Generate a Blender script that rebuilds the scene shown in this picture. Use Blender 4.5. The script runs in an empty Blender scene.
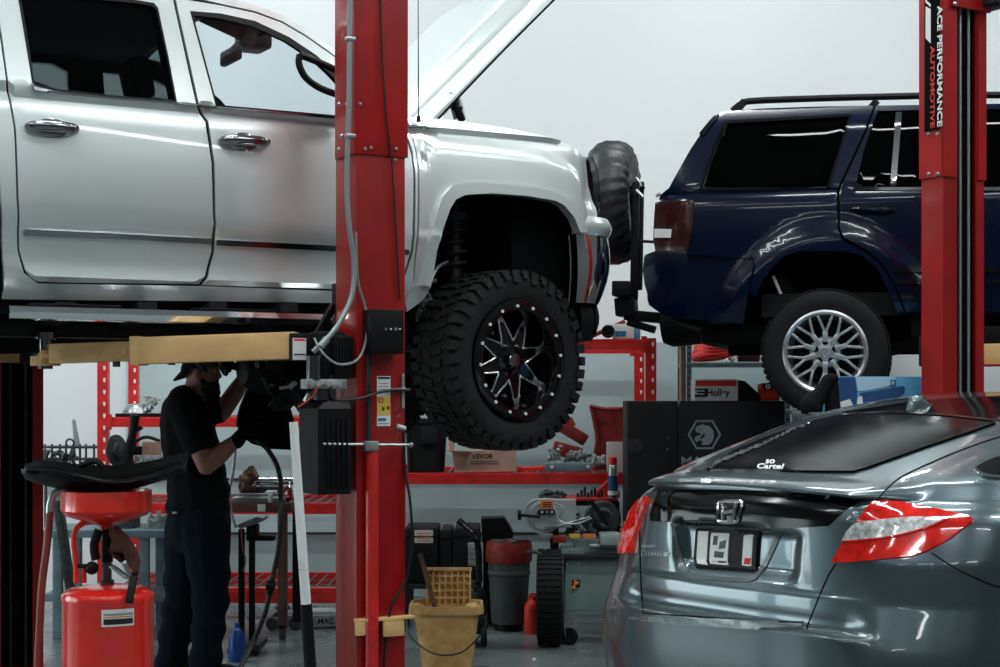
import bpy, bmesh, math, random
from mathutils import Vector, Matrix, geometry
from mathutils.bvhtree import BVHTree
random.seed(7)
PI = math.pi
SC = bpy.context.scene
COL = SC.collection
F, CX, HY, EYE = 1600.0, 500.0, 395.0, 1.6

def P(x, y, Z):
    """point at depth Z seen at photograph position x, y"""
    return Vector(((x - CX) / F * Z, Z, EYE - (y - HY) / F * Z))

# ---------------------------------------------------------------- materials
MATS = {}
def mat(name, col, rough=0.5, metal=0.0, coat=0.0, spec=0.5, noise=0.0, nscale=8.0, bump=0.0, bscale=40.0,
        emit=None, estr=0.0, trans=0.0, alpha=1.0, rnoise=0.0, col2=None, flake=False):
    m = bpy.data.materials.new(name); m.use_nodes = True
    nt = m.node_tree; b = nt.nodes['Principled BSDF']
    b.inputs['Base Color'].default_value = (*col, 1)
    b.inputs['Roughness'].default_value = rough
    b.inputs['Metallic'].default_value = metal
    b.inputs['Coat Weight'].default_value = coat
    b.inputs['Coat Roughness'].default_value = 0.04
    b.inputs['Specular IOR Level'].default_value = spec
    b.inputs['Transmission Weight'].default_value = trans
    tc = nt.nodes.new('ShaderNodeTexCoord')
    if noise > 0 or col2:
        n = nt.nodes.new('ShaderNodeTexNoise'); n.inputs['Scale'].default_value = nscale
        n.inputs['Detail'].default_value = 6
        nt.links.new(tc.outputs['Object'], n.inputs['Vector'])
        r = nt.nodes.new('ShaderNodeValToRGB')
        r.color_ramp.elements[0].position = 0.35; r.color_ramp.elements[1].position = 0.65
        c2 = col2 if col2 else tuple(c * (1 - noise) for c in col)
        r.color_ramp.elements[0].color = (*c2, 1)
        r.color_ramp.elements[1].color = (*(col if col2 else tuple(min(1, c * (1 + noise * .6)) for c in col)), 1)
        nt.links.new(n.outputs['Fac'], r.inputs['Fac'])
        nt.links.new(r.outputs['Color'], b.inputs['Base Color'])
    if rnoise > 0:
        n = nt.nodes.new('ShaderNodeTexNoise'); n.inputs['Scale'].default_value = nscale * .7
        n.inputs['Detail'].default_value = 5
        nt.links.new(tc.outputs['Object'], n.inputs['Vector'])
        mr = nt.nodes.new('ShaderNodeMapRange')
        mr.inputs['To Min'].default_value = max(0, rough - rnoise); mr.inputs['To Max'].default_value = min(1, rough + rnoise)
        nt.links.new(n.outputs['Fac'], mr.inputs['Value']); nt.links.new(mr.outputs['Result'], b.inputs['Roughness'])
    if bump > 0:
        n = nt.nodes.new('ShaderNodeTexNoise'); n.inputs['Scale'].default_value = bscale
        n.inputs['Detail'].default_value = 4
        nt.links.new(tc.outputs['Object'], n.inputs['Vector'])
        bp = nt.nodes.new('ShaderNodeBump'); bp.inputs['Strength'].default_value = bump; bp.inputs['Distance'].default_value = 0.01
        nt.links.new(n.outputs['Fac'], bp.inputs['Height']); nt.links.new(bp.outputs['Normal'], b.inputs['Normal'])
    if emit:
        b.inputs['Emission Color'].default_value = (*emit, 1); b.inputs['Emission Strength'].default_value = estr
    MATS[name] = m
    return m

def glass(name, tint, refl=0.08):
    """thin pane: tinted see-through plus a mirror-like film"""
    m = bpy.data.materials.new(name); m.use_nodes = True
    nt = m.node_tree; nt.nodes.clear()
    o = nt.nodes.new('ShaderNodeOutputMaterial')
    t = nt.nodes.new('ShaderNodeBsdfTransparent'); t.inputs['Color'].default_value = (*tint, 1)
    g = nt.nodes.new('ShaderNodeBsdfGlossy'); g.inputs['Roughness'].default_value = 0.02
    fr = nt.nodes.new('ShaderNodeFresnel'); fr.inputs['IOR'].default_value = 1.0 + refl * 3
    mx = nt.nodes.new('ShaderNodeMixShader')
    nt.links.new(fr.outputs[0], mx.inputs[0]); nt.links.new(t.outputs[0], mx.inputs[1]); nt.links.new(g.outputs[0], mx.inputs[2])
    nt.links.new(mx.outputs[0], o.inputs['Surface'])
    MATS[name] = m
    return m

M = MATS
mat('silver_paint', (.74, .795, .79), .30, .45, .8, rnoise=.03)
mat('navy_paint', (.0004, .0032, .017), .2, .0, .35, spec=.2)
mat('grey_paint', (.10, .14, .155), .28, .7, 1.0)
mat('grey_trim', (.10, .12, .125), .4, .3, .5)
mat('red_paint', (.33, .003, .004), .4, 0, .25, noise=.25, nscale=3, bump=.05, bscale=60)
mat('rack_red', (.62, .018, .016), .4, 0, .3, noise=.25, nscale=9)
mat('tank_red', (.85, .022, .012), .3, 0, .8, noise=.1, nscale=4)
mat('dull_red', (.25, .015, .012), .55, noise=.4, nscale=12)
mat('bright_red', (.75, .02, .012), .5, noise=.2)
mat('black_plastic', (.0035, .004, .0045), .5, spec=.22, bump=.05)
mat('black_gloss', (.003, .003, .0035), .12, 0, .3, spec=.4); mat('car_glass', (.0025, .003, .003), .12, 0, 0, spec=.28)
mat('black_matte', (.003, .0035, .004), .9, spec=.15)
mat('rubber', (.005, .0055, .006), .75, spec=.3, noise=.3, nscale=20, bump=.15, bscale=90)
mat('tread_rubber', (.008, .0085, .009), .75, spec=.3, noise=.4, nscale=14, bump=.3, bscale=60)
mat('steel', (.45, .48, .49), .35, .9, noise=.25, nscale=12)
mat('dark_steel', (.05, .055, .06), .45, .8, noise=.3, nscale=15)
mat('chrome', (.75, .77, .78), .08, 1)
mat('dark_chrome', (.30, .31, .32), .14, 1)
mat('alloy', (.62, .64, .65), .28, .85)
mat('milled', (.75, .77, .78), .25, .9)
mat('yellow_paint', (.74, .47, .20), .5, 0, .2, noise=.1, nscale=10)
mat('mop_yellow', (.70, .46, .17), .5, noise=.45, nscale=14, col2=(.50, .29, .09))
mat('white_plastic', (.72, .75, .76), .45)
mat('white_paint', (.78, .8, .8), .5, noise=.08)
mat('paper', (.8, .8, .78), .8)
mat('label_white', (.75, .76, .75), .6)
mat('label_yellow', (.70, .45, .08), .6)
mat('label_red', (.65, .02, .02), .6)
mat('label_blue', (.03, .16, .32), .6)
mat('label_orange', (.75, .25, .08), .6)
mat('cardboard', (.42, .26, .2), .85, noise=.2, nscale=8)
mat('ink', (.01, .01, .012), .7)
mat('skin', (.34, .16, .115), .55, noise=.2, nscale=12, bump=.05)
mat('beard', (.02, .013, .01), .9)
mat('black_cloth', (.006, .007, .009), .95, bump=.3, bscale=14, spec=.15)
mat('navy_cloth', (.005, .009, .016), .95, bump=.3, bscale=12, spec=.15)
mat('rag', (.085, .028, .02), .95, bump=.5, bscale=30, noise=.3, nscale=20)
mat('blue_steel', (.16, .25, .29), .5, .1, noise=.3, nscale=8)
mat('green_grey', (.19, .28, .255), .5, .05, .2, noise=.15, nscale=6)
mat('saw_grey', (.38, .44, .44), .5, .1, noise=.2, nscale=7)
mat('bin_grey', (.055, .066, .07), .6, noise=.2)
mat('blue_box', (.02, .18, .42), .55, noise=.15, nscale=5)
mat('blue_dark', (.012, .06, .19), .55)
mat('pale_blue', (.42, .62, .75), .6)
mat('sky_blue', (.10, .38, .62), .5)
mat('jug_blue', (.008, .07, .32), .35)
mat('conduit', (.28, .32, .33), .35, .4)
mat('shelf_steel', (.22, .26, .27), .45, .6, noise=.3, nscale=20)
mat('wood_dark', (.10, .045, .03), .7, noise=.4, nscale=9)
mat('lens_red', (.80, .016, .008), .1, 0, 1, noise=.25, nscale=30)
mat('lens_clear', (.74, .75, .75), .15, .2, .8, noise=.45, nscale=60)
mat('lens_amber', (.35, .05, .01), .12, 0, 1)
mat('lamp_dark', (.03, .004, .004), .15, 0, .3)
mat('seat_cloth', (.012, .012, .013), .9)
mat('headliner', (.16, .17, .175), .9)
mat('cover_vinyl', (.016, .017, .019), .42, bump=.1, bscale=12)
mat('cabinet_black', (.008, .010, .011), .6, spec=.25, rnoise=.1)
mat('logo_grey', (.24, .29, .31), .6)
mat('spring', (.03, .032, .035), .4, .4)
mat('oil_hose', (.22, .035, .025), .5)
mat('hose_black', (.01, .01, .011), .45)
mat('emboss', (.6, .62, .62), .15, 1)
mat('galv', (.5, .54, .55), .3, .7)
mat('lamp_tube', (.9, .9, .9), .5, emit=(.93, .98, 1), estr=14)
mat('cast_iron', (.06, .07, .075), .6, .4, noise=.4, nscale=18)
mat('cast_alu', (.4, .42, .42), .5, .6, noise=.4, nscale=25)
glass('window_clear', (.88, .91, .92))
glass('windshield_clear', (.93, .96, .97), .008)
glass('window_tint', (.33, .37, .37))
glass('window_dark', (.05, .055, .06))
glass('window_black', (.02, .02, .022))
glass('lens_glass', (.8, .85, .85))

# ---------------------------------------------------------------- mesh building
INV = {}     # object -> world-to-root matrix
LOCALROOT = {}

def smooth_pts(pts, k=6):
    pts = [Vector(p) for p in pts]
    if len(pts) < 3: return pts
    out = []
    for i in range(len(pts) - 1):
        p0 = pts[max(i - 1, 0)]; p1 = pts[i]; p2 = pts[i + 1]; p3 = pts[min(i + 2, len(pts) - 1)]
        for j in range(k):
            t = j / k
            out.append(0.5 * ((2 * p1) + (-p0 + p2) * t + (2 * p0 - 5 * p1 + 4 * p2 - p3) * t * t + (-p0 + 3 * p1 - 3 * p2 + p3) * t ** 3))
    out.append(pts[-1])
    return out

def inpoly(x, y, poly):
    c = False; n = len(poly); j = n - 1
    for i in range(n):
        xi, yi = poly[i][0], poly[i][1]; xj, yj = poly[j][0], poly[j][1]
        if (yi > y) != (yj > y) and x < (xj - xi) * (y - yi) / (yj - yi) + xi: c = not c
        j = i
    return c

def resample(poly, step):
    out = []; n = len(poly)
    for i in range(n):
        a = Vector(poly[i][:2]); b = Vector(poly[(i + 1) % n][:2]); d = (b - a).length
        k = max(1, int(math.ceil(d / step)))
        for j in range(k): out.append(a.lerp(b, j / k))
    return out

def tri_poly(poly, holes=(), step=0.05):
    rings = [resample(poly, step)] + [resample(h, step) for h in holes]
    V = []; E = []
    for r in rings:
        s = len(V); V += r
        E += [(s + i, s + (i + 1) % len(r)) for i in range(len(r))]
    xs = [p[0] for p in rings[0]]; ys = [p[1] for p in rings[0]]
    x = min(xs) + step / 2
    while x < max(xs):
        y = min(ys) + step / 2
        while y < max(ys):
            if inpoly(x, y, rings[0]) and not any(inpoly(x, y, h) for h in rings[1:]):
                V.append(Vector((x, y)))
            y += step
        x += step
    r = geometry.delaunay_2d_cdt(V, E, [], 0, 1e-6)
    vs, fs = r[0], r[2]
    keep = []
    for f in fs:
        cx = sum(vs[i][0] for i in f) / len(f); cy = sum(vs[i][1] for i in f) / len(f)
        if inpoly(cx, cy, rings[0]) and not any(inpoly(cx, cy, h) for h in rings[1:]): keep.append(f)
    return vs, keep

class MB:
    def __init__(s): s.b = bmesh.new(); s.m = None
    def _v(s, p):
        p = Vector(p)
        if s.m is not None: p = s.m @ p
        return s.b.verts.new(p)
    def face(s, vs):
        try: return s.b.faces.new(vs)
        except ValueError: return None
    def hexa(s, c):
        v = [s._v(p) for p in c]
        for f in ((0, 3, 2, 1), (4, 5, 6, 7), (0, 1, 5, 4), (1, 2, 6, 5), (2, 3, 7, 6), (3, 0, 4, 7)): s.face([v[i] for i in f])
        return s
    def box(s, x0, x1, y0, y1, z0, z1, bev=0.0):
        if bev <= 0:
            return s.hexa([(x0, y0, z0), (x1, y0, z0), (x1, y1, z0), (x0, y1, z0), (x0, y0, z1), (x1, y0, z1), (x1, y1, z1), (x0, y1, z1)])
        t = bmesh.new(); bmesh.ops.create_cube(t, size=1)
        for v in t.verts: v.co = Vector(((x0 + x1) / 2 + v.co.x * (x1 - x0), (y0 + y1) / 2 + v.co.y * (y1 - y0), (z0 + z1) / 2 + v.co.z * (z1 - z0)))
        bmesh.ops.bevel(t, geom=t.edges[:], offset=bev, segments=2, affect='EDGES', profile=.6)
        s.add_bm(t); return s
    def add_bm(s, t):
        mp = {v: s._v(v.co) for v in t.verts}
        for f in t.faces: s.face([mp[v] for v in f.verts])
        t.free()
    def obox(s, a, b, w, h, up=(0, 0, 1), bev=0.0):
        """bar from a to b, w wide and h high"""
        a = Vector(a); b = Vector(b); d = (b - a); L = d.length; d.normalize(); up = Vector(up)
        sd = d.cross(up)
        if sd.length < 1e-4: sd = d.cross(Vector((0, 1, 0)))
        sd.normalize(); u = sd.cross(d)
        R = Matrix((d, sd, u)).transposed().to_4x4(); R.translation = (a + b) / 2
        old = s.m; s.m = R if old is None else old @ R
        s.box(-L / 2, L / 2, -w / 2, w / 2, -h / 2, h / 2, bev); s.m = old
        return s
    def tube(s, pts, r, n=10, caps=True, k=1):
        pts = smooth_pts(pts, k) if k > 1 else [Vector(p) for p in pts]
        rs = r if isinstance(r, (list, tuple)) else None
        N = len(pts); rings = []; prev = None
        for i, p in enumerate(pts):
            d = (pts[min(i + 1, N - 1)] - pts[max(i - 1, 0)])
            if d.length < 1e-9: d = Vector((0, 0, 1))
            d.normalize()
            if prev is None:
                a = d.cross(Vector((0, 0, 1)))
                if a.length < .1: a = d.cross(Vector((0, 1, 0)))
            else: a = prev - d * prev.dot(d)
            a.normalize(); prev = a; b = d.cross(a)
            if rs: q = i / (N - 1) * (len(rs) - 1); j = min(int(q), len(rs) - 2); rr = rs[j] + (rs[j + 1] - rs[j]) * (q - j)
            else: rr = r
            rings.append([s._v(p + (a * math.cos(2 * PI * t / n) + b * math.sin(2 * PI * t / n)) * rr) for t in range(n)])
        for i in range(N - 1):
            for t in range(n): s.face([rings[i][t], rings[i][(t + 1) % n], rings[i + 1][(t + 1) % n], rings[i + 1][t]])
        if caps: s.face(rings[0][::-1]); s.face(rings[-1])
        return s
    def cyl(s, a, b, r, r2=None, n=20): return s.tube([a, b], [r, r if r2 is None else r2], n)
    def lathe(s, prof, o=(0, 0, 0), ax=(0, 0, 1), n=32, close=False):
        """prof of (radius, distance along axis)"""
        o = Vector(o); ax = Vector(ax).normalized()
        a = ax.cross(Vector((0, 0, 1)))
        if a.length < .1: a = ax.cross(Vector((1, 0, 0)))
        a.normalize(); b = ax.cross(a); rings = []
        for (r, h) in prof:
            if r < 1e-6: rings.append([s._v(o + ax * h)])
            else: rings.append([s._v(o + ax * h + (a * math.cos(2 * PI * t / n) + b * math.sin(2 * PI * t / n)) * r) for t in range(n)])
        pairs = list(zip(rings, rings[1:])) + ([(rings[-1], rings[0])] if close else [])
        for A, B in pairs:
            for t in range(n):
                u = (t + 1) % n
                if len(A) == 1 and len(B) == 1: break
                if len(A) == 1: s.face([A[0], B[u], B[t]])
                elif len(B) == 1: s.face([A[t], A[u], B[0]])
                else: s.face([A[t], A[u], B[u], B[t]])
        return s
    def prism(s, poly, vec):
        vec = Vector(vec); A = [s._v(p) for p in poly]; B = [s._v(Vector(p) + vec) for p in poly]; n = len(A)
        s.face(A[::-1]); s.face(B)
        for i in range(n): s.face([A[i], A[(i + 1) % n], B[(i + 1) % n], B[i]])
        return s
    def ball(s, c, r, n=16, rot=None):
        t = bmesh.new(); bmesh.ops.create_uvsphere(t, u_segments=n, v_segments=max(6, n * 2 // 3), radius=1)
        r = Vector((r, r, r)) if not hasattr(r, '__len__') else Vector(r)
        for v in t.verts:
            q = Vector((v.co.x * r.x, v.co.y * r.y, v.co.z * r.z))
            if rot is not None: q = rot @ q
            v.co = q + Vector(c)
        s.add_bm(t); return s
    def torus(s, c, ax, R, r, n=32, m=10):
        prof = [(R + r * math.cos(2 * PI * i / m), r * math.sin(2 * PI * i / m)) for i in range(m)]
        return s.lathe(prof, c, ax, n, close=True)
    def grid(s, rows, closeu=False):
        V = [[s._v(p) for p in r] for r in rows]
        for i in range(len(V) - 1):
            n = len(V[i])
            for j in range(n if closeu else n - 1): s.face([V[i][j], V[i][(j + 1) % n], V[i + 1][(j + 1) % n], V[i + 1][j]])
        return s
    def slab(s, poly, holes, step, f, g):
        """polygon in (u,v) -> solid between surfaces f and g"""
        vs, fs = tri_poly(poly, holes, step)
        A = [s._v(f(p[0], p[1])) for p in vs]; B = [s._v(g(p[0], p[1])) for p in vs]
        ec = {}
        for fc in fs:
            s.face([A[i] for i in fc]); s.face([B[i] for i in fc][::-1])
            for i in range(len(fc)):
                a, b = fc[i], fc[(i + 1) % len(fc)]; ec.setdefault((min(a, b), max(a, b)), []).append((a, b))
        for e, l in ec.items():
            if len(l) == 1: a, b = l[0]; s.face([A[b], A[a], B[a], B[b]])
        return s
    def lumps(s, c, size, n, rmin, rmax, seed=1):
        """cluster of small machined shapes filling a box (mechanical clutter)"""
        rr = random.Random(seed)
        for i in range(n):
            p = Vector((c[0] + rr.uniform(-.5, .5) * size[0], c[1] + rr.uniform(-.5, .5) * size[1], c[2] + rr.uniform(-.5, .5) * size[2]))
            r = rr.uniform(rmin, rmax); k = rr.randrange(3)
            d = Vector((rr.uniform(-1, 1), rr.uniform(-.4, .4), rr.uniform(-1, 1))).normalized()
            if k == 0: s.cyl(p - d * r, p + d * r, r * .7, n=12)
            elif k == 1: s.obox(p - d * r * 1.3, p + d * r * 1.3, r, r * .9, bev=r * .12)
            else: s.torus(p, d, r * .8, r * .25, 16, 6)
        return s
    def build(s, name, m, parent=None, local=False, angle=34, label=None, flip=True):
        b = s.b
        if flip: bmesh.ops.recalc_face_normals(b, faces=b.faces[:])
        inv = None
        if parent is not None and not local: inv = INV.get(parent.name)
        if inv is not None: bmesh.ops.transform(b, matrix=inv, verts=b.verts[:])
        loc = None
        if parent is None:
            xs = [v.co for v in b.verts]
            loc = Vector(((min(v.x for v in xs) + max(v.x for v in xs)) / 2, (min(v.y for v in xs) + max(v.y for v in xs)) / 2, min(v.z for v in xs)))
            for v in b.verts: v.co -= loc
        for f in b.faces: f.smooth = True
        ca = math.radians(angle)
        for e in b.edges:
            if len(e.link_faces) == 2:
                if e.calc_face_angle(0) > ca: e.smooth = False
        me = bpy.data.meshes.new(name); b.to_mesh(me); b.free()
        me.materials.append(M[m] if isinstance(m, str) else m)
        o = bpy.data.objects.new(name, me); COL.objects.link(o)
        if parent is not None:
            o.parent = parent
            if parent.name in INV: INV[o.name] = INV[parent.name]
        else:
            o.location = loc; INV[o.name] = Matrix.Translation(-loc)
        if label: o['label'] = label
        return o

def tag(o, label, cat, group=None):
    o['label'] = label; o['category'] = cat
    if group: o['group'] = group
    return o
def struct(o): o['kind'] = 'structure'; return o
def thing(name, label, cat, loc=(0, 0, 0), rz=0.0, group=None):
    o = bpy.data.objects.new(name, None); COL.objects.link(o)
    o.location = loc; o.rotation_euler = (0, 0, rz); o.empty_display_size = .1
    INV[o.name] = (Matrix.Translation(Vector(loc)) @ Matrix.Rotation(rz, 4, 'Z')).inverted()
    return tag(o, label, cat, group)
def copy_tree(o, parent=None, **kw):
    c = o.copy(); COL.objects.link(c)
    if parent is not None: c.parent = parent
    for ch in list(o.children): copy_tree(ch, c)
    return c

def text_mesh(mb, s, org, xd, ud, w, h, depth=.002, bold=0.0):
    """raised lettering, fitted to w x h with its lower left corner at org"""
    cu = bpy.data.curves.new('lettering', 'FONT'); cu.body = s; cu.size = 1; cu.offset = bold
    ob = bpy.data.objects.new('lettering', cu); COL.objects.link(ob)
    me = bpy.data.meshes.new_from_object(ob)
    co = [v.co.copy() for v in me.vertices]
    x0 = min(v.x for v in co); x1 = max(v.x for v in co); y0 = min(v.y for v in co); y1 = max(v.y for v in co)
    org = Vector(org); xd = Vector(xd).normalized(); ud = Vector(ud).normalized(); nd = xd.cross(ud)
    q = lambda v, k: org + xd * ((v.x - x0) / (x1 - x0) * w) + ud * ((v.y - y0) / (y1 - y0) * h) + nd * k
    A = [mb._v(q(v, depth)) for v in co]; B = [mb._v(q(v, 0)) for v in co]
    ec = {}
    for p in me.polygons:
        mb.face([A[i] for i in p.vertices])
        vs = list(p.vertices)
        for i in range(len(vs)): ec.setdefault(tuple(sorted((vs[i], vs[(i + 1) % len(vs)]))), []).append((vs[i], vs[(i + 1) % len(vs)]))
    for e, l in ec.items():
        if len(l) == 1: a, b = l[0]; mb.face([A[b], A[a], B[a], B[b]])
    bpy.data.objects.remove(ob); bpy.data.curves.remove(cu); bpy.data.meshes.remove(me)

class Frame:
    """a vehicle's own frame: x forward, y inboard from the near side, z up"""
    def __init__(s, ox, oy, yaw):
        s.o = Vector((ox, oy, 0)); s.yaw = math.radians(yaw); s.c = math.cos(s.yaw); s.s = math.sin(s.yaw)
    def px(s, x, y, d=0.0):
        r = Vector(((x - CX) / F, 1, -(y - HY) / F))
        k = (-s.s * s.o.x + s.c * s.o.y + d) / (-s.s * r.x + s.c * r.y)
        p = r * k
        return ((p.x - s.o.x) * s.c + (p.y - s.o.y) * s.s, p.z + EYE)
    def pxY(s, x, y, Y):
        d = 0.0
        for _ in range(5): t, z = s.px(x, y, d); d = Y(t, z)
        return s.px(x, y, d)
    def plane0(s, x, y, d0=0.0):
        """position on the plane y = d0 as (x, z)"""
        return s.px(x, y, d0)

def ss(a, b, x):
    t = max(0, min(1, (x - a) / (b - a))); return t * t * (3 - 2 * t)
def interp(tab, x):
    if x <= tab[0][0]: return tab[0][1]
    for (a, b), (c, d) in zip(tab, tab[1:]):
        if x <= c: return b + (d - b) * (x - a) / (c - a)
    return tab[-1][1]
def sinterp(tab, x):
    """smooth (Catmull) table lookup"""
    n = len(tab)
    if x <= tab[0][0]: return tab[0][1]
    if x >= tab[-1][0]: return tab[-1][1]
    for i in range(n - 1):
        if x <= tab[i + 1][0]:
            x0, y0 = tab[i]; x1, y1 = tab[i + 1]; h = x1 - x0; t = (x - x0) / h
            def sl(j):
                if j <= 0: return (tab[1][1] - tab[0][1]) / (tab[1][0] - tab[0][0])
                if j >= n - 1: return (tab[-1][1] - tab[-2][1]) / (tab[-1][0] - tab[-2][0])
                a = (tab[j][1] - tab[j - 1][1]) / (tab[j][0] - tab[j - 1][0]); b = (tab[j + 1][1] - tab[j][1]) / (tab[j + 1][0] - tab[j][0])
                return 0 if a * b <= 0 else 2 * a * b / (a + b)
            m0 = sl(i); m1 = sl(i + 1)
            return (2 * t ** 3 - 3 * t * t + 1) * y0 + (t ** 3 - 2 * t * t + t) * h * m0 + (-2 * t ** 3 + 3 * t * t) * y1 + (t ** 3 - t * t) * h * m1

# ---------------------------------------------------------------- wheels
def tyre(mb, R, r, w, blocks=0, seed=3):
    """tyre about local y, outboard face towards -y, centred at the origin"""
    h = w / 2
    prof = [(r, -h * .72), (r + (R - r) * .12, -h * .9), (r + (R - r) * .45, -h), (r + (R - r) * .8, -h * .95), (R * .975, -h * .82), (R * .99, -h * .6), (R, 0),
            (R * .99, h * .6), (R * .975, h * .82), (r + (R - r) * .8, h * .95), (r + (R - r) * .45, h), (r + (R - r) * .12, h * .9), (r, h * .72), (r - .02, 0)]
    mb.lathe(prof, ax=(0, 1, 0), n=72, close=True)
    if blocks:
        rr = random.Random(seed)
        def blk(a, da, y0, y1, t, rad, twist=0):
            c = []
            for rad_ in (rad - .012, rad + t):
                k = .92 if rad_ > rad else 1
                for (aa, yy) in ((a - da * k, y0), (a + da * k, y0), (a + da * k + twist, y1), (a - da * k + twist, y1)):
                    c.append((math.cos(aa) * rad_, yy, math.sin(aa) * rad_))
            mb.hexa(c)
        n = blocks; st = 2 * PI / n
        for i in range(n):
            a = i * st
            for sgn in (-1, 1):
                off = 0 if sgn < 0 else st / 2
                lng = .62 if i % 2 else .5
                blk(a + off, st * .36, sgn * h * .98, sgn * h * lng, .013, R * .985)
                # shoulder lug wrapping down the sidewall
                pass
                da = st * (.33 if i % 2 else .24); rl = R - (.062 if i % 2 else .04)
                aa = a + off; c = []
                for (rad, ya) in ((rl, sgn * h * 1.0), (R * .995, sgn * h * .93)):
                    for (q, yb) in ((aa - da, 0), (aa + da, 0), (aa + da, .012), (aa - da, .012)):
                        c.append((math.cos(q) * rad, ya + sgn * (yb - .004), math.sin(q) * rad))
                mb.hexa(c)
            blk(a + st * .3, st * .3, -h * .46, -h * .06, .013, R * .992, st * .25)
            blk(a + st * .75, st * .3, h * .04, h * .44, .013, R * .992, -st * .25)

# ---------------------------------------------------------------- hall
def hall():
    def rib_mat():
        m = mat('wall_paint', (.70, .72, .735), .7, noise=.02, nscale=.7, bump=.02, bscale=3)
        return m
    rib_mat()
    m = mat('rollup_metal', (.44, .55, .565), .5, .1, noise=.10, nscale=1.5)
    nt = m.node_tree; b = nt.nodes['Principled BSDF']
    tc = nt.nodes.new('ShaderNodeTexCoord'); wv = nt.nodes.new('ShaderNodeTexWave'); wv.bands_direction = 'Z'
    wv.inputs['Scale'].default_value = 1.6; wv.inputs['Distortion'].default_value = .4
    bp = nt.nodes.new('ShaderNodeBump'); bp.inputs['Strength'].default_value = .15
    nt.links.new(tc.outputs['Object'], wv.inputs['Vector']); nt.links.new(wv.outputs['Fac'], bp.inputs['Height'])
    nt.links.new(bp.outputs['Normal'], b.inputs['Normal'])
    m = mat('concrete', (.16, .19, .195), .28, noise=.35, nscale=2.2, rnoise=.12, bump=.03, bscale=30)
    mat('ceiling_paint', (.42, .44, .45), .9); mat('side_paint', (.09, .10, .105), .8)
    struct(MB().box(-9, 9, -6, 13, -.1, 0).build('floor', 'concrete'))
    struct(MB().box(-9, 9, 12.8, 13, 0, 6.6).build('wall_back', 'wall_paint'))
    # two doors in the left wall stand open to daylight
    lw = MB()
    for y0, y1 in ((-6, 4.4), (6.1, 6.7), (9.8, 13)): lw.box(-9.2, -9, y0, y1, 0, 6.6)
    for y0, y1 in ((4.4, 6.1), (6.7, 9.8)): lw.box(-9.2, -9, y0, y1, 3.1, 6.6)
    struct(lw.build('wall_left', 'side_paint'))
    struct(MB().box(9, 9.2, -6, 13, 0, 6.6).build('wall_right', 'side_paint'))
    struct(MB().box(-9, 9, -6, 13, 6.6, 6.7).build('ceiling', 'ceiling_paint'))
    # wall behind the camera
    fw = MB(); fw.box(-9, 9, -6.2, -6, 0, 6.6)
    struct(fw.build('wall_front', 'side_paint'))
    a = P(127, 600, 12.78); 
    struct(MB().box(a.x, 3.1, 12.74, 12.8, 0, 2.02).build('trim_1', 'rollup_metal'))
    ln = MB()
    for zz in (.5, .93): ln.box(a.x, 3.1, 12.72, 12.74, zz - .008, zz + .008)
    struct(ln.build('trim_2', 'dark_steel'))
    # ceiling lamps in rows
    first = None; k = 0
    for iy, y in enumerate((-3.5, .5, 4.5, 7.6, 10.9)):
        for x in (-6, -2, 2, 6):
            if first is None:
                t = thing('ceiling_light', 'long white strip light hanging under the workshop ceiling', 'light', (x, y, 6.3), 0, 'strip lights under the ceiling')
                h = MB(); h.box(x - 1.2, x + 1.2, y - .12, y + .12, 6.36, 6.42, .01)
                for sx in (-1, 1): h.cyl((x + sx, y, 6.42), (x + sx, y, 6.6), .008, n=6)
                h.build('housing', 'white_paint', t)
                MB().box(x - 1.18, x + 1.18, y - .09, y + .09, 6.33, 6.36).build('diffuser', 'lamp_tube', t)
                first = t
            else:
                c = copy_tree(first); c.location = (x, y, 6.3)
            L = bpy.data.lights.new('strip', 'AREA'); L.shape = 'RECTANGLE'; L.size = 2.3; L.size_y = .18
            L.energy = .80 * LAMP * {-3.5: .2, .5: .5, 4.5: 1.25, 7.6: 1.6, 10.9: 1.3}[y]; L.color = (.94, 1, .995)
            lo = bpy.data.objects.new('strip_lamp', L); COL.objects.link(lo); lo.location = (x, y, 6.31)
LAMP = 55
hall()
W = bpy.data.worlds.new('daylight'); SC.world = W; W.use_nodes = True
W.node_tree.nodes['Background'].inputs['Color'].default_value = (.86, .98, 1, 1)
W.node_tree.nodes['Background'].inputs['Strength'].default_value = 5.0
cam = bpy.data.cameras.new('camera'); cam.sensor_width = 36; cam.lens = F / 1000 * 36; cam.shift_y = (HY - 333.5) / 1000; cam.clip_start = .05
co = bpy.data.objects.new('camera', cam); COL.objects.link(co); co.location = (0, 0, EYE); co.rotation_euler = (PI / 2, 0, 0)
SC.camera = co
SC.view_settings.view_transform = 'Standard'; SC.view_settings.look = 'None'; SC.view_settings.gamma = 1
SC.view_settings.exposure = 0.05
SC.view_settings.use_curve_mapping = False
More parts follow.
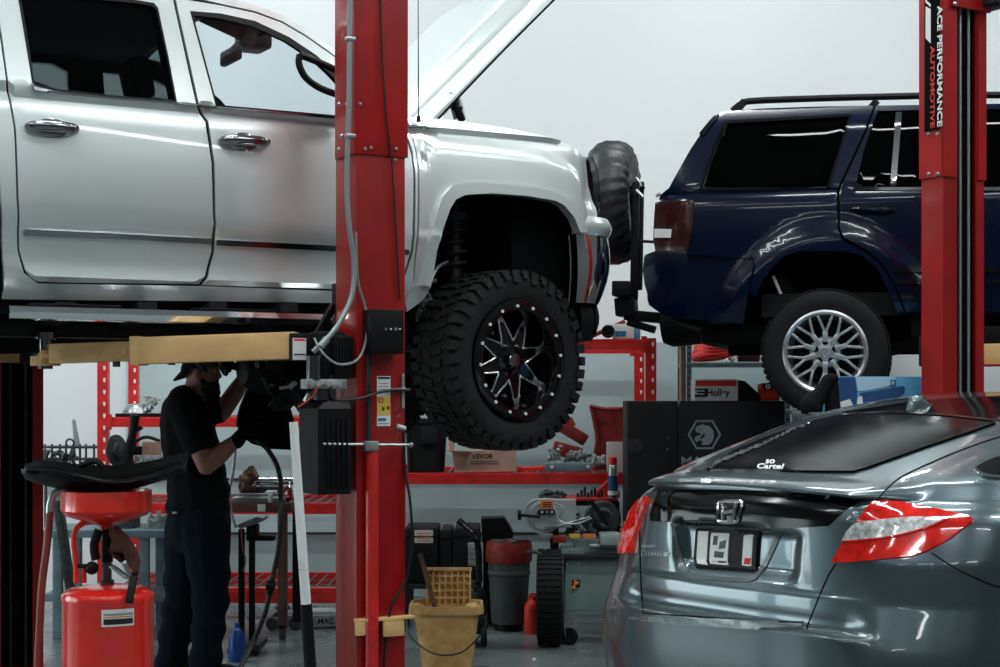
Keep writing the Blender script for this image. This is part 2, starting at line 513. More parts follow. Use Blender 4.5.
# ---------------------------------------------------------------- pickup truck on the lift
TF = Frame(.0526, 8.421, 29.5); TW = 1.98
T = thing('pickup_truck', 'silver four-door pickup truck raised on the lift with its hood open', 'truck', (TF.o.x, TF.o.y, 0), TF.yaw)
ZB = 2.97
_cr = [TF.px(*p) for p in ((423, 160), (426, 148), (430, 141), (441, 139), (490, 144), (544, 152), (568, 162), (580, 176), (584, 200))]
def crease(t):
    return interp(_cr, t)
def YT(t, z):
    y = 0.0
    if z > ZB: y += .02 + .30 * (z - ZB)
    else:
        y += .15 * max(0, z - 2.5) ** 2 + .42 * max(0, 2.5 - z) ** 2
        y += .02 * ss(ZB - .07, ZB, z)
    if z < 2.5: y += .045 * math.sin(PI * max(0, min(1, (2.42 - z) / .30))) * (1 if t < -.75 else 0)
    if z < 2.42 and z > 2.38: y -= .006
    if z < 2.14: y += 2.2 * (2.14 - z) ** 2 + .02
    if t > -.62:      # front fender: shoulder above the wheel-arch bulge
        y -= .03 * ss(-.02, .05, crease(t) - z) * ss(-.62, -.5, t)
        y += .5 * max(0, z - 2.93) ** 1.3
    if t > .40: y += min(.10, 5 * (t - .40) ** 2)
    return y
def TP(*pts): return [TF.pxY(x, y, YT) for x, y in pts]
def side(name, poly, holes=(), m='silver_paint', off=0.0, th=.03, step=.05, parent=None, far=False, extra=None, label=None):
    mb = MB()
    f = lambda t, z: (t, YT(t, z) + off + (extra(t, z) if extra else 0), z)
    g = lambda t, z: (t, YT(t, z) + off + th, z)
    mb.slab(TP(*poly), [TP(*h) for h in holes], step, f, g)
    if far:
        f2 = lambda t, z: (t, TW - (YT(t, z) + off), z); g2 = lambda t, z: (t, TW - (YT(t, z) + off + th), z)
        mb.slab(TP(*poly), [TP(*h) for h in holes], step, f2, g2)
    return mb.build(name, m, parent or T, local=True, label=label)
rear_door = ((25.5, 270), (30, 277), (38, 281.5), (60, 282.5), (199, 284), (205, 276), (211.3, 252), (212.8, 214), (211.5, 163), (205, 122), (196, 104), (184, 50), (173, 0), (171, -5),
             (100, -15), (0, -25), (-10, -24), (-4, 0), (0, 22), (8, 80), (16, 130), (18.5, 200), (19.5, 251))
rear_win = ((32, 82), (35, 87), (60, 92), (120, 98.5), (177, 102.5), (168, 55), (158, 8), (154, 3), (136, 0), (80, -6), (16, -12), (20, 10), (25, 40))
front_door = ((202, 285), (208, 277), (214.2, 252), (215.6, 214), (214.5, 163), (208.5, 122), (199, 104), (187, 50), (175.5, -2), (218, 5), (255, 13), (282, 23), (306, 37), (333, 56), (352, 73),
              (372, 93), (394, 113), (404, 134), (411, 153), (413.5, 177), (412.5, 227), (411, 250), (405, 270), (394, 291), (335, 289))
front_win = ((190, 11), (221, 13.5), (255, 21), (289, 37), (316, 55), (333, 70), (352, 90), (374, 121), (332, 117), (216, 107))
DR = side('rear_door', rear_door, [rear_win]); DFr = side('front_door', front_door, [front_win])
seal = ((24, 274), (38, 284.5), (200, 287), (335, 292.5), (396, 294), (407, 272), (414, 252), (416, 227), (416, 177), (413, 150), (406, 130), (394, 110), (372, 90), (333, 53), (306, 34), (282, 20), (255, 10), (218, 2),
        (173, -8), (100, -18), (0, -28), (-13, -27), (-7, 0), (-3, 22), (5, 80), (13, 130), (15.5, 200), (16.5, 251))
bigwin = [((35, 80), (60, 89), (120, 95), (173, 99.5), (155, 12), (136, 3), (24, -8)), ((194, 14), (221, 17), (255, 24), (289, 40), (316, 58), (333, 74), (352, 95), (366, 117), (332, 114), (219, 104))]
side('door_seal', seal, bigwin, 'black_matte', .022, .012)
frame_out = ((3, 299), (60, 300), (200, 301), (335, 303), (409, 304), (414, 262), (417.5, 227), (418, 177), (416, 153), (409, 132), (405, 117), (395, 107), (372, 86), (352, 66), (333, 48), (306, 29), (282, 15), (255, 5), (218, -3),
             (175, -11), (100, -22), (0, -33), (-30, -32), (-22, -5), (-4, 110), (1, 200), (3, 251))
side('cab_frame', frame_out, [((24, 273), (38, 283.5), (200, 286), (335, 291), (396, 293), (407, 271), (413, 252), (415, 227), (415.5, 177), (412.5, 151), (405, 132), (394, 111), (372, 91), (333, 54), (306, 35), (282, 21), (255, 11), (218, 3),
        (173, -7), (100, -17), (0, -27), (-12, -26), (-6, 0), (-2, 22), (6, 80), (14, 130), (16.5, 200), (17.5, 251))])
# far side of the cab with its window openings
side('far_side', frame_out, bigwin, 'black_matte', .03, .01) if False else None
fs = MB()
fs.slab(TP(*frame_out), [TP(*h) for h in bigwin], .08, lambda t, z: (t, TW - YT(t, z), z), lambda t, z: (t, TW - YT(t, z) - .04, z))
fs.build('far_body_side', 'silver_paint', T, local=True)
side('cab_lining', frame_out, bigwin, 'black_matte', .036, .03, step=.1)
fs = MB(); fs.slab(TP(*frame_out), [TP(*h) for h in bigwin], .1, lambda t, z: (t, TW - YT(t, z) - .042, z), lambda t, z: (t, TW - YT(t, z) - .06, z))
fs.build('far_lining', 'black_matte', T, local=True)
# glass
g1 = side('window_glass', ((30, 90), (60, 95), (120, 101), (180, 105), (160, 3), (136, -3), (14, -15)), (), 'window_tint', .012, .004, .1, parent=DR)
g2 = side('window_glass', ((188, 8), (221, 11), (255, 18), (289, 34), (333, 67), (378, 123), (332, 120), (214, 109)), (), 'window_clear', .012, .004, .1, parent=DFr)
def ringpoly(a, b):  # outline strip between two closed px rings
    return a, [b]
a_, b_ = ringpoly(front_win, ((193, 15), (221, 18.5), (252, 26), (287, 42), (312, 58.5), (330, 74), (348, 94), (366, 119), (332, 116), (217.5, 106)))
side('window_gasket', a_, b_, 'black_plastic', -.002, .012, .03, parent=DFr)
a_, b_ = ringpoly(rear_win, ((34, 81), (36, 84), (60, 89.5), (120, 96), (175, 100), (166.5, 55), (156.5, 10), (152, 6), (136, 3), (80, -2), (19, -8), (23, 10), (28, 40)))
side('window_gasket', a_, b_, 'black_plastic', -.002, .012, .03, parent=DR)
side('belt_moulding', ((31, 83), (34, 90), (60, 96.5), (120, 102), (177, 106), (196, 107), (195, 104), (177, 102.5), (120, 98.5), (60, 92.5), (35, 87)), (), 'dark_chrome', -.012, .02, .03, parent=DR)
side('belt_moulding', ((200, 108.5), (216, 109.5), (332, 120), (378, 124.5), (377, 121), (332, 116.5), (216, 106.5), (199, 105)), (), 'dark_chrome', -.012, .02, .03, parent=DFr)
for D_, pts in ((DR, ((23, 230.5), (25, 229.5), (120, 234), (211.5, 239), (211, 244.5), (120, 239.5), (25, 236), (23, 234))), (DFr, ((216, 240), (335, 246), (408, 250), (408, 255), (335, 251.5), (216, 245.5)))):
    side('side_moulding', pts, (), 'dark_chrome', -.014, .02, .03, parent=D_)
def handle(D_, x0, y0, x1, y1):
    a = TF.px(x0, y0); b = TF.px(x1, y1)
    y = YT((a[0] + b[0]) / 2, (a[1] + b[1]) / 2)
    mb = MB(); A = Vector((a[0], y - .01, a[1])); B = Vector((b[0], y - .01, b[1])); d = (B - A).normalized()
    mb.ball(A.lerp(B, .5) + Vector((0, .008, 0)), (.075, .012, .045))
    pts = [A + d * (A - B).length * k + Vector((0, -o, 0)) for k, o in ((0, .0), (.12, .03), (.3, .045), (.7, .045), (.88, .03), (1, 0))]
    mb.tube(pts, [.016, .024, .026, .026, .024, .014], 12, k=3)
    h = mb.build('door_handle', 'dark_chrome', D_, local=True)
    MB().cyl(B + Vector((-.012, -.032, .002)), B + Vector((-.012, -.042, .002)), .012).build('lock', 'chrome', h, local=True)
handle(DR, 27, 126, 77, 129.5); handle(DFr, 221, 140, 268, 143)
# fender
side('front_fender', ((406, 117), (448, 119.5), (472, 123), (508, 128), (544, 136), (568, 142), (580, 147), (585, 154), (586, 162), (588, 185), (592, 200), (597, 212), (597, 220), (579, 218), (568, 203), (549, 192), (508, 186), (467, 184),
     (451, 187), (440.5, 198), (435, 214), (426, 245), (416, 280), (405, 303), (409, 304), (415.5, 262), (419, 227), (419.5, 177), (417, 153), (410, 132)), (), step=.025)
_fl_out = ((402, 303), (415, 280), (425, 245), (434, 214), (439.6, 197), (450, 186), (467, 183), (508, 185), (549, 191), (568, 202), (579, 217), (585, 233))
_fl_in = ((577, 233), (571, 218), (561, 206), (553, 201.5), (524, 196.5), (489, 194), (463, 195.5), (453, 200), (447, 210), (441, 227), (434, 251), (425, 292), (419, 301), (404, 312))
side('wheel_arch_flare', _fl_out + _fl_in, (), off=-.035, th=.07, step=.02)
# raised fender badge
side('badge', ((409, 125.5), (420, 127.5), (424, 126), (429, 128), (438, 129.5), (438, 130.5), (428, 130), (423, 131), (418, 129), (409, 127.5)), (), 'dark_chrome', -.006, .01, .02)
# headlamp, front corner
HL = side('headlamp', ((585, 157), (592, 157), (598.5, 174), (600.5, 204), (598, 214), (593, 203), (589, 185)), (), 'lens_glass', -.004, .01, .02)
side('lamp_reflector', ((586.5, 159), (590, 160), (594, 178), (596, 205), (593, 201), (589, 185)), (), 'lamp_dark', .012, .02, .02, parent=HL)
# roof, pillars, windscreen
def strip(name, poly, m, f, n=10, th=.03, parent=None):
    """surface joining the two sides along a line of px positions"""
    L = TP(*poly); rows = []; rows2 = []
    for (t, z) in L:
        y0 = YT(t, z); r = []; r2 = []
        for i in range(n + 1):
            v = i / n; y = y0 + (TW - 2 * y0) * v; c = f * (1 - (2 * v - 1) ** 2) ** .7 if v not in (0, 1) else 0
            r.append((t, y, z + c)); r2.append((t, y, z + c - th))
        rows.append(r); rows2.append(r2)
    mb = MB(); mb.grid(rows); mb.grid(rows2[::-1])
    return mb.build(name, m, parent or T, local=True)
strip('roof_panel', ((-30, -32), (0, -33), (100, -22), (175, -11), (218, -3), (240, 1)), 'silver_paint', .06)
strip('headliner', ((-28, -26), (0, -27), (100, -16), (175, -5), (222, 4)), 'headliner', .03)
# windscreen and rear window between the pillars
for nm, p0, p1 in (('windshield', (240, 1), (395, 107)), ('rear_window', (-30, -30), (-4, 100))):
    a, b = TP(p0, p1); ya, yb = YT(*a), YT(*b)
    mb = MB()
    mb.grid([[(a[0] + (b[0] - a[0]) * k, (ya + (yb - ya) * k) + .03 + (TW - 2 * (ya + (yb - ya) * k) - .06) * v, a[1] + (b[1] - a[1]) * k + (0.0 if nm == 'rear_window' else .05 * math.sin(PI * v) * 1)) for v in [i / 8 for i in range(9)]] for k in (0, .25, .5, .75, 1)])
    mb.build(nm, 'windshield_clear' if nm == 'windshield' else 'window_dark', T, local=True)
# cab inside: seats, dash, floor
(t0, zf) = TF.px(60, 296); (t1, _) = TF.px(400, 296)
MB().box(t0 - .35, t1, .12, TW - .12, zf + .02, zf + .1).build('cab_floor', 'black_matte', T, local=True)
cowl = TP((395, 113))[0]
mb = MB(); mb.box(cowl[0] - .42, cowl[0] + .02, .12, TW - .12, 2.55, cowl[1] - .10, .04); mb.ball((cowl[0] - .28, 1.45, cowl[1] - .08), (.14, .25, .05))
mb.build('dashboard', 'black_plastic', T, local=True)
mb = MB(); mb.torus((cowl[0] - .62, 1.45, 2.72), (1, 0, .45), .17, .016); mb.cyl((cowl[0] - .62, 1.45, 2.86), (cowl[0] - .4, 1.45, 2.78), .03)
mb.build('steering_wheel', 'black_plastic', T, local=True)
for tt, nm in ((TF.px(205, 200)[0], 'front_seat'), (TF.px(55, 200)[0], 'rear_seat')):
    for yc in (.52, 1.46):
        mb = MB(); mb.box(tt - .05, tt + .45, yc - .25, yc + .25, 2.35, 2.52, .06)
        mb.obox((tt, yc, 2.45), (tt - .16, yc, 3.05), .48, .13, (1, 0, 0), .05)
        st = mb.build(nm, 'seat_cloth', T, local=True)
        MB().obox((tt - .15, yc, 3.06), (tt - .20, yc, 3.27), .27, .1, (1, 0, 0), .04).build('headrest', 'seat_cloth', st, local=True)
# interior mirror
(tm, zm) = TF.px(238, 52, .9)
mb = MB(); mb.box(tm - .02, tm + .02, .88, 1.14, zm - .04, zm + .04, .015); mb.cyl((tm, 1, zm + .03), (tm + .12, 1, zm + .16), .014); mb.box(tm + .05, tm + .2, .9, 1.1, zm + .04, zm + .15, .02)
mb.build('interior_mirror', 'black_plastic', T, local=True)
a = TF.px(222, 20, .5)
MB().obox((a[0] - .05, .52, a[1] + .04), (a[0] + .22, .52, a[1] - .05), .38, .025, (0, 0, 1), .008).build('sun_visor', 'seat_cloth', T, local=True)
# door mirror: open bracket frame and housing
mb = MB()
q = lambda x, y, d=-.06: Vector((TF.px(x, y, d)[0], d, TF.px(x, y, d)[1]))
mb.tube([q(300, 55), q(299, 64), q(306, 78), q(322, 89), q(345, 97, -.1)], .018, 8, k=4); mb.tube([q(300, 55), q(318, 62), q(345, 74, -.1)], .018, 8, k=3)
mb.box(q(350, 60).x - .05, q(350, 60).x + .09, -.30, -.08, q(350, 110).z, q(350, 60).z, .03)
mb.build('door_mirror', 'black_plastic', T, local=True)
# hood standing open
h0 = TF.px(429, 117, .14); h1 = TF.px(560, -14, .14)
dv = Vector((h1[0] - h0[0], 0, h1[1] - h0[1])); nrm = Vector((-dv.z, 0, dv.x)).normalized()
rows = []; rows2 = []
for i in range(25):
    k = i / 24; r = []; r2 = []
    for j in range(41):
        v = j / 40; y = .14 + (TW - .28) * v
        e = min(v, 1 - v) * (TW - .28)
        hgt = .085 * ss(.22, .31, e) + .02 * ss(0, .05, e) + .03 * math.sin(PI * v)
        ext = .06 * math.sin(PI * v)
        p = Vector((h0[0], y, h0[1])) + dv * (k * (1 + ext)) + nrm * (hgt - .02)
        r.append(p); r2.append(p - nrm * (.015 + .02 * ss(0, .06, e)))
    rows.append(r); rows2.append(r2)
mb = MB(); mb.grid(rows); mb.grid(rows2[::-1])
for A, B in ((rows[0], rows2[0]), (rows[-1], rows2[-1]), ([r[0] for r in rows], [r[0] for r in rows2]), ([r[-1] for r in rows], [r[-1] for r in rows2])): mb.grid([A, B])
HD = mb.build('hood', 'silver_paint', T, local=True)
e0 = Vector((h0[0], .135, h0[1])) - nrm * .02
mb = MB(); mb.tube([e0 + dv * .02 - nrm * .02 + Vector((0, 0, 0)), e0 + dv * .5 - nrm * .01, e0 + dv * .97 - nrm * .01], .006, 6, k=6)
mb.build('hood_seal', 'black_matte', HD, local=True)
mb = MB(); mb.obox(q(440, 112, .2), q(453, 95, .2), .04, .05); mb.obox(q(452, 92, .2), q(460, 118, .2), .05, .05); mb.build('hood_hinge', 'silver_paint', T, local=True)
mb = MB(); mb.tube([q(455, 98, .19), q(457, 108, .17), q(462, 120, .19)], .022, 8, k=4); mb.torus(q(457, 108, .17), (0, 0, 1), .02, .012, 12, 6); mb.build('gas_strut', 'black_plastic', T, local=True)
mb = MB(); mb.cyl(q(418.5, 118, .02), q(418, -40, .02), .004, .002, 6); mb.cyl(q(418.5, 122, .02), q(418.5, 116, .02), .012, .008, 10); mb.build('antenna', 'black_plastic', T, local=True)
# inner fenders, grille and front bumper
tb, zt = TF.px(586, 160); 
mb = MB(); mb.box(.10, .50, .16, TW - .16, 2.1, 2.84, .03); mb.box(-.55, -.5, .1, TW - .1, 2.1, 2.9)
mb.build('engine_bay', 'black_matte', T, local=True)
mb = MB(); mb.box(.50, .60, .22, TW - .22, 2.2, 2.82, .03)
for z in (2.3, 2.42, 2.54, 2.66): mb.box(.58, .64, .25, TW - .25, z, z + .05, .01)
mb.build('grille', 'dark_chrome', T, local=True)
def wrap(name, m, t0, D, zt, zb, y0=0.0, n=2.6, th=.03, lean=0):
    rows = []; N = 36
    for iz in range(7):
        k = iz / 6; z = zt + (zb - zt) * k; r = []
        D_ = D * (1 - lean * k * k); bow = .02 * math.sin(PI * k)
        for i in range(N + 1):
            a = PI * i / N; cy = math.cos(a); sy = math.sin(a)
            yy = TW / 2 - math.copysign(abs(cy) ** (2 / n), cy) * (TW / 2 - y0 + bow); xx = t0 + (abs(sy) ** (2 / n)) * (D_ + bow)
            r.append((xx, yy, z))
        rows.append(r)
    mb = MB(); mb.grid(rows)
    rows2 = [[(p[0] - th, p[1] + (th if p[1] < TW / 2 else -th), p[2]) for p in r] for r in rows]; mb.grid(rows2[::-1])
    mb.grid([rows[0], rows2[0]]); mb.grid([rows[-1], rows2[-1]])
    return mb.build(name, m, T, local=True)
tb0 = TF.px(576, 235)[0]
zc0 = TF.px(592, 235)[1]; zc1 = TF.px(592, 303)[1]
wrap('front_bumper', 'chrome', tb0, .46, zc0, zc1, .0, lean=.22)
wrap('bumper_shelf', 'silver_paint', TF.px(580, 220)[0], .43, TF.px(592, 216)[1], zc0 + .004, .01)
side('bumper_cap', ((577, 217), (597, 220), (598, 233), (577, 232)), (), th=.04, step=.03)
z2 = TF.px(590, 340)[1]
wrap('air_dam', 'black_plastic', tb0 + .06, .30, zc1, z2, .06, lean=.2)
# wheel liner, suspension
mb = MB(); N = 16
row = []; 
for i in range(N + 1):
    a = PI * i / N; row.append((-math.cos(a) * .60 - .02, 0, 1.93 + math.sin(a) ** .7 * .78))
mb.grid([[(x, .06, z) for x, _, z in row], [(x, .8, z) for x, _, z in row]]); mb.box(-.62, .58, .8, .84, 1.86, 2.75)
mb.build('wheel_well_liner', 'black_matte', T, local=True)
cs = q(455, 250, .38)
mb = MB(); pts = [cs + Vector((math.cos(a) * .062, math.sin(a) * .062, -.02 + .30 * (a / (10 * PI)) - .1)) for a in [i * PI / 8 for i in range(81)]]
mb.tube(pts, .011, 6); mb.cyl(cs - Vector((0, 0, .25)), cs + Vector((0, 0, .3)), .035, n=12); mb.cyl(cs + Vector((0, 0, .16)), cs + Vector((0, 0, .2)), .08, n=16)
mb.build('coil_spring', 'spring', T, local=True)
mb = MB(); mb.tube([q(428, 285, .3), q(437, 268, .33), q(447, 262, .36)], .012, 8, k=4); mb.tube([q(416, 316, .35), q(424, 300, .33), q(426, 285, .33), q(437, 280, .3)], .010, 8, k=4)
mb.lumps(q(424, 305, .35), (.12, .1, .2), 12, .015, .04, 5); mb.build('tie_rod', 'steel', T, local=True)
mb = MB(); mb.obox(q(406, 345, .45), q(500, 352, .5), .12, .07, bev=.01); mb.cyl(q(450, 330, .4), q(400, 330, .6), .04)
mb.build('control_arm', 'black_plastic', T, local=True)
# frame rail, step bar, running gear
mb = MB()
za = TF.px(150, 322, .35)[1]; zb = TF.px(150, 339, .35)[1]
for y in (.36, TW - .48): mb.box(-5.0, .45, y, y + .12, zb, za + .02, .01)
for t in (-4.2, -3.0, -2.2, -1.4): mb.box(t, t + .1, .4, TW - .4, zb + .03, zb + .09)
for x in (60, 140, 210, 280): p = q(x, 302, .1); mb.obox((p.x, .42, p.z - .1), (p.x, -.02, p.z - .03), .09, .05)
mb.box(-3.6, -.6, .25, TW - .25, za + .02, za + .09)
mb.build('chassis_frame', 'black_plastic', T, local=True)
mb = MB(); a = q(8, 315, -.09); b = q(345, 317.5, -.09)
prof = [(-.09, -.028), (-.105, 0), (-.09, .026), (-.03, .033), (.05, .03), (.06, 0), (.05, -.03), (-.03, -.034)]
mb.prism([(a.x, y - .02, (a.z + b.z) / 2 + z) for y, z in prof], (b.x - a.x, 0, 0))
SB = mb.build('step_bar', 'chrome', T, local=True)
mb = MB()
for x in (75, 235): p = q(x, 308, -.06); mb.box(p.x - .2, p.x + .2, -.1, .0, (a.z + b.z) / 2 + .03, (a.z + b.z) / 2 + .042, .004)
mb.build('step_pad', 'black_plastic', SB, local=True)
# transmission and exhaust hanging low under the cab
mb = MB()
c = q(285, 385, 1.0)
mb.lathe([(0.0, -.28), (.10, -.27), (.14, -.2), (.17, 0), (.21, .12), (.22, .4), (0, .4)], (c.x + .02, 1.0, c.z + .10), (1, 0, 0), 24)
mb.lumps((c.x + .04, .95, c.z + .03), (.42, .5, .30), 34, .035, .08, 11); mb.lumps((c.x - .36, .95, c.z + .12), (.3, .3, .1), 8, .03, .05, 3)
mb.build('gearbox', 'black_plastic', T, local=True)
mb = MB(); pass
for i in range(6): mb = MB(); mb.lumps((c.x - .15 + .06 * i, .66, c.z - .02 - .025 * i + (i % 2) * .05), (.02, .05, .02), 1, .014, .028, 50 + i); mb.build('gearbox_fitting', 'steel', T, local=True)
mb = MB(); mb.cyl((c.x, .9, c.z), (c.x, .95, c.z), .02); mb.build('drain_plug', 'steel', T, local=True)
mb = MB(); mb.tube([q(-60, 328, .7), q(80, 328, .7), q(200, 332, .8), q(300, 342, .85)], .045, 12, k=5); mb.build('exhaust_pipe', 'dark_steel', T, local=True)
# bed behind the cab (runs out of the picture)
mb = MB()
tc = TP((0, 200))[0][0] - .03
bed = [(tc, 2.10), (tc, 3.02), (tc - 2.0, 3.02), (tc - 2.0, 2.10), (-3.65 - .55, 2.10)] + [(-3.65 - .55 * math.cos(a), 2.10 + .42 * math.sin(a)) for a in [PI * i / 12 for i in range(1, 12)]] + [(-3.65 + .55, 2.10)]
mb.slab(bed, [], .08, lambda t, z: (t, YT(-2.5, min(z, ZB - .08)), z), lambda t, z: (t, YT(-2.5, min(z, ZB - .08)) + .03, z))
mb.slab(bed, [], .15, lambda t, z: (t, TW, z), lambda t, z: (t, TW - .03, z))
mb.box(tc - .03, tc, .03, TW - .03, 2.3, 3.0); mb.box(tc - 2.0, tc - 1.97, .03, TW - .03, 2.3, 3.0); mb.box(tc - 2, tc, .03, TW - .03, 2.3, 2.34)
mb.build('cargo_bed', 'silver_paint', T, local=True)
# wheels
def truck_wheel(center, steer, front=True):
    mt = Matrix.Translation(center) @ Matrix.Rotation(math.radians(steer), 4, 'Z')
    R = .47; r = .305; w = .33
    mb = MB(); mb.m = mt; tyre(mb, R, r, w, 42)
    wh = mb.build('wheel', 'tread_rubber', T, local=True, angle=28)
    h = w / 2
    mb = MB(); mb.m = mt
    mb.lathe([(.315, -h * .86), (.322, -h * .98), (.300, -h * 1.02), (.262, -h * .98), (.256, -h * .85), (.245, -h * .5), (.238, h * .1), (.235, h * .7), (.30, h * .7), (.31, h * .3)], ax=(0, 1, 0), n=64, close=True)
    mb.lathe([(.0, .03), (.235, .03), (.235, .06), (0, .06)], ax=(0, 1, 0), n=40)
    rim = mb.build('rim', 'black_gloss', wh, local=True)
    mb = MB(); mb.m = mt
    for i in range(16):
        a = 2 * PI * i / 16 + .1; mb.cyl((math.cos(a) * .284, -h * 1.0 + .004, math.sin(a) * .284), (math.cos(a) * .284, -h * 1.03 - .004, math.sin(a) * .284), .0085, n=8)
    mb.build('rim_bolts', 'label_white', rim, local=True)
    sp = MB(); sp.m = mt; ed = MB(); ed.m = mt; yo = -h * .42
    for i in range(8):
        a = 2 * PI * i / 8 + .26
        def pp(rad, off, y): return (math.cos(a) * rad - math.sin(a) * off, y, math.sin(a) * rad + math.cos(a) * off)
        s1 = [(.075, .030, yo - .012), (.12, .036, yo - .014), (.17, .026, yo - .004), (.238, .013, yo + .01)]
        top = [pp(r_, o_, y_) for r_, o_, y_ in s1] + [pp(r_, -o_, y_) for r_, o_, y_ in s1[::-1]]
        bot = [(p[0], p[1] + .05, p[2]) for p in top]
        A = [sp._v(p) for p in top]; B = [sp._v(p) for p in bot]; n = len(A)
        sp.face(A); sp.face(B[::-1])
        for j in range(n): sp.face([A[j], B[j], B[(j + 1) % n], A[(j + 1) % n]])
        for sg in (1, -1):
            rim_ = [Vector(pp(r_, sg * o_, y_ - .001)) for r_, o_, y_ in s1]
            a2 = 2 * PI * (i + sg * .5) / 8 + .26
            mid = Vector((math.cos(a2) * .105, yo - .012, math.sin(a2) * .105))
            ed.tube([mid, rim_[1].lerp(mid, .25) * 1.0, rim_[2], rim_[3]], [.0058, .0055, .005, .006], 6, k=4)
        ed.obox(pp(.208, 0, yo - .001), pp(.242, 0, yo + .006), .026, .006, (0, 1, 0))
    sp.lathe([(0, yo - .045), (.040, yo - .045), (.052, yo - .02), (.085, yo - .012), (.11, yo), (.11, yo + .04), (0, yo + .04)], ax=(0, 1, 0), n=32)
    sp.build('spokes', 'black_gloss', rim, local=True); ed.build('spoke_edges', 'milled', rim, local=True, label='bright machined spoke edges')
    mb = MB(); mb.m = mt
    mb.lathe([(0, yo - .055), (.034, yo - .053), (.040, yo - .044), (0, yo - .044)], ax=(0, 1, 0), n=24)
    for i in range(6):
        a = 2 * PI * i / 6; mb.cyl((math.cos(a) * .085, yo - .03, math.sin(a) * .085), (math.cos(a) * .085, yo, math.sin(a) * .085), .009, n=6)
    mb.build('hub_cap', 'dark_chrome', rim, local=True)
    mb = MB(); mb.m = mt; mb.lathe([(0, .07), (.19, .07), (.19, .09), (.08, .1), (.08, .25), (0, .25)], ax=(0, 1, 0), n=32); mb.build('brake_disc', 'dark_steel', wh, local=True)
    return wh
# outer rim face centre seen at (521, 360)
z0 = TF.px(521, 360, -.05)
st = 12; h = .165
cen = Vector((z0[0] - math.sin(math.radians(st)) * h * 1, -.05 + h * math.cos(math.radians(st)), z0[1]))
truck_wheel(cen, st)
truck_wheel(Vector((-3.65, .12, z0[1])), 0)
truck_wheel(Vector((cen.x, TW - .12, z0[1])), 180 + st); truck_wheel(Vector((-3.65, TW - .12, z0[1])), 180)
mb = MB(); mb.cyl((cen.x, .3, z0[1]), (cen.x, TW - .3, z0[1]), .05); mb.cyl((-3.65, .2, z0[1]), (-3.65, TW - .2, z0[1]), .06); mb.ball((-3.65, TW / 2, z0[1]), .17); mb.ball((cen.x - .02, TW / 2, z0[1] + .06), (.15, .2, .15))
mb.obox((-3.6, TW / 2, z0[1] + .02), (c.x - .3, 1.0, zb + .02), .08, .08)
mb.build('axles', 'black_plastic', T, local=True)
# ---------------------------------------------------------------- blue off-roader on the lift behind
JF = Frame(1.946, 9.58, -14.0); JW = 1.80
J = thing('sport_utility_car', 'dark blue off-road car raised behind the truck, spare tyre on its tail', 'car', (JF.o.x, JF.o.y, 0), JF.yaw)
JZB = 2.84; JZC = 1.87
def YJ(t, z):
    y = 0.0
    if z > JZB: y += .03 + .27 * (z - JZB)
    else: y += .03 * ss(JZB - .06, JZB, z) + .05 * max(0, z - 2.6)
    if z > 3.22: y += 1.5 * (z - 3.22) ** 1.5
    for c in (0.02, 2.71):
        d = math.hypot(t - c, (z - JZC) * .92)
        y -= .035 * ss(.74, .60, d) * ss(2.0, 2.2, z)
    if t < -.80: y += min(.2, 1.5 * (-.80 - t) ** 2)
    if z < 2.25: y += .1 * max(0, 2.25 - z) ** 1.2
    return y
def JP(*pts): return [JF.pxY(x, y, YJ) for x, y in pts]
def jside(name, poly, holes=(), m='navy_paint', off=0.0, th=.03, step=.05, parent=None, far=False, label=None):
    mb = MB()
    mb.slab(JP(*poly), [JP(*h) for h in holes], step, lambda t, z: (t, YJ(t, z) + off, z), lambda t, z: (t, YJ(t, z) + off + th, z))
    if far: mb.slab(JP(*poly), [JP(*h) for h in holes], step * 1.6, lambda t, z: (t, JW - YJ(t, z) - off, z), lambda t, z: (t, JW - YJ(t, z) - off - th, z))
    return mb.build(name, m, parent or J, local=True, label=label)
qwin = ((728, 123.5), (849, 116.5), (838, 152), (826, 187.5), (703, 187), (712, 155))
dwin = ((878, 111), (940, 109.5), (1008, 109), (1008, 189), (855, 188.5), (864, 150))
quarter = ((657, 204), (660, 195), (669, 188), (690, 150), (713, 118), (722, 112), (760, 108.5), (815, 106.5), (874, 105.5), (865, 130), (851, 160), (837, 190), (837.5, 229), (842, 240), (863, 251), (878, 262), (893, 284), (904, 312), (897, 312),
           (888, 290), (877, 268), (862, 256), (845, 251), (800, 251), (785, 256), (773, 266), (763, 280), (755, 297), (748, 290), (752, 256), (700, 252.5), (657, 251), (655, 240), (655, 220))
jside('quarter_panel', quarter, [qwin], step=.04)
rdoor = ((876, 105.5), (1011, 103.5), (1011, 312), (906, 312), (895.5, 284), (880.5, 261), (865.5, 249), (844.5, 238), (840, 229), (839.5, 190), (853.5, 160), (867.5, 130))
RD = jside('rear_door', rdoor, [dwin], step=.04)
fwin = ((1020, 109), (1110, 112), (1165, 150), (1195, 189), (1020, 189))
fdoor = ((1013, 103.5), (1125, 106), (1175, 140), (1212, 188), (1218, 240), (1208, 312), (1013, 312))
FD = jside('front_door', fdoor, [fwin], step=.06)
jside('front_wing', ((1215, 188), (1300, 194), (1420, 206), (1440, 240), (1440, 300), (1395, 300), (1385, 275), (1360, 255), (1320, 247), (1280, 252), (1252, 270), (1240, 312), (1211, 312), (1221, 240)), (), step=.07)
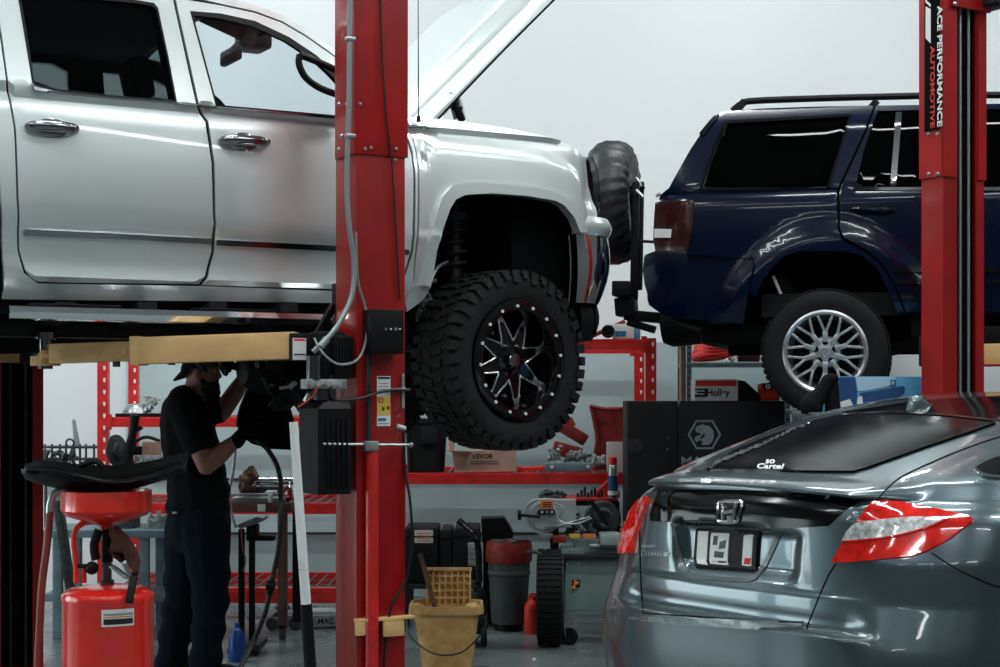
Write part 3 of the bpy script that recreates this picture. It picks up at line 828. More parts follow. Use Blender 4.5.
alls = ((657, 204), (669, 188), (690, 150), (713, 118), (722, 112), (760, 108.5), (874, 105.5), (1011, 103.5), (1125, 106), (1175, 140), (1212, 188), (1300, 194), (1420, 206), (1440, 240), (1440, 300), (1395, 300), (1385, 275), (1360, 255), (1320, 247), (1280, 252), (1252, 270), (1240, 312),
        (897, 312), (888, 290), (877, 268), (862, 256), (845, 251), (800, 251), (785, 256), (773, 266), (763, 280), (755, 297), (748, 290), (752, 256), (657, 251))
lin = ((735, 126), (842, 120), (822, 184), (712, 184)); lin2 = ((882, 114), (1004, 112), (1004, 185), (860, 185)); lin3 = ((1024, 113), (1108, 115), (1185, 185), (1024, 185))
jside('door_seal', alls, [lin, lin2, lin3], 'black_matte', .034, .01, .09)
mb = MB(); mb.slab(JP(*alls), [JP(*h) for h in (qwin, dwin, fwin)], .1, lambda t, z: (t, JW - YJ(t, z), z), lambda t, z: (t, JW - YJ(t, z) - .04, z))
mb.build('far_body_side', 'navy_paint', J, local=True)
def jglass(poly, par): return jside('window_glass', poly, (), 'window_black', .010, .004, .1, parent=par)
QG = jside('side_window', ((726, 121), (852, 114.5), (840, 153), (828, 189.5), (700, 189), (711, 155)), (), 'window_black', .014, .004, .1)
jglass(((875, 109), (1010, 107), (1010, 190.5), (852, 190), (862, 150)), RD); jglass(((1018, 107), (1112, 110), (1197, 191), (1018, 191)), FD)
jside('window_bar', ((896, 112), (902, 112), (896, 188), (890, 188)), (), 'dark_chrome', -.002, .014, .04, parent=RD)
jside('window_moulding', ((854, 187), (1008, 187), (1008, 190.5), (852, 190.5)), (), 'dark_steel', -.008, .02, .04, parent=RD)
jside('window_gasket', ((725, 120.5), (852, 113.5), (840, 153), (828.5, 190), (699, 190), (711, 153)), [((728, 123.5), (849, 116.5), (838, 153), (826, 187.5), (703, 187.5), (713, 156))], 'car_glass', -.002, .018, .03, parent=QG)
# cladding strips along the doors
for yy in (270, 281.5): jside('door_moulding', ((893 + (yy - 270) * .4, yy - 2), (1010, yy - 2), (1010, yy + 2.5), (894 + (yy - 270) * .4, yy + 2.5)), (), 'black_gloss', -.014, .02, .04, parent=RD)
# roof, tail and front surfaces between the two sides
def jstrip(name, poly, m, f, th=.03, n=12, parent=None):
    L = JP(*poly); rows = []; rows2 = []
    for (t, z) in L:
        y0 = YJ(t, z) + .0; r = []; r2 = []
        for i in range(n + 1):
            v = i / n; c = f * (1 - (2 * v - 1) ** 2)
            r.append((t + (-c if m == 'tail' else 0), y0 + (JW - 2 * y0) * v, z + c)); r2.append((t, y0 + (JW - 2 * y0) * v, z + c - th))
        rows.append(r); rows2.append(r2)
    mb = MB(); mb.grid(rows); mb.grid(rows2[::-1]); return mb.build(name, m, parent or J, local=True)
jstrip('roof_panel', ((713, 118), (722, 112), (760, 108.5), (815, 106.5), (874, 105.5), (1011, 103.5), (1125, 106)), 'navy_paint', .05)
jstrip('rear_window', ((713, 118), (690, 150), (669, 188)), 'window_black', .0)
jstrip('tailgate', ((669, 188), (659, 200), (657, 251)), 'navy_paint', .0)
jstrip('windshield', ((1125, 106), (1212, 188)), 'window_black', .0)
jstrip('hood', ((1212, 188), (1300, 194), (1420, 206), (1440, 240), (1440, 300)), 'navy_paint', .0)
jside('spoiler', ((699, 134), (714, 116), (719, 114), (716, 120), (704, 136)), (), 'black_gloss', -.012, .06, .02)
# bumper wrapping to the tail
bz = JP((650, 256), (650, 306))
bump = ((643.5, 271), (645, 257), (657, 252), (700, 253.5), (751, 257), (754, 262), (749, 292), (744, 324), (700, 320), (665, 316), (652, 307), (645.5, 285))
jside('rear_bumper', bump, (), off=-.035, th=.12, step=.03)
jside('bumper_crease', ((645, 256), (657, 251.5), (700, 253), (751, 256), (751, 259), (700, 256), (657, 255)), (), 'navy_paint', -.05, .05, .03)
b0 = JP((644, 271))[0]; 
MB().box(JP((647, 270))[0][0] - .02, JP((700, 270))[0][0], .22, JW - .22, bz[1][1], bz[0][1], .05).build('bumper_beam', 'navy_paint', J, local=True)
TL = jside('tail_lamp', ((655.5, 203), (664, 201), (694, 201), (693, 225), (689, 248), (676, 251.5), (655.5, 251), (653.5, 240), (654, 222)), (), 'lamp_dark', -.012, .03, .02)
jside('reversing_lens', ((654.5, 229), (672, 229.5), (671, 238), (654.5, 238)), (), 'label_white', -.016, .02, .02, parent=TL)
# door handle
def jq(x, y, d=0.0): t, z = JF.px(x, y, d); return Vector((t, d, z))
a = jq(851, 209, -.02); b = jq(892, 211, -.02); mb = MB()
mb.tube([a + Vector((0, .02, 0)), a.lerp(b, .2) + Vector((0, -.03, 0)), a.lerp(b, .8) + Vector((0, -.03, 0)), b + Vector((0, .02, 0))], .013, 8, k=4); mb.build('door_handle', 'navy_paint', RD, local=True)
jside('handle_recess', ((848, 204), (896, 206), (896, 215), (848, 213)), (), 'black_gloss', -.002, .01, .03, parent=RD)
# roof rails
for d in (.30, JW - .30):
    mb = MB(); pts = [jq(732, 111, .30), jq(741, 104, .30), jq(752, 101, .30), jq(800, 99, .30), jq(870, 97, .30), jq(1000, 95, .30), jq(1120, 100, .30), jq(1135, 108, .3)]
    pts = [Vector((p.x, d, p.z)) for p in pts]; mb.tube(pts, .021, 8, k=5)
    for x in (740, 872, 1010): p = jq(x, 101, .30); mb.obox((p.x - .03, d, p.z - .07), (p.x + .03, d, p.z - .0), .04, .04)
    mb.build('roof_rail', 'black_plastic', J, local=True)
# body floor, running gear
mb = MB()
zf = jq(900, 312, .1).z
mb.box(jq(760, 300).x + .0, 3.2, .1, JW - .1, zf - .02, zf + .12)
mb.build('underbody', 'black_plastic', J, local=True)
mb = MB(); mb.box(-.62, .62, .42, .46, 1.85, 2.6); mb.box(-.62, .62, .05, .45, 2.58, 2.62); mb.box(.5, .62, .05, .45, 1.95, 2.6); mb.box(-.62, -.52, .05, .45, 2.1, 2.6); mb.build('wheel_well_liner', 'black_matte', J, local=True)
mb = MB(); a = jq(776, 336, .7); mb.lathe([(0, -.42), (.12, -.42), (.15, -.36), (.15, .30), (.11, .36), (0, .36)], (jq(725, 325, .7).x, .75, jq(725, 318, .7).z), (1, 0, .1), 24)
mb.box(jq(700, 320, .4).x, jq(800, 320, .4).x, .35, JW - .35, jq(760, 346, .5).z, jq(760, 322, .5).z, .06); mb.build('fuel_tank', 'black_plastic', J, local=True)
mb = MB(); mb.tube([jq(668, 317, .45), jq(690, 325, .45), jq(720, 330, .5), jq(760, 325, .6)], .035, 10, k=4); mb.build('exhaust_pipe', 'dark_steel', J, local=True)
mb = MB(); mb.cyl((0, .15, JZC + .0), (0, JW - .15, JZC), .045); mb.ball((0, JW / 2, JZC), .15); mb.obox((0, .3, JZC - .08), (.9, .4, 2.0), .06, .08); mb.obox((-.3, .32, 2.35), (-.05, .36, JZC + .02), .07, .07)
mb.build('rear_axle', 'black_plastic', J, local=True)
mb = MB(); mb.cyl((2.69, .15, JZC), (2.69, JW - .15, JZC), .045); mb.build('front_axle', 'black_plastic', J, local=True)
MB().cyl(jq(773, 276, .12), jq(785, 304, .12), .010, n=8).build('shock_absorber', 'white_paint', J, local=True)
mb = MB(); mb.box(.75, 2.0, .1, .2, jq(950, 345).z, jq(950, 325).z, .02); mb.box(.5, 2.6, .25, .40, 2.0, 2.1, .02); mb.box(.5, 2.6, JW - .4, JW - .25, 2.0, 2.1, .02); mb.build('sill_rail', 'black_plastic', J, local=True)
def jeep_wheel(cen, rz):
    mt = Matrix.Translation(cen) @ Matrix.Rotation(math.radians(rz), 4, 'Z')
    mb = MB(); mb.m = mt; R = .378; r = .232; w = .24; h = w / 2; tyre(mb, R, r, w)
    for i in range(60):
        a = 2 * PI * i / 60
        for y0, y1 in ((-h * .86, -h * .62), (-h * .5, -h * .05), (h * .05, h * .5), (h * .62, h * .86)):
            c = []
            for rad in (R * .985, R + .004):
                for aa, yy in ((a - .036, y0), (a + .036, y0), (a + .042, y1), (a - .03, y1)): c.append((math.cos(aa) * rad, yy, math.sin(aa) * rad))
            mb.hexa(c)
    wh = mb.build('wheel', 'rubber', J, local=True)
    mb = MB(); mb.m = mt
    mb.lathe([(.248, -h * .78), (.254, -h * .90), (.240, -h * .95), (.226, -h * .90), (.216, -h * .70), (.205, -h * .2), (.2, h * .6), (.23, h * .7), (.24, h * .3)], ax=(0, 1, 0), n=64, close=True)
    yo = -h * .72
    mb.lathe([(0, yo - .012), (.028, yo - .012), (.032, yo - .006), (.088, yo + .0), (.098, yo + .02), (.098, yo + .04), (0, yo + .04)], ax=(0, 1, 0), n=36)
    for i in range(10):
        a = 2 * PI * i / 10 + PI / 2 - .11 * 0 
        c, s_ = math.cos(a), math.sin(a)
        pt = lambda rad, da: (math.cos(a + da) * rad, yo, math.sin(a + da) * rad)
        # each arm forks into two that reach the rim
        mb.obox(pt(.06, .0), pt(.125, 0), .030, .022, (0, 1, 0), .003)
        for sg in (-1, 1):
            p0 = pt(.115, 0); p1 = pt(.225, sg * .20)
            mb.obox((p0[0], yo, p0[2]), (p1[0], yo - .006, p1[2]), .016, .018, (0, 1, 0), .003)
    rim = mb.build('rim', 'alloy', wh, local=True)
    for i in range(5):
        a = 2 * PI * i / 5 + PI / 2
        mb = MB(); mb.m = mt; mb.cyl((math.cos(a) * .060, yo - .010, math.sin(a) * .060), (math.cos(a) * .060, yo + .01, math.sin(a) * .060), .018, n=12); mb.build('lug_nut', 'black_matte', rim, local=True)
    mb = MB(); mb.m = mt; mb.lathe([(0, .0), (.19, .0), (.19, .03), (0, .03)], ax=(0, 1, 0), n=32); mb.build('brake_drum', 'black_matte', wh, local=True)
w0 = JF.px(825, 352, -.04)
jeep_wheel(Vector((w0[0], .08, w0[1])), 0); jeep_wheel(Vector((w0[0], JW - .08, w0[1])), 180)
jeep_wheel(Vector((w0[0] + 2.69, .08, w0[1])), 0); jeep_wheel(Vector((w0[0] + 2.69, JW - .08, w0[1])), 180)
# spare tyre in a wrinkled cover on a swing-out carrier
sc_ = jq(613, 203, .95)
mb = MB(); R = .415; w = .30; N = 96
prof = [(.12, .11), (.20, .145), (.30, .15), (.36, .13), (.395, .09), (.412, .04), (.415, -.03), (.40, -.09), (.36, -.135), (.28, -.15), (.0, -.15)]
rows = []
for (r_, h_) in prof:
    row = []
    for i in range(N):
        a = 2 * PI * i / N; wr = .007 * math.sin(a * 31 + h_ * 25) + .005 * math.sin(a * 17 + 2 + h_ * 40)
        k = max(0, min(1, (r_ - .1) / .15)); rr_ = r_ + wr * k * (1 if h_ > -.1 else .2)
        row.append((sc_.x + h_ + wr * .6 * k, sc_.y + math.cos(a) * rr_, sc_.z + math.sin(a) * rr_))
    rows.append(row)
mb.grid(rows, closeu=True); sp = mb.build('spare_tyre_cover', 'cover_vinyl', J, local=True, angle=60)
mb = MB(); mb.lathe([(.11, .03), (.19, .10), (.20, .12), (.12, .10)], sc_, (1, 0, 0), 40, close=True); mb.lathe([(0, .02), (.12, .02), (.12, .05), (0, .05)], sc_, (1, 0, 0), 32)
mb.build('spare_rim', 'dark_steel', sp, local=True)
mb = MB()
d = .75
mb.obox(jq(636, 182, d), jq(634, 300, d), .05, .045, (0, 1, 0), .006); mb.obox(jq(642, 182, .9), jq(640, 290, .8), .03, .03, (0, 1, 0), .006)
mb.obox(jq(616, 290, d), jq(634, 290, d), .34, .10, (0, 0, 1), .01); mb.obox(jq(617, 308, d), jq(636, 306, d), .2, .12, (0, 0, 1), .01)
mb.obox(jq(625, 315, d), jq(660, 318, d), .12, .07, (0, 0, 1), .01); mb.obox(jq(628, 322, d), jq(655, 330, d), .10, .05, (0, 0, 1), .01)
mb.cyl(jq(624, 240, d), jq(655, 242, d), .010); mb.obox(jq(628, 183, .9), jq(642, 190, .85), .06, .05, (0, 0, 1), .008)
TC = mb.build('tyre_carrier', 'black_plastic', J, local=True)
mb = MB(); mb.tube([jq(630, 186, d - .03), jq(636, 178, d - .03), jq(641, 186, d - .03)], .009, 6, k=3); mb.cyl(jq(636, 190, d - .05), jq(643, 197, d - .05), .012, n=8); mb.build('latch', 'steel', TC, local=True)
mb = MB(); mb.cyl(jq(656, 196, .1), jq(660, 193, .1), .012); mb.build('wiper_pivot', 'steel', J, local=True)
# ---------------------------------------------------------------- grey car parked in front
HF = Frame(.833, 5.797, 36.5)
Hc = thing('fastback_car', 'grey fastback car parked on the floor at the right, seen from behind', 'car', (HF.o.x, HF.o.y, 0), HF.yaw)
RC = [(.25, .02), (.40, -.035), (.62, -.07), (.74, -.08), (.785, -.085), (.792, -.075), (.80, -.01), (.83, .005), (.90, .008), (1.04, .008), (1.17, .012), (1.22, .028), (1.255, .05), (1.262, .05), (1.268, .015), (1.278, .012), (1.29, .035), (1.305, .10), (1.32, .20), (1.345, .29), (1.42, .545), (1.47, .72), (1.517, .91), (1.555, 1.12), (1.588, 1.36), (1.615, 1.75), (1.63, 2.2)]
RS = [(.25, .02), (.40, -.035), (.62, -.07), (.74, -.06), (.80, -.04), (.90, -.005), (1.04, .015), (1.17, .07), (1.25, .15), (1.32, .23), (1.345, .29), (1.42, .545), (1.47, .72), (1.517, .91), (1.555, 1.12), (1.588, 1.36), (1.615, 1.75), (1.63, 2.2)]
WZ = [(.25, .88), (.42, .94), (.62, .96), (.85, .95), (1.04, .93), (1.17, .90), (1.27, .85), (1.33, .81), (1.42, .735), (1.517, .63), (1.588, .51), (1.615, .42), (1.63, .28)]
DZ = [(.25, .5), (.62, .55), (1.04, .60), (1.25, .60), (1.33, .55), (1.42, .42), (1.517, .35), (1.63, .3)]
def hpoint(z, a, fwd=None):
    """a in [-1,1] runs round the rear; beyond that the contour runs forward by fwd"""
    W_ = sinterp(WZ, z); D = sinterp(DZ, z); n = 3.0
    th = a * PI / 2; s_ = math.copysign(abs(math.sin(th)) ** (2 / n), a); c_ = abs(math.cos(th)) ** (2 / n)
    y = W_ * s_; ay = abs(y)
    f = ss(.66, .50, ay)
    R = interp(RC, z) * f + interp(RS, z) * (1 - f)
    x = R + D * (1 - c_)
    zo = .024 * min(1, ay / .6) ** 2 * ss(1.20, 1.27, z) * ss(1.58, 1.40, z)
    # number-plate recess in the tailgate
    if .93 < z < 1.15:
        hw = .27 + (z - .93) * .10 if z > .93 else 0
        k = ss(hw + .045, hw - .01, ay) * ss(.93, .985, z) * ss(1.128, 1.10, z)
        x += .045 * k
    # crease through the lower tailgate
    x += -.012 * ss(.93, .90, z) * ss(.80, .86, z) * f
    if fwd: x += fwd
    return Vector((x, y, z - zo))
zs = sorted(set([.25 + .045 * i for i in range(12)] + [.77, .785, .789, .793, .797, .80, .81] + [.83 + .012 * i for i in range(35)] + [1.255, 1.262, 1.265, 1.268, 1.273, 1.278, 1.284, 1.29, 1.297, 1.305, 1.312, 1.32, 1.33] + [1.345 + .012 * i for i in range(23)] + [1.62, 1.63]))
zs = [z for i, z in enumerate(zs) if i == 0 or z - zs[i - 1] > .0015]
aa = [i / 70 for i in range(-70, 71)]
FW = [.08, .18, .3, .45, .6, .8, 1.0, 1.3, 1.6, 2.0, 2.4, 2.8, 3.2]
rows = []
for z in zs:
    xend = 4.3 - .3 * ss(.5, .3, z) if z < .95 else (4.3 - (z - .95) / .10 * .9 if z < 1.05 else 3.4 - (z - 1.05) / .58 * 1.15)
    r = []
    base = hpoint(z, 1).x
    for k in [.97, .9, .8, .7, .6, .5, .42, .36, .30, .25, .20, .16, .12, .09, .06, .03]:
        p = hpoint(z, -1); p.x = base + (xend - base) * k; r.append(p)
    r += [hpoint(z, a) for a in aa]
    for k in [.03, .06, .09, .12, .16, .20, .25, .30, .36, .42, .5, .6, .7, .8, .9, .97]:
        p = hpoint(z, 1); p.x = base + (xend - base) * k; r.append(p)
    # nose closes in plan
    r = [Vector((xend, 0, z))] + r + [Vector((xend, 0, z))]
    rows.append(r)
mb = MB()
V = [[mb._v(p) for p in r] for r in rows]
for i in range(len(V) - 1):
    for j in range(len(V[i]) - 1):
        c = (V[i][j].co + V[i + 1][j + 1].co) / 2
        if abs(c.y) > .6 and any(math.hypot(c.x - wx, c.z - .34) < .37 for wx in (1.02, 3.80)): continue
        mb.face([V[i][j], V[i][j + 1], V[i + 1][j + 1], V[i + 1][j]])
mb.face(V[-1])
HB = mb.build('body_shell', 'grey_paint', Hc, local=True, angle=50)
_wm = Matrix.Translation((HF.o.x, HF.o.y, 0)) @ Matrix.Rotation(HF.yaw, 4, 'Z')
_bm = bmesh.new(); _bm.from_mesh(HB.data); _bm.transform(_wm); HT = BVHTree.FromBMesh(_bm); _bm.free()
CAMO = Vector((0, 0, EYE))
def hhit(x, y):
    d = Vector(((x - CX) / F, 1, -(y - HY) / F)).normalized()
    loc, n, i, dist = HT.ray_cast(CAMO, d)
    if loc is None: return None, None
    if n.dot(d) > 0: n = -n
    return loc, n
def conform(name, poly, holes=(), m='black_gloss', out=.004, th=.01, step=4, parent=None, dome=0, label=None):
    """panel lying on the body shell over the traced outline"""
    vs, fs = tri_poly(poly, holes, step); mb = MB(); A = {}; B = {}
    for i, p in enumerate(vs):
        l, n = hhit(p[0], p[1])
        if l is None: continue
        A[i] = mb._v(l + n * out); B[i] = mb._v(l + n * (out - th))
    ec = {}
    for fc in fs:
        if any(i not in A for i in fc): continue
        if max((A[fc[0]].co - A[i].co).length for i in fc) > .25: continue
        mb.face([A[i] for i in fc]); mb.face([B[i] for i in fc][::-1])
        for i in range(len(fc)): a, b = fc[i], fc[(i + 1) % len(fc)]; ec.setdefault((min(a, b), max(a, b)), []).append((a, b))
    for e, l in ec.items():
        if len(l) == 1: a, b = l[0]; mb.face([A[b], A[a], B[a], B[b]])
    return mb.build(name, m, parent or Hc, label=label, angle=50)
def thin(pts, w, k=6):
    """outline of a narrow band following a line"""
    P_ = smooth_pts([Vector((p[0], p[1], 0)) for p in pts], k); L = []; R_ = []
    for i, p in enumerate(P_):
        d = (P_[min(i + 1, len(P_) - 1)] - P_[max(i - 1, 0)]).normalized(); n = Vector((-d.y, d.x, 0)) * w / 2
        L.append((p + n)[:2]); R_.append((p - n)[:2])
    return L + R_[::-1]
# rear window glass, sits a little into the shell
RG = conform('rear_window', ((707, 471), (715, 463.5), (737, 450), (777, 434), (818, 421), (840, 416.5), (880, 415.5), (943, 419), (996, 424.5), (975, 432), (930, 447), (893, 460), (868, 469), (854, 473), (800, 472.5), (745, 471)), m='car_glass', out=.009, th=.016, step=3)
conform('window_edge', thin(((843, 415.5), (885, 414), (943, 417), (996, 423)), 1.6), m='dark_chrome', out=.011, step=3)
# roof skin in black glass
conform('sunroof', ((846, 412), (870, 408.5), (900, 404), (925, 401), (965, 398), (1010, 396), (1060, 396), (1060, 421), (1000, 421), (943, 414.5), (885, 411.5)), m='car_glass', out=.004)
# gloss black panel under the spoiler with the badge
BP = conform('gloss_panel', ((652, 521), (651, 515), (654, 505), (659, 492), (668, 490.5), (700, 490), (769, 490.5), (820, 493.5), (868, 500), (860, 502), (846, 510), (829, 526), (790, 528.5), (740, 527), (700, 524.5), (672, 522)), m='car_glass', out=.004)
def hmark(name, segs, m, w, par, out=.008):
    mb = MB()
    for pts in segs:
        q_ = []
        for x, y in pts:
            l, n = hhit(x, y)
            if l is not None: q_.append(l + n * out)
        if len(q_) > 1: mb.tube(q_, w, 6, k=5 if len(q_) > 2 else 1)
    return mb.build(name, m, par)
hmark('emblem', [[(721, 503), (720, 512), (720, 520), (725, 522), (737, 522), (741, 519), (744, 508), (744, 503), (738, 502), (726, 502), (721, 503)],
                 [(725, 504), (725, 511), (726, 520)], [(739, 504), (737, 511), (735, 520)], [(726, 513), (732, 512), (737, 511)]], 'emboss', .0078, BP)
# high level brake lamp in the spoiler edge
conform('brake_light', ((702, 480), (776, 482), (777, 484), (702, 482.5)), m='lens_clear', out=.006, step=3)
# number plate in its recess
plate_px = ((702, 529), (760, 532), (757, 571), (699, 567))
PL = conform('number_plate', ((700, 527.5), (762, 530.5), (759, 572.5), (697, 568.5)), m='black_plastic', out=.016, th=.02, step=6)
for x0, x1, mm in ((703, 713, 'label_white'), (716, 734, 'label_white'), (749, 758, 'label_white')):
    conform('plate_strip', ((x0, 531), (x1, 531.5), (x1 - 2.5, 568.5), (x0 - 2.5, 567)), m=mm, out=.018, th=.003, step=6, parent=PL)
mk = MB()
def pmark(name, polys, m, par, out=.02, step=2):
    for i, p in enumerate(polys): conform(name, p, m=m, out=out, th=.002, step=step, parent=par)
pmark('plate_digit', [((719, 536), (723, 536), (722, 545), (718, 545)), ((725, 542), (731, 540), (730, 548), (724, 549)), ((720, 551), (729, 552), (728, 558), (719, 557)), ((718, 560), (731, 561), (731, 565), (718, 565))], 'dark_steel', PL)
pmark('plate_sticker', [((750, 558), (756, 558), (755, 566), (749, 566))], 'label_red', PL)
conform('plate_surround', ((672, 524), (700, 526), (784, 530), (778, 545), (768, 566), (757, 580), (748, 582.5), (700, 580), (688, 578), (682, 570), (676, 545)), [((676, 527), (700, 528.5), (779, 532.5), (773, 545), (764, 563), (754, 576), (747, 578.5), (700, 576), (691, 574), (686, 567), (680, 545))], m='grey_trim', out=.006)
# tail lamps: red, clear and amber fields
TLR = conform('tail_lamp', ((878, 500), (900, 503.5), (935, 510), (968, 516.5), (973, 519), (972, 522.5), (950, 540), (928, 551.5), (913, 557), (880, 560), (836, 563), (834, 561), (843, 546), (857, 524), (868, 508)), m='lens_red', out=.010, th=.03, step=4, label='right tail lamp')
conform('clear_lens', ((857, 523.5), (880, 521), (915, 519), (940, 519), (946, 520.5), (936, 526), (905, 535), (880, 538.5), (845, 541), (849, 532)), m='lens_clear', out=.013, th=.01, step=4, parent=TLR)
conform('lamp_ridge', thin(((845, 542), (880, 539.5), (905, 536), (938, 526), (950, 520)), 1.5), m='lens_red', out=.016, th=.006, step=3, parent=TLR)
TLL = conform('tail_lamp', ((640, 503), (650, 498), (651, 502), (643, 520), (637, 540), (635, 553), (624, 554.5), (618, 553), (617, 549), (623, 535), (628, 520)), m='lens_red', out=.010, th=.03, step=3, label='left tail lamp')
conform('clear_lens', ((630, 514), (640, 506), (642, 508), (636, 525), (632, 530), (624, 533)), m='lens_clear', out=.013, th=.01, step=3, parent=TLL)
# step trim along the bumper top
STP = conform('bumper_step', ((628, 615), (643, 616), (700, 620), (760, 623.5), (804, 624), (803, 629.5), (760, 629.5), (700, 626), (643, 621), (629, 619)), m='shelf_steel', out=.010, step=3)
# body seams
seams = [((878, 499), (890, 486), (905, 475), (940, 459), (970, 447), (1000, 437), (1060, 420)), ((836, 564), (829, 575), (820, 595), (812, 615), (806, 630)), ((640, 503), (640, 540), (641, 580), (643, 612)),
         ((932, 553), (955, 568), (980, 580), (1000, 587), (1060, 600)), ((643, 613), (700, 617), (760, 621), (804, 622))]
for s_ in seams: conform('panel_gap', thin(s_, 1.3), m='black_matte', out=.0015, th=.003, step=2)
# side window with bright frame
conform('side_window', ((976, 471), (982, 464), (1000, 457), (1040, 447), (1120, 440), (1120, 472), (1040, 480), (1000, 478), (985, 476)), m='black_gloss', out=.004)
conform('side_window_frame', thin(((1120, 440), (1040, 447), (1000, 457), (982, 464), (976, 470), (985, 476), (1000, 478), (1040, 480)), 2.0), m='chrome', out=.008, step=3)
# script lettering
def hscript(name, s, x0, y0, x1, y1, h, m, par, out=.004, slant=.0):
    mb = MB(); text_mesh(mb, s, (0, 0, 0), (1, 0, 0), (0, 1, 0), 1, 1, 1, .02)
    for v in mb.b.verts:
        u, w_, k = v.co
        l, n = hhit(x0 + (x1 - x0) * u + slant * w_, y0 + (y1 - y0) * u - h * w_)
        if l is not None: v.co = l + n * (out if k > .5 else -.001)
    mb.build(name, m, par)
hscript('name_badge', 'Crosstour', 640, 555.5, 671, 556.5, 6, 'label_white', Hc, .009, 1); hscript('trim_badge', 'Accord', 641, 547.5, 655, 547.5, 4, 'label_white', Hc, .009)
hscript('window_decal', 'Cartel', 757, 471, 783, 471.5, 5, 'label_white', RG, .011, 2); hscript('window_decal', 'so', 766, 466, 775, 466, 4, 'label_white', RG, .011, 1)
# wiper and antenna fin
mb = MB(); w0, n0 = hhit(703, 466); w1, n1 = hhit(760, 444)
mb.obox(w0 + n0 * .02, w0.lerp(w1, .9) + n1 * .03, .02, .012, (0, 0, 1), .003); mb.ball(w0 + n0 * .02, (.045, .03, .025)); mb.build('rear_wiper', 'black_plastic', Hc)
mb = MB(); p, n = hhit(922, 408)
c = Vector((HF.c, HF.s, 0)); sd = Vector((-HF.s, HF.c, 0))
mb.grid([[p + c * x + sd * (w_ * (1 - k) ** .6) + Vector((0, 0, h_ * k - .01)) for x, w_, h_ in ((-.10, .0, .0), (-.07, .022, .058), (-.02, .032, .06), (.05, .026, .03), (.12, 0, .0))] for k in (0, .3, .6, .85, 1)])
mb.grid([[p + c * x - sd * (w_ * (1 - k) ** .6) + Vector((0, 0, h_ * k - .01)) for x, w_, h_ in ((-.10, .0, .0), (-.07, .022, .058), (-.02, .032, .06), (.05, .026, .03), (.12, 0, .0))] for k in (0, .3, .6, .85, 1)])
mb.build('antenna_fin', 'grey_paint', Hc)
# wheels and floor pan
for wx in (1.02, 3.80):
    for sy in (-1, 1):
        mt = Matrix.Translation((wx, sy * .80, .34)) @ Matrix.Rotation(0 if sy < 0 else PI, 4, 'Z')
        mb = MB(); mb.m = mt; tyre(mb, .34, .22, .22); wh = mb.build('wheel', 'rubber', Hc, local=True)
        mb = MB(); mb.m = mt; mb.lathe([(.235, -.09), (.24, -.105), (.215, -.1), (.2, -.06), (.2, .08), (.225, .08)], ax=(0, 1, 0), n=40, close=True); mb.lathe([(0, -.08), (.05, -.08), (.06, -.05), (0, -.05)], ax=(0, 1, 0), n=20)
        for i in range(7): a = 2 * PI * i / 7; mb.obox((math.cos(a) * .04, -.07, math.sin(a) * .04), (math.cos(a) * .22, -.075, math.sin(a) * .22), .03, .02, (0, 1, 0), .004)
        mb.build('rim', 'alloy', wh, local=True)
MB().box(.3, 3.9, -.62, .62, .2, .5).build('underbody', 'black_matte', Hc, local=True)
# ---------------------------------------------------------------- lift columns
KF = Frame(-.6615, 7.35, 29.5)
LC = thing('lift_column', 'red lift column in front of the silver truck, with grey conduit and control box', 'vehicle lift', (KF.o.x, KF.o.y, 0), KF.yaw)
def kq(x, y, d=0.0): t, z = KF.px(x, y, d); return Vector((t, d, z))
cw, cd = .252, .235
zs_ = kq(370, 155).z
mb = MB(); mb.box(0, cw, 0, cd, .012, 4.4, .008); mb.build('column', 'red_paint', LC, local=True)
mb = MB(); mb.box(-.012, cw + .010, -.009, cd - .02, zs_, 4.4, .003); mb.build('column_sleeve', 'red_paint', LC, local=True)
MB().box(-.12, cw + .12, -.1, cd + .12, 0, .015).build('base_plate', 'red_paint', LC, local=True)
for x, y, d in ((360, 104, -.012), (371, 148, -.012), (396, 149, -.012), (365, 149, -.012), (395, 160, -.002)):
    p = kq(x, y, d); mb = MB(); mb.lathe([(0, -.008), (.006, -.007), (.009, 0), (0, 0)], p, (0, 1, 0), 10); mb.build('bolt', 'steel', LC, local=True)
for x, y in ((339, 104), (347, 104), (339, 149), (347, 149), (342, 136)):
    # on the left face
    p0 = Vector(((x - CX) / F, 1, -(y - HY) / F)); sx = -.012
    wp = KF.o.copy(); nrm_ = Vector((KF.c, KF.s, 0)); k = (nrm_.dot(wp) + sx) / nrm_.dot(p0)
    w_ = p0 * k + Vector((0, 0, EYE)); l = w_ - Vector((KF.o.x, KF.o.y, 0)); yl = -l.x * KF.s + l.y * KF.c
    mb = MB(); mb.lathe([(0, -.008), (.006, -.007), (.009, 0), (0, 0)], (sx, yl, w_.z), (1, 0, 0), 10); mb.build('bolt', 'steel', LC, local=True)
# conduit and cables
mb = MB(); mb.tube([kq(352, -60, -.02), kq(350, 0, -.02), kq(349, 100, -.02), kq(347, 180, -.02), kq(349, 225, -.03), kq(354, 262, -.03), kq(352, 295, -.04), kq(340, 322, -.05), kq(326, 340, -.05), kq(313, 352, -.03)], .0125, 10, k=6)
mb.cyl(kq(320, 347, -.05), kq(327, 339, -.05), .018, n=12); CD = mb.build('conduit', 'conduit', LC, local=True)
for y in (39, 136):
    mb = MB(); p = kq(350, y, -.02); mb.box(p.x - .022, p.x + .022, -.037, -.004, p.z - .009, p.z + .009, .004); mb.build('conduit_clip', 'galv', LC, local=True)
mb = MB(); mb.tube([kq(380, -60, -.012), kq(382, 40, -.02), kq(386, 110, -.022), kq(392, 165, -.016), kq(396, 230, -.012), kq(400, 300, -.01)], .005, 6, k=5); mb.build('cable', 'hose_black', LC, local=True)
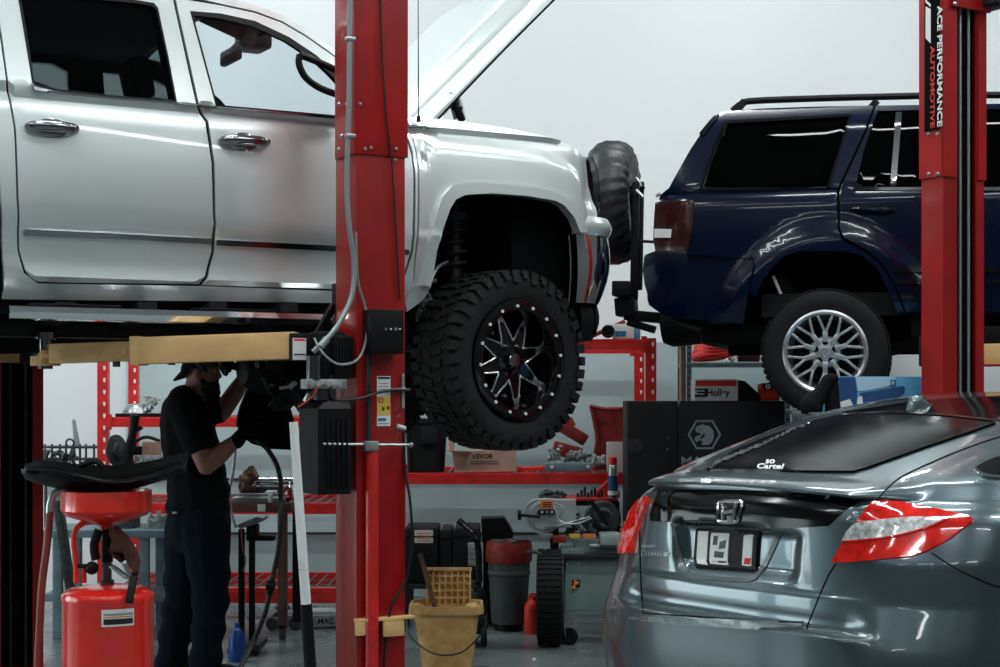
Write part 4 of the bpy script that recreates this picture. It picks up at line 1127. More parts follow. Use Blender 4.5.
mb = MB(); mb.tube([kq(356, 232, -.03), kq(358, 280, -.03), kq(366, 310, -.02), kq(366, 340, -.04), kq(357, 360, -.06), kq(338, 364, -.06), kq(322, 352, -.06), kq(314, 338, -.04)], .006, 6, k=6); mb.build('cable', 'conduit', LC, local=True)
mb = MB(); mb.tube([kq(404, 430, .0), kq(405, 470, -.01), kq(410, 500, -.02), kq(412, 540, -.02), kq(406, 580, -.02), kq(392, 605, -.03), kq(386, 640, -.03), kq(383, 680, -.03), kq(380, 720, -.02)], .007, 6, k=6); mb.build('cable', 'hose_black', LC, local=True)
# control box
a = kq(371, 309, -.09); b = kq(404, 354, -.09)
mb = MB(); mb.box(a.x, b.x, -.09, -.001, b.z, a.z, .006); CB = mb.build('control_box', 'black_plastic', LC, local=True)
for i, (x, r) in enumerate(((386, .006), (391, .005), (396, .008), (400, .005))):
    MB().cyl(kq(x, 329, -.09), kq(x, 329, -.098), r, n=10).build('push_button', 'label_white' if i % 2 else 'steel', CB, local=True)
# label with three fields
def kbox(nm, x0, y0, x1, y1, d0, d1, m, par=None, bev=0.0, label=None):
    a = kq(x0, y0, d0); b = kq(x1, y1, d0)
    return MB().box(a.x, b.x, d0, d1, b.z, a.z, bev).build(nm, m, par or LC, local=True, label=label)
LB = kbox('warning_label', 377, 376, 390.5, 426, -.003, 0, 'label_white')
kbox('label_field', 377, 397, 390.5, 415, -.0045, -.003, 'label_yellow', LB); kbox('label_field', 378, 418, 386, 421, -.0045, -.003, 'label_blue', LB); kbox('label_field', 378, 377, 390, 379, -.0045, -.003, 'ink', LB)
for y in (383, 386, 389, 392, 423): kbox('label_line', 378.5, y, 389, y + .8, -.0045, -.003, 'logo_grey', LB)
MB().torus(kq(381, 400, -.005), (0, 1, 0), .011, .003, 16, 6).build('label_mark', 'label_red', LB, local=True)
for x, y in ((382, 407), (387, 406)): kbox('label_mark', x, y, x + 2.5, y + 4, -.0045, -.003, 'ink', LB)
# safety rod, red guard tube, handle bar, brackets
mb = MB(); mb.cyl(kq(368.5, 352, -.03), kq(368.5, 450, -.03), .012, n=10)
for i in range(30): p = kq(368.5, 358 + i * 3, -.03); mb.torus(p, (0, 0, 1), .012, .0025, 10, 4)
mb.build('threaded_rod', 'dark_steel', LC, local=True)
mb = MB(); p = kq(372, 450, -.035); mb.cyl((p.x, -.035, .01), p, .030, n=18); mb.torus(p, (0, 0, 1), .026, .006, 18, 6); mb.build('guard_tube', 'rack_red', LC, local=True)
mb = MB(); mb.cyl(kq(323, 444, -.06), kq(412, 445, -.05), .007, n=8); mb.box(kq(364, 440, -.06).x, kq(378, 440, -.06).x, -.075, -.02, kq(370, 451, -.06).z, kq(370, 441, -.06).z, .006); mb.ball(kq(411, 445, -.05), .012)
mb.build('handle_bar', 'steel', LC, local=True)
mb = MB(); mb.tube([kq(331, 375, -.02), kq(331, 395, -.03), kq(340, 400, -.03), kq(362, 398, -.05), kq(380, 392, -.03), kq(395, 390, -.02), kq(410, 390, -.02)], .007, 8, k=6); mb.build('hydraulic_hose', 'hose_black', LC, local=True)
mb = MB(); mb.cyl(kq(403, 374, -.005), kq(403, 408, -.005), .008, n=8); mb.cyl(kq(391, 390, -.01), kq(405, 389, -.01), .008, n=8); mb.cyl(kq(396, 426, -.0), kq(405, 429, -.0), .013, n=10); mb.build('hose_fitting', 'cast_alu', LC, local=True)
p = kq(360, 619, -.03); b = kq(413, 623, -.03)
mb = MB(); mb.box(p.x - .02, b.x, -.05, -.001, p.z - .014, p.z, .003); 
for x0, x1 in ((359, 365), (383, 404)): a_ = kq(x0, 621, -.05); b_ = kq(x1, 635, -.05); mb.box(a_.x - (.02 if x0 < 370 else 0), b_.x, -.056, -.049, b_.z, a_.z, .008)
mb.build('hook_bracket', 'yellow_paint', LC, local=True)
# hydraulic power unit hung on the column's left side
mb = MB(); a = kq(322, 402, -.06); b = kq(351, 494, -.06)
mb.hexa([(a.x - .02, -.06, b.z), (b.x, -.06, b.z), (b.x, .16, b.z), (a.x - .02, .16, b.z), (a.x - .02, -.06, a.z - .03), (b.x, -.06, a.z - .03), (b.x, .16, a.z - .03), (a.x - .02, .16, a.z - .03)])
mb.hexa([(a.x - .02, -.06, a.z - .03), (b.x, -.06, a.z - .03), (b.x, .16, a.z - .03), (a.x - .02, .16, a.z - .03), (a.x + .02, -.04, a.z), (b.x, -.04, a.z), (b.x, .14, a.z), (a.x + .02, .14, a.z)])
PU = mb.build('oil_reservoir', 'black_plastic', LC, local=True)
for i in range(5):
    p = kq(327 + i * 5, 418, -.06); mb = MB(); mb.box(p.x - .004, p.x + .004, -.068, -.06, kq(330, 488, -.06).z, p.z, .002); mb.build('rib', 'black_plastic', PU, local=True)
mb = MB(); a = kq(307, 379, -.03); b = kq(347, 389, -.03); mb.box(a.x, b.x, -.03, .05, b.z, a.z, .005)
for x in (312, 319, 329, 340): mb.cyl(kq(x, 384, -.03), kq(x, 384, -.05), .012, n=10)
mb.build('valve_block', 'cast_alu', LC, local=True)
mb = MB(); mb.cyl(kq(323, 400, .02), kq(323, 388, .02), .045, n=16); mb.build('pump_neck', 'dark_steel', LC, local=True)
mb = MB(); mb.cyl(kq(314, 380, .0), kq(314, 356, .0), .034, n=20); mb.build('valve_cylinder', 'dark_chrome', LC, local=True)
mb = MB(); a = kq(334, 335, -.03); b = kq(357, 379, -.03); mb.box(a.x, b.x - .02, -.03, .14, b.z, a.z, .01)
a = kq(322, 331, -.0); b = kq(345, 378, .0); mb.box(a.x, b.x, .0, .15, b.z, a.z, .01)
for i in range(6): p = kq(336 + i * 3.2, 338, -.03); mb.box(p.x, p.x + .006, -.036, -.03, kq(340, 366, -.03).z, p.z)
mb.build('pump_motor', 'black_plastic', LC, local=True)
mb = MB(); mb.tube([kq(318, 384, -.04), kq(315, 394, -.05), kq(306, 402, -.05), kq(298, 408, -.04)], .005, 6, k=4); mb.build('hose_end', 'dull_red', LC, local=True)
# carriage, arm and pad
CA = MB(); a = kq(292, 333, .1); b = kq(334, 360, .1)
CA.box(a.x - .0, cw - .02, .10, .36, b.z, a.z, .008); CA.box(.02, cw - .02, cd, .33, b.z - .6, a.z + .25, .01)
CA.obox(kq(318, 333, .3), kq(334, 305, .3), .04, .03)
CG = CA.build('carriage', 'black_plastic', LC, local=True)
def tk(p): # truck-frame point -> world
    return Vector((TF.o.x + p.x * TF.c - p.y * TF.s, TF.o.y + p.x * TF.s + p.y * TF.c, p.z))
A0 = tk(q(298, 345.5, -.42)); A1 = tk(q(140, 351, -.02)); A2 = tk(q(52, 354, .28)); ap = tk(q(45.5, 350, .36)); zt_ = tk(q(45, 335, .36)).z
mb = MB(); mb.obox(A0, A1, .10, .125, bev=.008); AR = mb.build('lift_arm', 'yellow_paint', CG)
mb = MB(); mb.obox(A1.lerp(A0, .15), A2, .075, .092, bev=.006); mb.obox(A1.lerp(A2, -.04), A1.lerp(A2, .06), .115, .135, bev=.006)
mb.cyl((ap.x, ap.y, ap.z - .075), (ap.x, ap.y, ap.z - .03), .07, n=20); mb.obox(A2, ap - Vector((0, 0, .052)), .10, .045, bev=.01)
for k in (.2, .5): pp_ = A1.lerp(A2, k); mb.cyl(pp_ + Vector((.02, -.05, 0)), pp_ + Vector((.02, -.04, 0)), .011, n=8)
mb.build('arm_extension', 'yellow_paint', AR)
mb = MB(); mb.cyl((ap.x, ap.y, ap.z - .09), (ap.x, ap.y, zt_), .034, n=20); mb.cyl((ap.x, ap.y, zt_ - .02), (ap.x, ap.y, zt_ + .012), .055, n=20); mb.build('lift_pad', 'dark_chrome', AR)
for k in (.45, .8): pp_ = A1.lerp(A0, k - .6); mb = MB(); mb.cyl(pp_ - Vector((0, 0, .07)), pp_ - Vector((0, 0, .045)), .018, n=8); mb.build('stop_bolt', 'dark_steel', AR)
s0 = kq(293, 338, .095); s1 = kq(306, 360, .095)
ST = MB().box(s0.x, s1.x, .093, .1, s1.z, s0.z).build('sticker', 'label_white', CG, local=True)
MB().box(s0.x + .004, s1.x - .004, .0915, .093, s0.z - .012, s0.z - .003).build('sticker_band', 'label_red', ST, local=True)
MB().box(s0.x + .004, s1.x - .004, .0915, .093, s0.z - .078, s0.z - .072).build('sticker_band', 'ink', ST, local=True)
# column of channel section with open side, cables inside
def channel(root, w, d, h, lipL, lipR, m='red_paint'):
    t = .012
    prof = [(0, 0), (lipL, 0), (lipL, t), (t, t), (t, d - t), (w - t, d - t), (w - t, t), (w - lipR, t), (w - lipR, 0), (w, 0), (w, d), (0, d)]
    mb = MB(); mb.prism([(x, y, .012) for x, y in prof], (0, 0, h - .012)); c = mb.build('column', m, root, local=True)
    MB().box(-.02, w + .02, -.02, d + .1, 0, .014).build('base_plate', m, root, local=True)
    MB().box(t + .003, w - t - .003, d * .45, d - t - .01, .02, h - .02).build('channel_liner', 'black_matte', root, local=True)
    return c
LL = thing('lift_column', 'dark red lift column at the left edge of the picture, behind the oil drain', 'vehicle lift', (P(-8, 395, 9.2).x, 9.2, 0), math.radians(20))
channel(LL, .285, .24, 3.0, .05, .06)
for x in (.105, .19):
    mb = MB(); mb.cyl((x, .04, .02), (x, .04, 2.95), .010, n=8); mb.build('lift_cable', 'dark_steel', LL, local=True)
def llp(x, y, Z): return P(x, y, Z)
mb = MB(); a = P(16, 337, 9.15); b = P(38, 364, 9.15); mb.box(a.x, b.x, 9.05, 9.35, b.z, a.z + .05, .01); mb.build('carriage', 'black_plastic', LL)
mb = MB(); a = P(-60, 350, 8.75); b = P(17, 350, 8.98); mb.obox(a, b, .11, .14, bev=.008); mb.build('lift_arm', 'yellow_paint', LL)
# right column with the shop sign
R2 = Frame(P(943, 395, 8.2).x, 8.2, 33)
RL = thing('lift_column', 'red lift column on the right in front of the blue car, carrying a black vertical sign', 'vehicle lift', (R2.o.x, R2.o.y, 0), R2.yaw)
def rq(x, y, d=0.0): t, z = R2.px(x, y, d); return Vector((t, d, z))
wR = rq(984, 300).x; 
def rleft(x, y, sx=0.0): # point on the left flank plane x = sx
    p0 = Vector(((x - CX) / F, 1, -(y - HY) / F)); n_ = Vector((R2.c, R2.s, 0)); k = (n_.dot(R2.o) + sx) / n_.dot(p0)
    w_ = p0 * k + Vector((0, 0, EYE)); l = w_ - R2.o; return Vector((sx, -l.x * R2.s + l.y * R2.c, w_.z))
dR = rleft(921.5, 300).y
sl0 = rq(957, 300).x; sl1 = rq(976.5, 300).x
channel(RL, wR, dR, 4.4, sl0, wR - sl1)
zsl = rq(960, 178).z
mb = MB(); mb.box(-.010, 0, -.009, dR + .008, zsl, 4.4); mb.box(-.010, sl0 - .01, -.010, 0, zsl, 4.4); mb.box(sl1 + .005, wR + .008, -.010, 0, zsl, 4.4); mb.build('column_sleeve', 'red_paint', RL, local=True)
for x in (961.5, 970): p = rq(x, 300, .02); mb = MB(); mb.cyl((p.x, .03, .02), (p.x, .03, 4.3), .008, n=8); mb.build('lift_cable', 'galv', RL, local=True)
mb = MB(); p = rq(955, 10); b = rq(996, -30); mb.box(rq(950, 5).x, wR + .02, -.03, -.01, rq(950, 7).z, rq(950, -30).z, .003); mb.build('head_plate', 'red_paint', RL, local=True)
mb = MB(); mb.box(rq(978, 5).x, rq(997, 5).x, -.12, .1, rq(980, 7).z, rq(980, -10).z, .004); mb.build('cable_guide', 'dark_steel', RL, local=True)
for x, y in ((928.5, 134), (937.5, 134), (928.5, 174), (937.5, 174)):
    p = rleft(x, y, -.010); mb = MB(); mb.lathe([(0, -.008), (.007, -.007), (.011, 0), (0, 0)], p, (1, 0, 0), 10); mb.build('bolt', 'steel', RL, local=True)
p = rq(955, 4, -.03); MB().lathe([(0, -.010), (.009, -.008), (.013, 0), (0, 0)], p, (0, 1, 0), 10).build('bolt', 'steel', RL, local=True)
# sign: board on the left flank, wording runs downward
s0 = rleft(925.5, 1, -.010); s1 = rleft(940, 129, -.010)
ztop, zbot = rleft(933, -1, -.01).z, rleft(933, 130.5, -.01).z
yl_, yr_ = s0.y, s1.y   # left edge further in
SG = MB().box(-.018, -.010, yr_, yl_, zbot, ztop).build('sign_board', 'black_gloss', RL, local=True)
wy = yl_ - yr_
mb = MB(); text_mesh(mb, 'ACE PERFORMANCE', (-.018, yr_ + wy * .10, rleft(936, 7, -.01).z), (0, 0, -1), (0, -1, 0), rleft(936, 7, -.01).z - zbot - .012, wy * .34, .002, .02)
# reading direction is down, so the letters' tops face the right edge
for v in mb.b.verts: pass
mb.build('sign_lettering', 'label_white', SG, local=True)
mb = MB(); zz = rleft(929, 47, -.01).z; text_mesh(mb, 'AUTOMOTIVE', (-.018, yr_ + wy * .58, zz), (0, 0, -1), (0, -1, 0), zz - zbot - .012, wy * .30, .002, .02)
mb.build('sign_lettering', 'label_red', SG, local=True)
mb = MB(); z9 = rleft(929, 44, -.01).z; z7 = rleft(929, 10, -.01).z
mb.prism([(-.018, yr_ + wy * .56, z9), (-.018, yr_ + wy * .90, z9 + .03), (-.018, yr_ + wy * .90, z7 + .02), (-.018, yr_ + wy * .56, z7)], (-.002, 0, 0)); mb.build('sign_stripe', 'label_white', SG, local=True)
mb = MB(); z9 = rleft(929, 8, -.01).z; mb.prism([(-.018, yr_ + wy * .56, z9 - .0), (-.018, yr_ + wy * .90, z9 + .03), (-.018, yr_ + wy * .90, z9 + .045), (-.018, yr_ + wy * .56, z9 + .015)], (-.002, 0, 0)); mb.build('sign_stripe', 'label_white', SG, local=True)
mb = MB(); a = P(960, 355, 8.65); b = P(1130, 352, 8.9); mb.obox(a, b, .1, .115, bev=.008); RA = mb.build('lift_arm', 'yellow_paint', RL)
a = P(960, 366, 8.63); b = P(1130, 363, 8.88); MB().obox(a, b, .1, .012).build('arm_edge', 'red_paint', RA)
mb = MB(); mb.box(.03, wR - .03, dR * .5, dR + .05, rq(950, 366).z, rq(950, 335).z, .01); mb.build('carriage', 'black_plastic', RL, local=True)
# ---------------------------------------------------------------- mechanic
MZ = 9.1
def mp(x, y, d=0.0): p = P(x, y, MZ + d); return p
def limb(mb, pts, rads, n=14):
    """tapering limb; rads may be (across picture, along depth)"""
    P_ = [Vector(p) for p in pts]
    for i in range(len(P_) - 1):
        a, b = P_[i], P_[i + 1]; k = 8
        r0 = rads[i] if hasattr(rads[i], '__len__') else (rads[i], rads[i]); r1 = rads[i + 1] if hasattr(rads[i + 1], '__len__') else (rads[i + 1], rads[i + 1])
        for j in range(k + 1):
            t = j / k; u = t * t * (3 - 2 * t) * .4 + t * .6
            rx = r0[0] + (r1[0] - r0[0]) * u; ry = r0[1] + (r1[1] - r0[1]) * u
            mb.ball(a.lerp(b, t), (rx, ry, rx), 10)
def fuse(mb, name, m, parent, voxel=.012, it=4, warp=None):
    """grow one continuous skin round the joined forms"""
    me = bpy.data.meshes.new(name); mb.b.to_mesh(me); mb.b.free()
    ob = bpy.data.objects.new(name, me); COL.objects.link(ob)
    r = ob.modifiers.new('r', 'REMESH'); r.mode = 'VOXEL'; r.voxel_size = voxel
    s_ = ob.modifiers.new('s', 'SMOOTH'); s_.iterations = it; s_.factor = .6
    bpy.context.view_layer.update()
    dg = bpy.context.evaluated_depsgraph_get()
    me2 = bpy.data.meshes.new_from_object(ob.evaluated_get(dg)); bpy.data.objects.remove(ob)
    inv = INV[parent.name]
    me2.transform(inv)
    if warp:
        for v in me2.vertices: v.co = warp(v.co)
    me2.polygons.foreach_set('use_smooth', [True] * len(me2.polygons))
    me2.materials.clear(); me2.materials.append(M[m]); me2.name = name
    o = bpy.data.objects.new(name, me2); COL.objects.link(o); o.parent = parent; INV[o.name] = inv
    return o
MN = thing('person', 'person in black cap, tee shirt and trousers working under the raised silver truck', 'person', (mp(192, 395).x, MZ, 0))
B = MB()
hd = mp(201.5, 374)
# torso, neck, head
limb(B, [mp(195, 520), mp(196, 490), mp(190, 450), mp(185, 418), mp(184, 402)], [(.15, .17), (.15, .165), (.145, .18), (.13, .18), (.08, .14)])
limb(B, [mp(188, 402), mp(195, 388), mp(199, 378)], [.068, .062, .062])
B.ball(hd + Vector((0, 0, .02)), (.098, .076, .115), 18); B.ball(hd + Vector((.035, 0, -.05)), (.06, .055, .065), 14)
# nose, brow, lips, chin, ear
B.ball(hd + Vector((.102, 0, -.012)), (.018, .014, .018), 8); B.ball(hd + Vector((.094, 0, .012)), (.014, .011, .03), 8)
B.ball(hd + Vector((.082, 0, .035)), (.02, .05, .012), 8); B.ball(hd + Vector((.086, 0, -.048)), (.016, .024, .008), 8); B.ball(hd + Vector((.086, 0, -.06)), (.014, .022, .008), 8); B.ball(hd + Vector((.07, 0, -.092)), (.025, .03, .022), 10)
for sg in (-1, 1): B.ball(hd + Vector((-.012, sg * .080, -.005)), (.020, .010, .032), 10)
# near arm bent up, far arm reaching up
nS, nE, nW = mp(183, 404, -.19), mp(206, 466, -.24), mp(240, 437, -.18)
fS, fE, fW = mp(200, 404, .16), mp(222, 412, .10), mp(254, 364, .05)
limb(B, [nS, nS.lerp(nE, .5), nE], [.075, .068, .052]); limb(B, [nE, nE.lerp(nW, .35), nW], [.052, .056, .034])
limb(B, [fS, fS.lerp(fE, .5), fE], [.07, .065, .055]); limb(B, [fE, fE.lerp(fW, .35), fW], [.055, .055, .034])
# legs
def leg(xh, xk, xa, d):
    H_, K_, A_ = mp(xh, 528, d), mp(xk, 598, d), mp(xa, 664, d)
    limb(B, [H_, K_, A_], [.10, .068, .045]); return H_, K_, A_
lg1 = leg(205, 211, 205, -.10); lg2 = leg(190, 182, 170, .10)
def hand(mb, wrist, dirv, palmn, scale=1.0, curl=.9, fan=1):
    d = dirv.normalized(); n = (palmn - d * palmn.dot(d)).normalized(); sd = d.cross(n)
    c = wrist + d * .05 * scale
    old = mb.m; R = Matrix((d, sd, n)).transposed().to_4x4(); R.translation = c
    mb.m = R; mb.ball((0, 0, 0), (.052 * scale, .042 * scale, .020 * scale), 12); mb.m = old
    for i, (o, L) in enumerate(((-.030, .068), (-.010, .080), (.011, .074), (.030, .056))):
        p = wrist + d * .088 * scale + sd * o * scale; dd = d.copy(); pts = [p]
        for k, f in enumerate((.45, .32, .25)):
            an = curl * (.35 + .45 * k); dk = d * math.cos(an) + n * math.sin(an) + sd * o * fan; p = p + dk.normalized() * L * f * scale; pts.append(p)
        mb.tube(smooth_pts(pts, 3), [.0105 * scale, .0095 * scale, .0085 * scale, .007 * scale], 8)
        for q_ in pts: mb.ball(q_, .009 * scale, 8)
    p = wrist + d * .03 * scale - sd * .034 * scale; p1 = p + (d * .7 - sd * .8 + n * .3).normalized() * .038 * scale; p2 = p1 + (d * .9 - sd * .1 + n * .6).normalized() * .030 * scale
    mb.tube([p, p1, p2], [.013 * scale, .011 * scale, .008 * scale], 8); mb.ball(p2, .009 * scale, 8)
hand(B, nW, mp(254, 418, -.12) - nW, Vector((.5, .9, .2)))
hand(B, fW, Vector((.4, 0, 1)), Vector((1, -.2, -.3)))
fuse(B, 'body', 'skin', MN, .009, 3)
# eyes
for sg in (-1, 1):
    e = MB(); e.ball(hd + Vector((.078, sg * .030, .018)), .012, 10); e.build('eye', 'label_white', MN)
# beard and cap
B = MB(); B.ball(hd + Vector((.045, 0, -.075)), (.062, .066, .05), 14); B.ball(hd + Vector((.075, 0, -.105)), (.035, .04, .035), 12); B.ball(hd + Vector((.015, 0, -.04)), (.03, .079, .035), 12); B.ball(hd + Vector((.092, 0, -.036)), (.010, .028, .006), 8)
fuse(B, 'beard', 'beard', MN, .008, 2)
B = MB()
rows = []
for i in range(9):
    a = (PI / 2) * i / 8; r = []
    for j in range(28):
        b = 2 * PI * j / 28; r.append(hd + Vector((math.cos(b) * .112 * math.cos(a) - .006 + .0 * math.sin(a), math.sin(b) * .092 * math.cos(a), .035 + .10 * math.sin(a) + .018 * math.cos(b) * math.cos(a))))
    rows.append(r)
B.grid(rows, closeu=True)
cap = B.build('cap', 'black_cloth', MN)
B = MB(); rr_ = []
for i in range(7):
    k = i / 6; r = []
    for j in range(11):
        v = j / 10 * 2 - 1; L_ = .085 * k * math.sqrt(max(0, 1 - (v * .92) ** 2))
        r.append(hd + Vector((-.098 * math.sqrt(1 - .75 * v * v) - L_ * .75, v * .082, .030 - L_ * .85 - .01 * v * v)))
    rr_.append(r)
B.grid(rr_); B.grid([[p + Vector((-.002, 0, .006)) for p in r] for r in rr_]); B.build('cap_brim', 'black_cloth', cap)
# shirt and trousers
B = MB()
limb(B, [mp(198, 506), mp(199, 488), mp(194, 462), mp(189, 436), mp(186, 415), mp(184, 400)], [(.185, .20), (.178, .195), (.172, .20), (.162, .21), (.145, .21), (.09, .15)])
limb(B, [nS, nS.lerp(nE, .35), nS.lerp(nE, .62)], [.098, .092, .086]); limb(B, [fS, fS.lerp(fE, .5), fS.lerp(fE, .8)], [.092, .085, .08])
cz = mp(0, 515).z
fuse(B, 'tee_shirt', 'black_cloth', MN, .012, 4, warp=lambda c: Vector((c.x + .006 * math.sin(c.z * 55 + c.x * 30) * (1 if c.z < 1.15 else .4), c.y, max(c.z, cz))))
B = MB()
limb(B, [mp(199, 505), mp(199, 525)], [(.178, .19), (.185, .20)])
for (H_, K_, A_), ww in ((lg1, .0), (lg2, .0)):
    limb(B, [H_, H_.lerp(K_, .5), K_, K_.lerp(A_, .5), A_ - Vector((0, 0, .03))], [.150, .128, .108, .098, .092])
fuse(B, 'trousers', 'navy_cloth', MN, .012, 3, warp=lambda c: Vector((c.x + .008 * math.sin(c.z * 38 + c.x * 18) * ss(.8, .5, c.z), c.y, c.z)))
MB().box(mp(180, 508).x, mp(184, 508).x, MZ - .215, MZ - .205, mp(0, 511).z, mp(0, 509).z).build('belt_label', 'label_white', MN)
for (H_, K_, A_) in (lg1, lg2):
    B = MB(); f = Vector((A_.x, A_.y, 0))
    limb(B, [A_, f + Vector((-.01, 0, .09))], [.06, .058]); B.ball(f + Vector((.0, 0, .05)), (.075, .05, .05), 12); B.ball(f + Vector((.10, 0, .045)), (.10, .052, .045), 12); B.ball(f + Vector((.17, 0, .04)), (.055, .05, .038), 12)
    B.box(f.x - .07, f.x + .22, f.y - .048, f.y + .048, .002, .03, .01)
    fuse(B, 'boot', 'black_plastic', MN, .010, 3)
# gloves
for nm, w_, dv_, pn in (('glove', nW, mp(254, 418, -.12) - nW, Vector((.5, .9, .2))), ('glove', fW, Vector((.4, 0, 1)), Vector((1, -.2, -.3)))):
    B = MB(); hand(B, w_, dv_, pn, 1.14); d = dv_.normalized(); limb(B, [w_ - d * .03, w_ + d * .03], [.044, .038]); fuse(B, nm, 'black_cloth', MN, .007, 2)
# black plastic liner panel he holds
shp = [(262, 358), (250, 383), (240, 408), (236, 424), (241, 436), (252, 444), (270, 449), (291, 450), (294, 420), (290, 405), (280, 398), (272, 384), (269, 362)]
B = MB(); k_ = lambda x, y, o: P(x, y, 8.98 + o + .10 * math.sin((x - 236) / 58 * PI))
B.slab([(x, -y) for x, y in shp], [], 4, lambda x, y: k_(x, -y, 0), lambda x, y: k_(x, -y, .012))
rib = [k_(x, y, -.006) for x, y in ((262, 358), (250, 383), (240, 408), (236.5, 424))]
o = B.build('liner_panel', 'black_matte'); tag(o, 'black moulded plastic panel held by the person in the cap', 'car part')
B = MB(); B.tube(rib, .006, 6, k=4); B.build('rim_edge', 'steel', o, label='thin bright edge')  # thin steel-coloured strip along one edge of the black panel
# ---------------------------------------------------------------- helpers for things placed by depth
def pbox(mb, x0, y0, x1, y1, Z, dep, bev=0.0):
    """box whose front at depth Z spans the given view rectangle"""
    a = P(x0, y0, Z); b = P(x1, y1, Z)
    mb.box(a.x, b.x, Z, Z + dep, b.z, a.z, bev); return mb
def one(mb, name, m, label, cat, group=None): return tag(mb.build(name, m), label, cat, group)
def ground(x, Z): return (P(x, 395, Z).x, Z, 0)
# ---------------------------------------------------------------- oil drain
DZ_ = 7.15
ox = P(108, 395, DZ_).x
D = thing('oil_drain', 'red oil drain tank with a funnel bowl, on the floor in front of the person', 'oil drain', (ox, DZ_, 0))
zt = P(0, 590, DZ_).z; r = 45.0 / F * DZ_
mb = MB(); mb.lathe([(0, .10), (r * .8, .10), (r, .13), (r, zt - .045), (r * 1.012, zt - .04), (r * 1.012, zt - .02), (r * .97, zt - .005), (r * .8, zt + .012), (r * .3, zt + .025), (0, zt + .028)], (ox, DZ_, 0), n=56)
mb.build('tank', 'tank_red', D)
for a in (.6, 2.2, 3.8, 5.4): 
    mb = MB(); c = Vector((ox + math.cos(a) * r * .8, DZ_ + math.sin(a) * r * .8, .04)); mb.lathe([(0, -.012), (.035, -.012), (.04, 0), (.035, .012), (0, .012)], c, (1, 0, 0), 16); mb.cyl(c, c + Vector((0, 0, .08)), .012); mb.build('caster', 'rubber', D)
a0 = P(62, 0, DZ_).x; a1 = P(151, 0, DZ_).x; zr = P(0, 490, DZ_).z; zb2 = P(0, 514, DZ_).z; zn = P(0, 526, DZ_).z; cx_ = (a0 + a1) / 2; rb = (a1 - a0) / 2
mb = MB(); mb.lathe([(.022, zn - .03), (.03, zn), (rb * .45, zb2 - .035), (rb * .9, zb2 - .005), (rb, zb2 + .02), (rb, zr - .005), (rb * 1.015, zr), (rb * .985, zr), (rb * .97, zr - .01), (rb * .97, zb2 + .02), (rb * .5, zb2 - .02), (.015, zn)], (cx_, DZ_, 0), n=56)
mb.build('funnel_bowl', 'tank_red', D)
def dp(x, y, d=0.0): return P(x, y, DZ_ + d)
mb = MB(); mb.tube([dp(76, 583, -.05), dp(76, 560, -.05), dp(74, 545, -.05), dp(75, 531, -.05), dp(84, 523, -.05), dp(100, 522, -.03)], .013, 10, k=6); mb.build('pipe', 'tank_red', D)
mb = MB(); mb.cyl(dp(84, 583, -.03), dp(84, 566, -.03), .012, n=10); mb.build('pipe', 'tank_red', D)
mb = MB(); mb.cyl(dp(107, 585), dp(107, 562), .021, n=14); mb.cyl(dp(107, 588), dp(107, 580), .032, n=14); mb.cyl(dp(107, 567), dp(107, 564), .026, n=8); mb.build('valve', 'cast_iron', D)
mb = MB(); mb.cyl(dp(107, 562), dp(107, 528), .027, n=14); mb.tube([dp(96, 560, -.04), dp(94, 545, -.04), dp(99, 530, -.04)], .02, 10, k=3); mb.ball(dp(92, 568, -.05), .03); mb.cyl(dp(78, 566, -.06), dp(95, 566, -.06), .010); mb.build('stand_pipe', 'black_plastic', D)
mb = MB(); mb.tube([dp(50, 520, -.03), dp(50, 506, -.03), dp(54, 494, -.03), dp(62, 491, -.02)], .017, 12, k=5); mb.build('elbow', 'galv', D)
mb = MB(); mb.tube([dp(50, 512, -.03), dp(47, 545, -.05), dp(42, 585, -.06), dp(40, 620, -.06), dp(38, 680, -.06), dp(44, 740, -.05), dp(62, 735, -.02)], .017, 12, k=6); mb.build('return_hose', 'oil_hose', D)
mb = MB(); mb.obox(dp(112, 566, -.12), dp(128, 578, -.14), .05, .008, bev=.002); mb.obox(dp(124, 564, -.12), dp(134, 580, -.13), .03, .01); TW_ = mb.build('clamp', 'steel', D)
mb = MB(); mb.obox(dp(134, 576, -.14), dp(129, 603, -.19), .032, .03, (0, 1, 0), .006); mb.ball(dp(135, 573, -.13), .014); mb.build('clamp_handle', 'black_plastic', TW_)
mb = MB(); yl_ = -r
lx0, lx1 = dp(103, 0).x, dp(131, 0).x
def cyl_patch(x0, y0, x1, y1, off, m, name, par):
    R_ = r + off; rows = []; rows2 = []
    for k in range(2):
        z = P(0, (y0, y1)[k], DZ_ - r).z; rr1 = []; rr2 = []
        for i in range(9):
            X = P(x0 + (x1 - x0) * i / 8, 0, DZ_ - r * .95).x - ox; an = math.asin(max(-1, min(1, X / r)))
            rr1.append((ox + math.sin(an) * R_, DZ_ - math.cos(an) * R_, z)); rr2.append((ox + math.sin(an) * (R_ - .001), DZ_ - math.cos(an) * (R_ - .001), z))
        rows.append(rr1); rows2.append(rr2)
    mb = MB(); mb.grid(rows); mb.grid(rows2); mb.grid([rows[0], rows2[0]]); mb.grid([rows[1], rows2[1]])
    return mb.build(name, m, par)
LBL = cyl_patch(102, 610, 131, 627, .002, 'label_white', 'label', D)
cyl_patch(104, 619.5, 130, 625, .003, 'ink', 'label_band', LBL); cyl_patch(104, 614, 130, 616, .003, 'logo_grey', 'label_line', LBL); cyl_patch(104, 617, 130, 618.4, .003, 'label_orange', 'label_line', LBL)
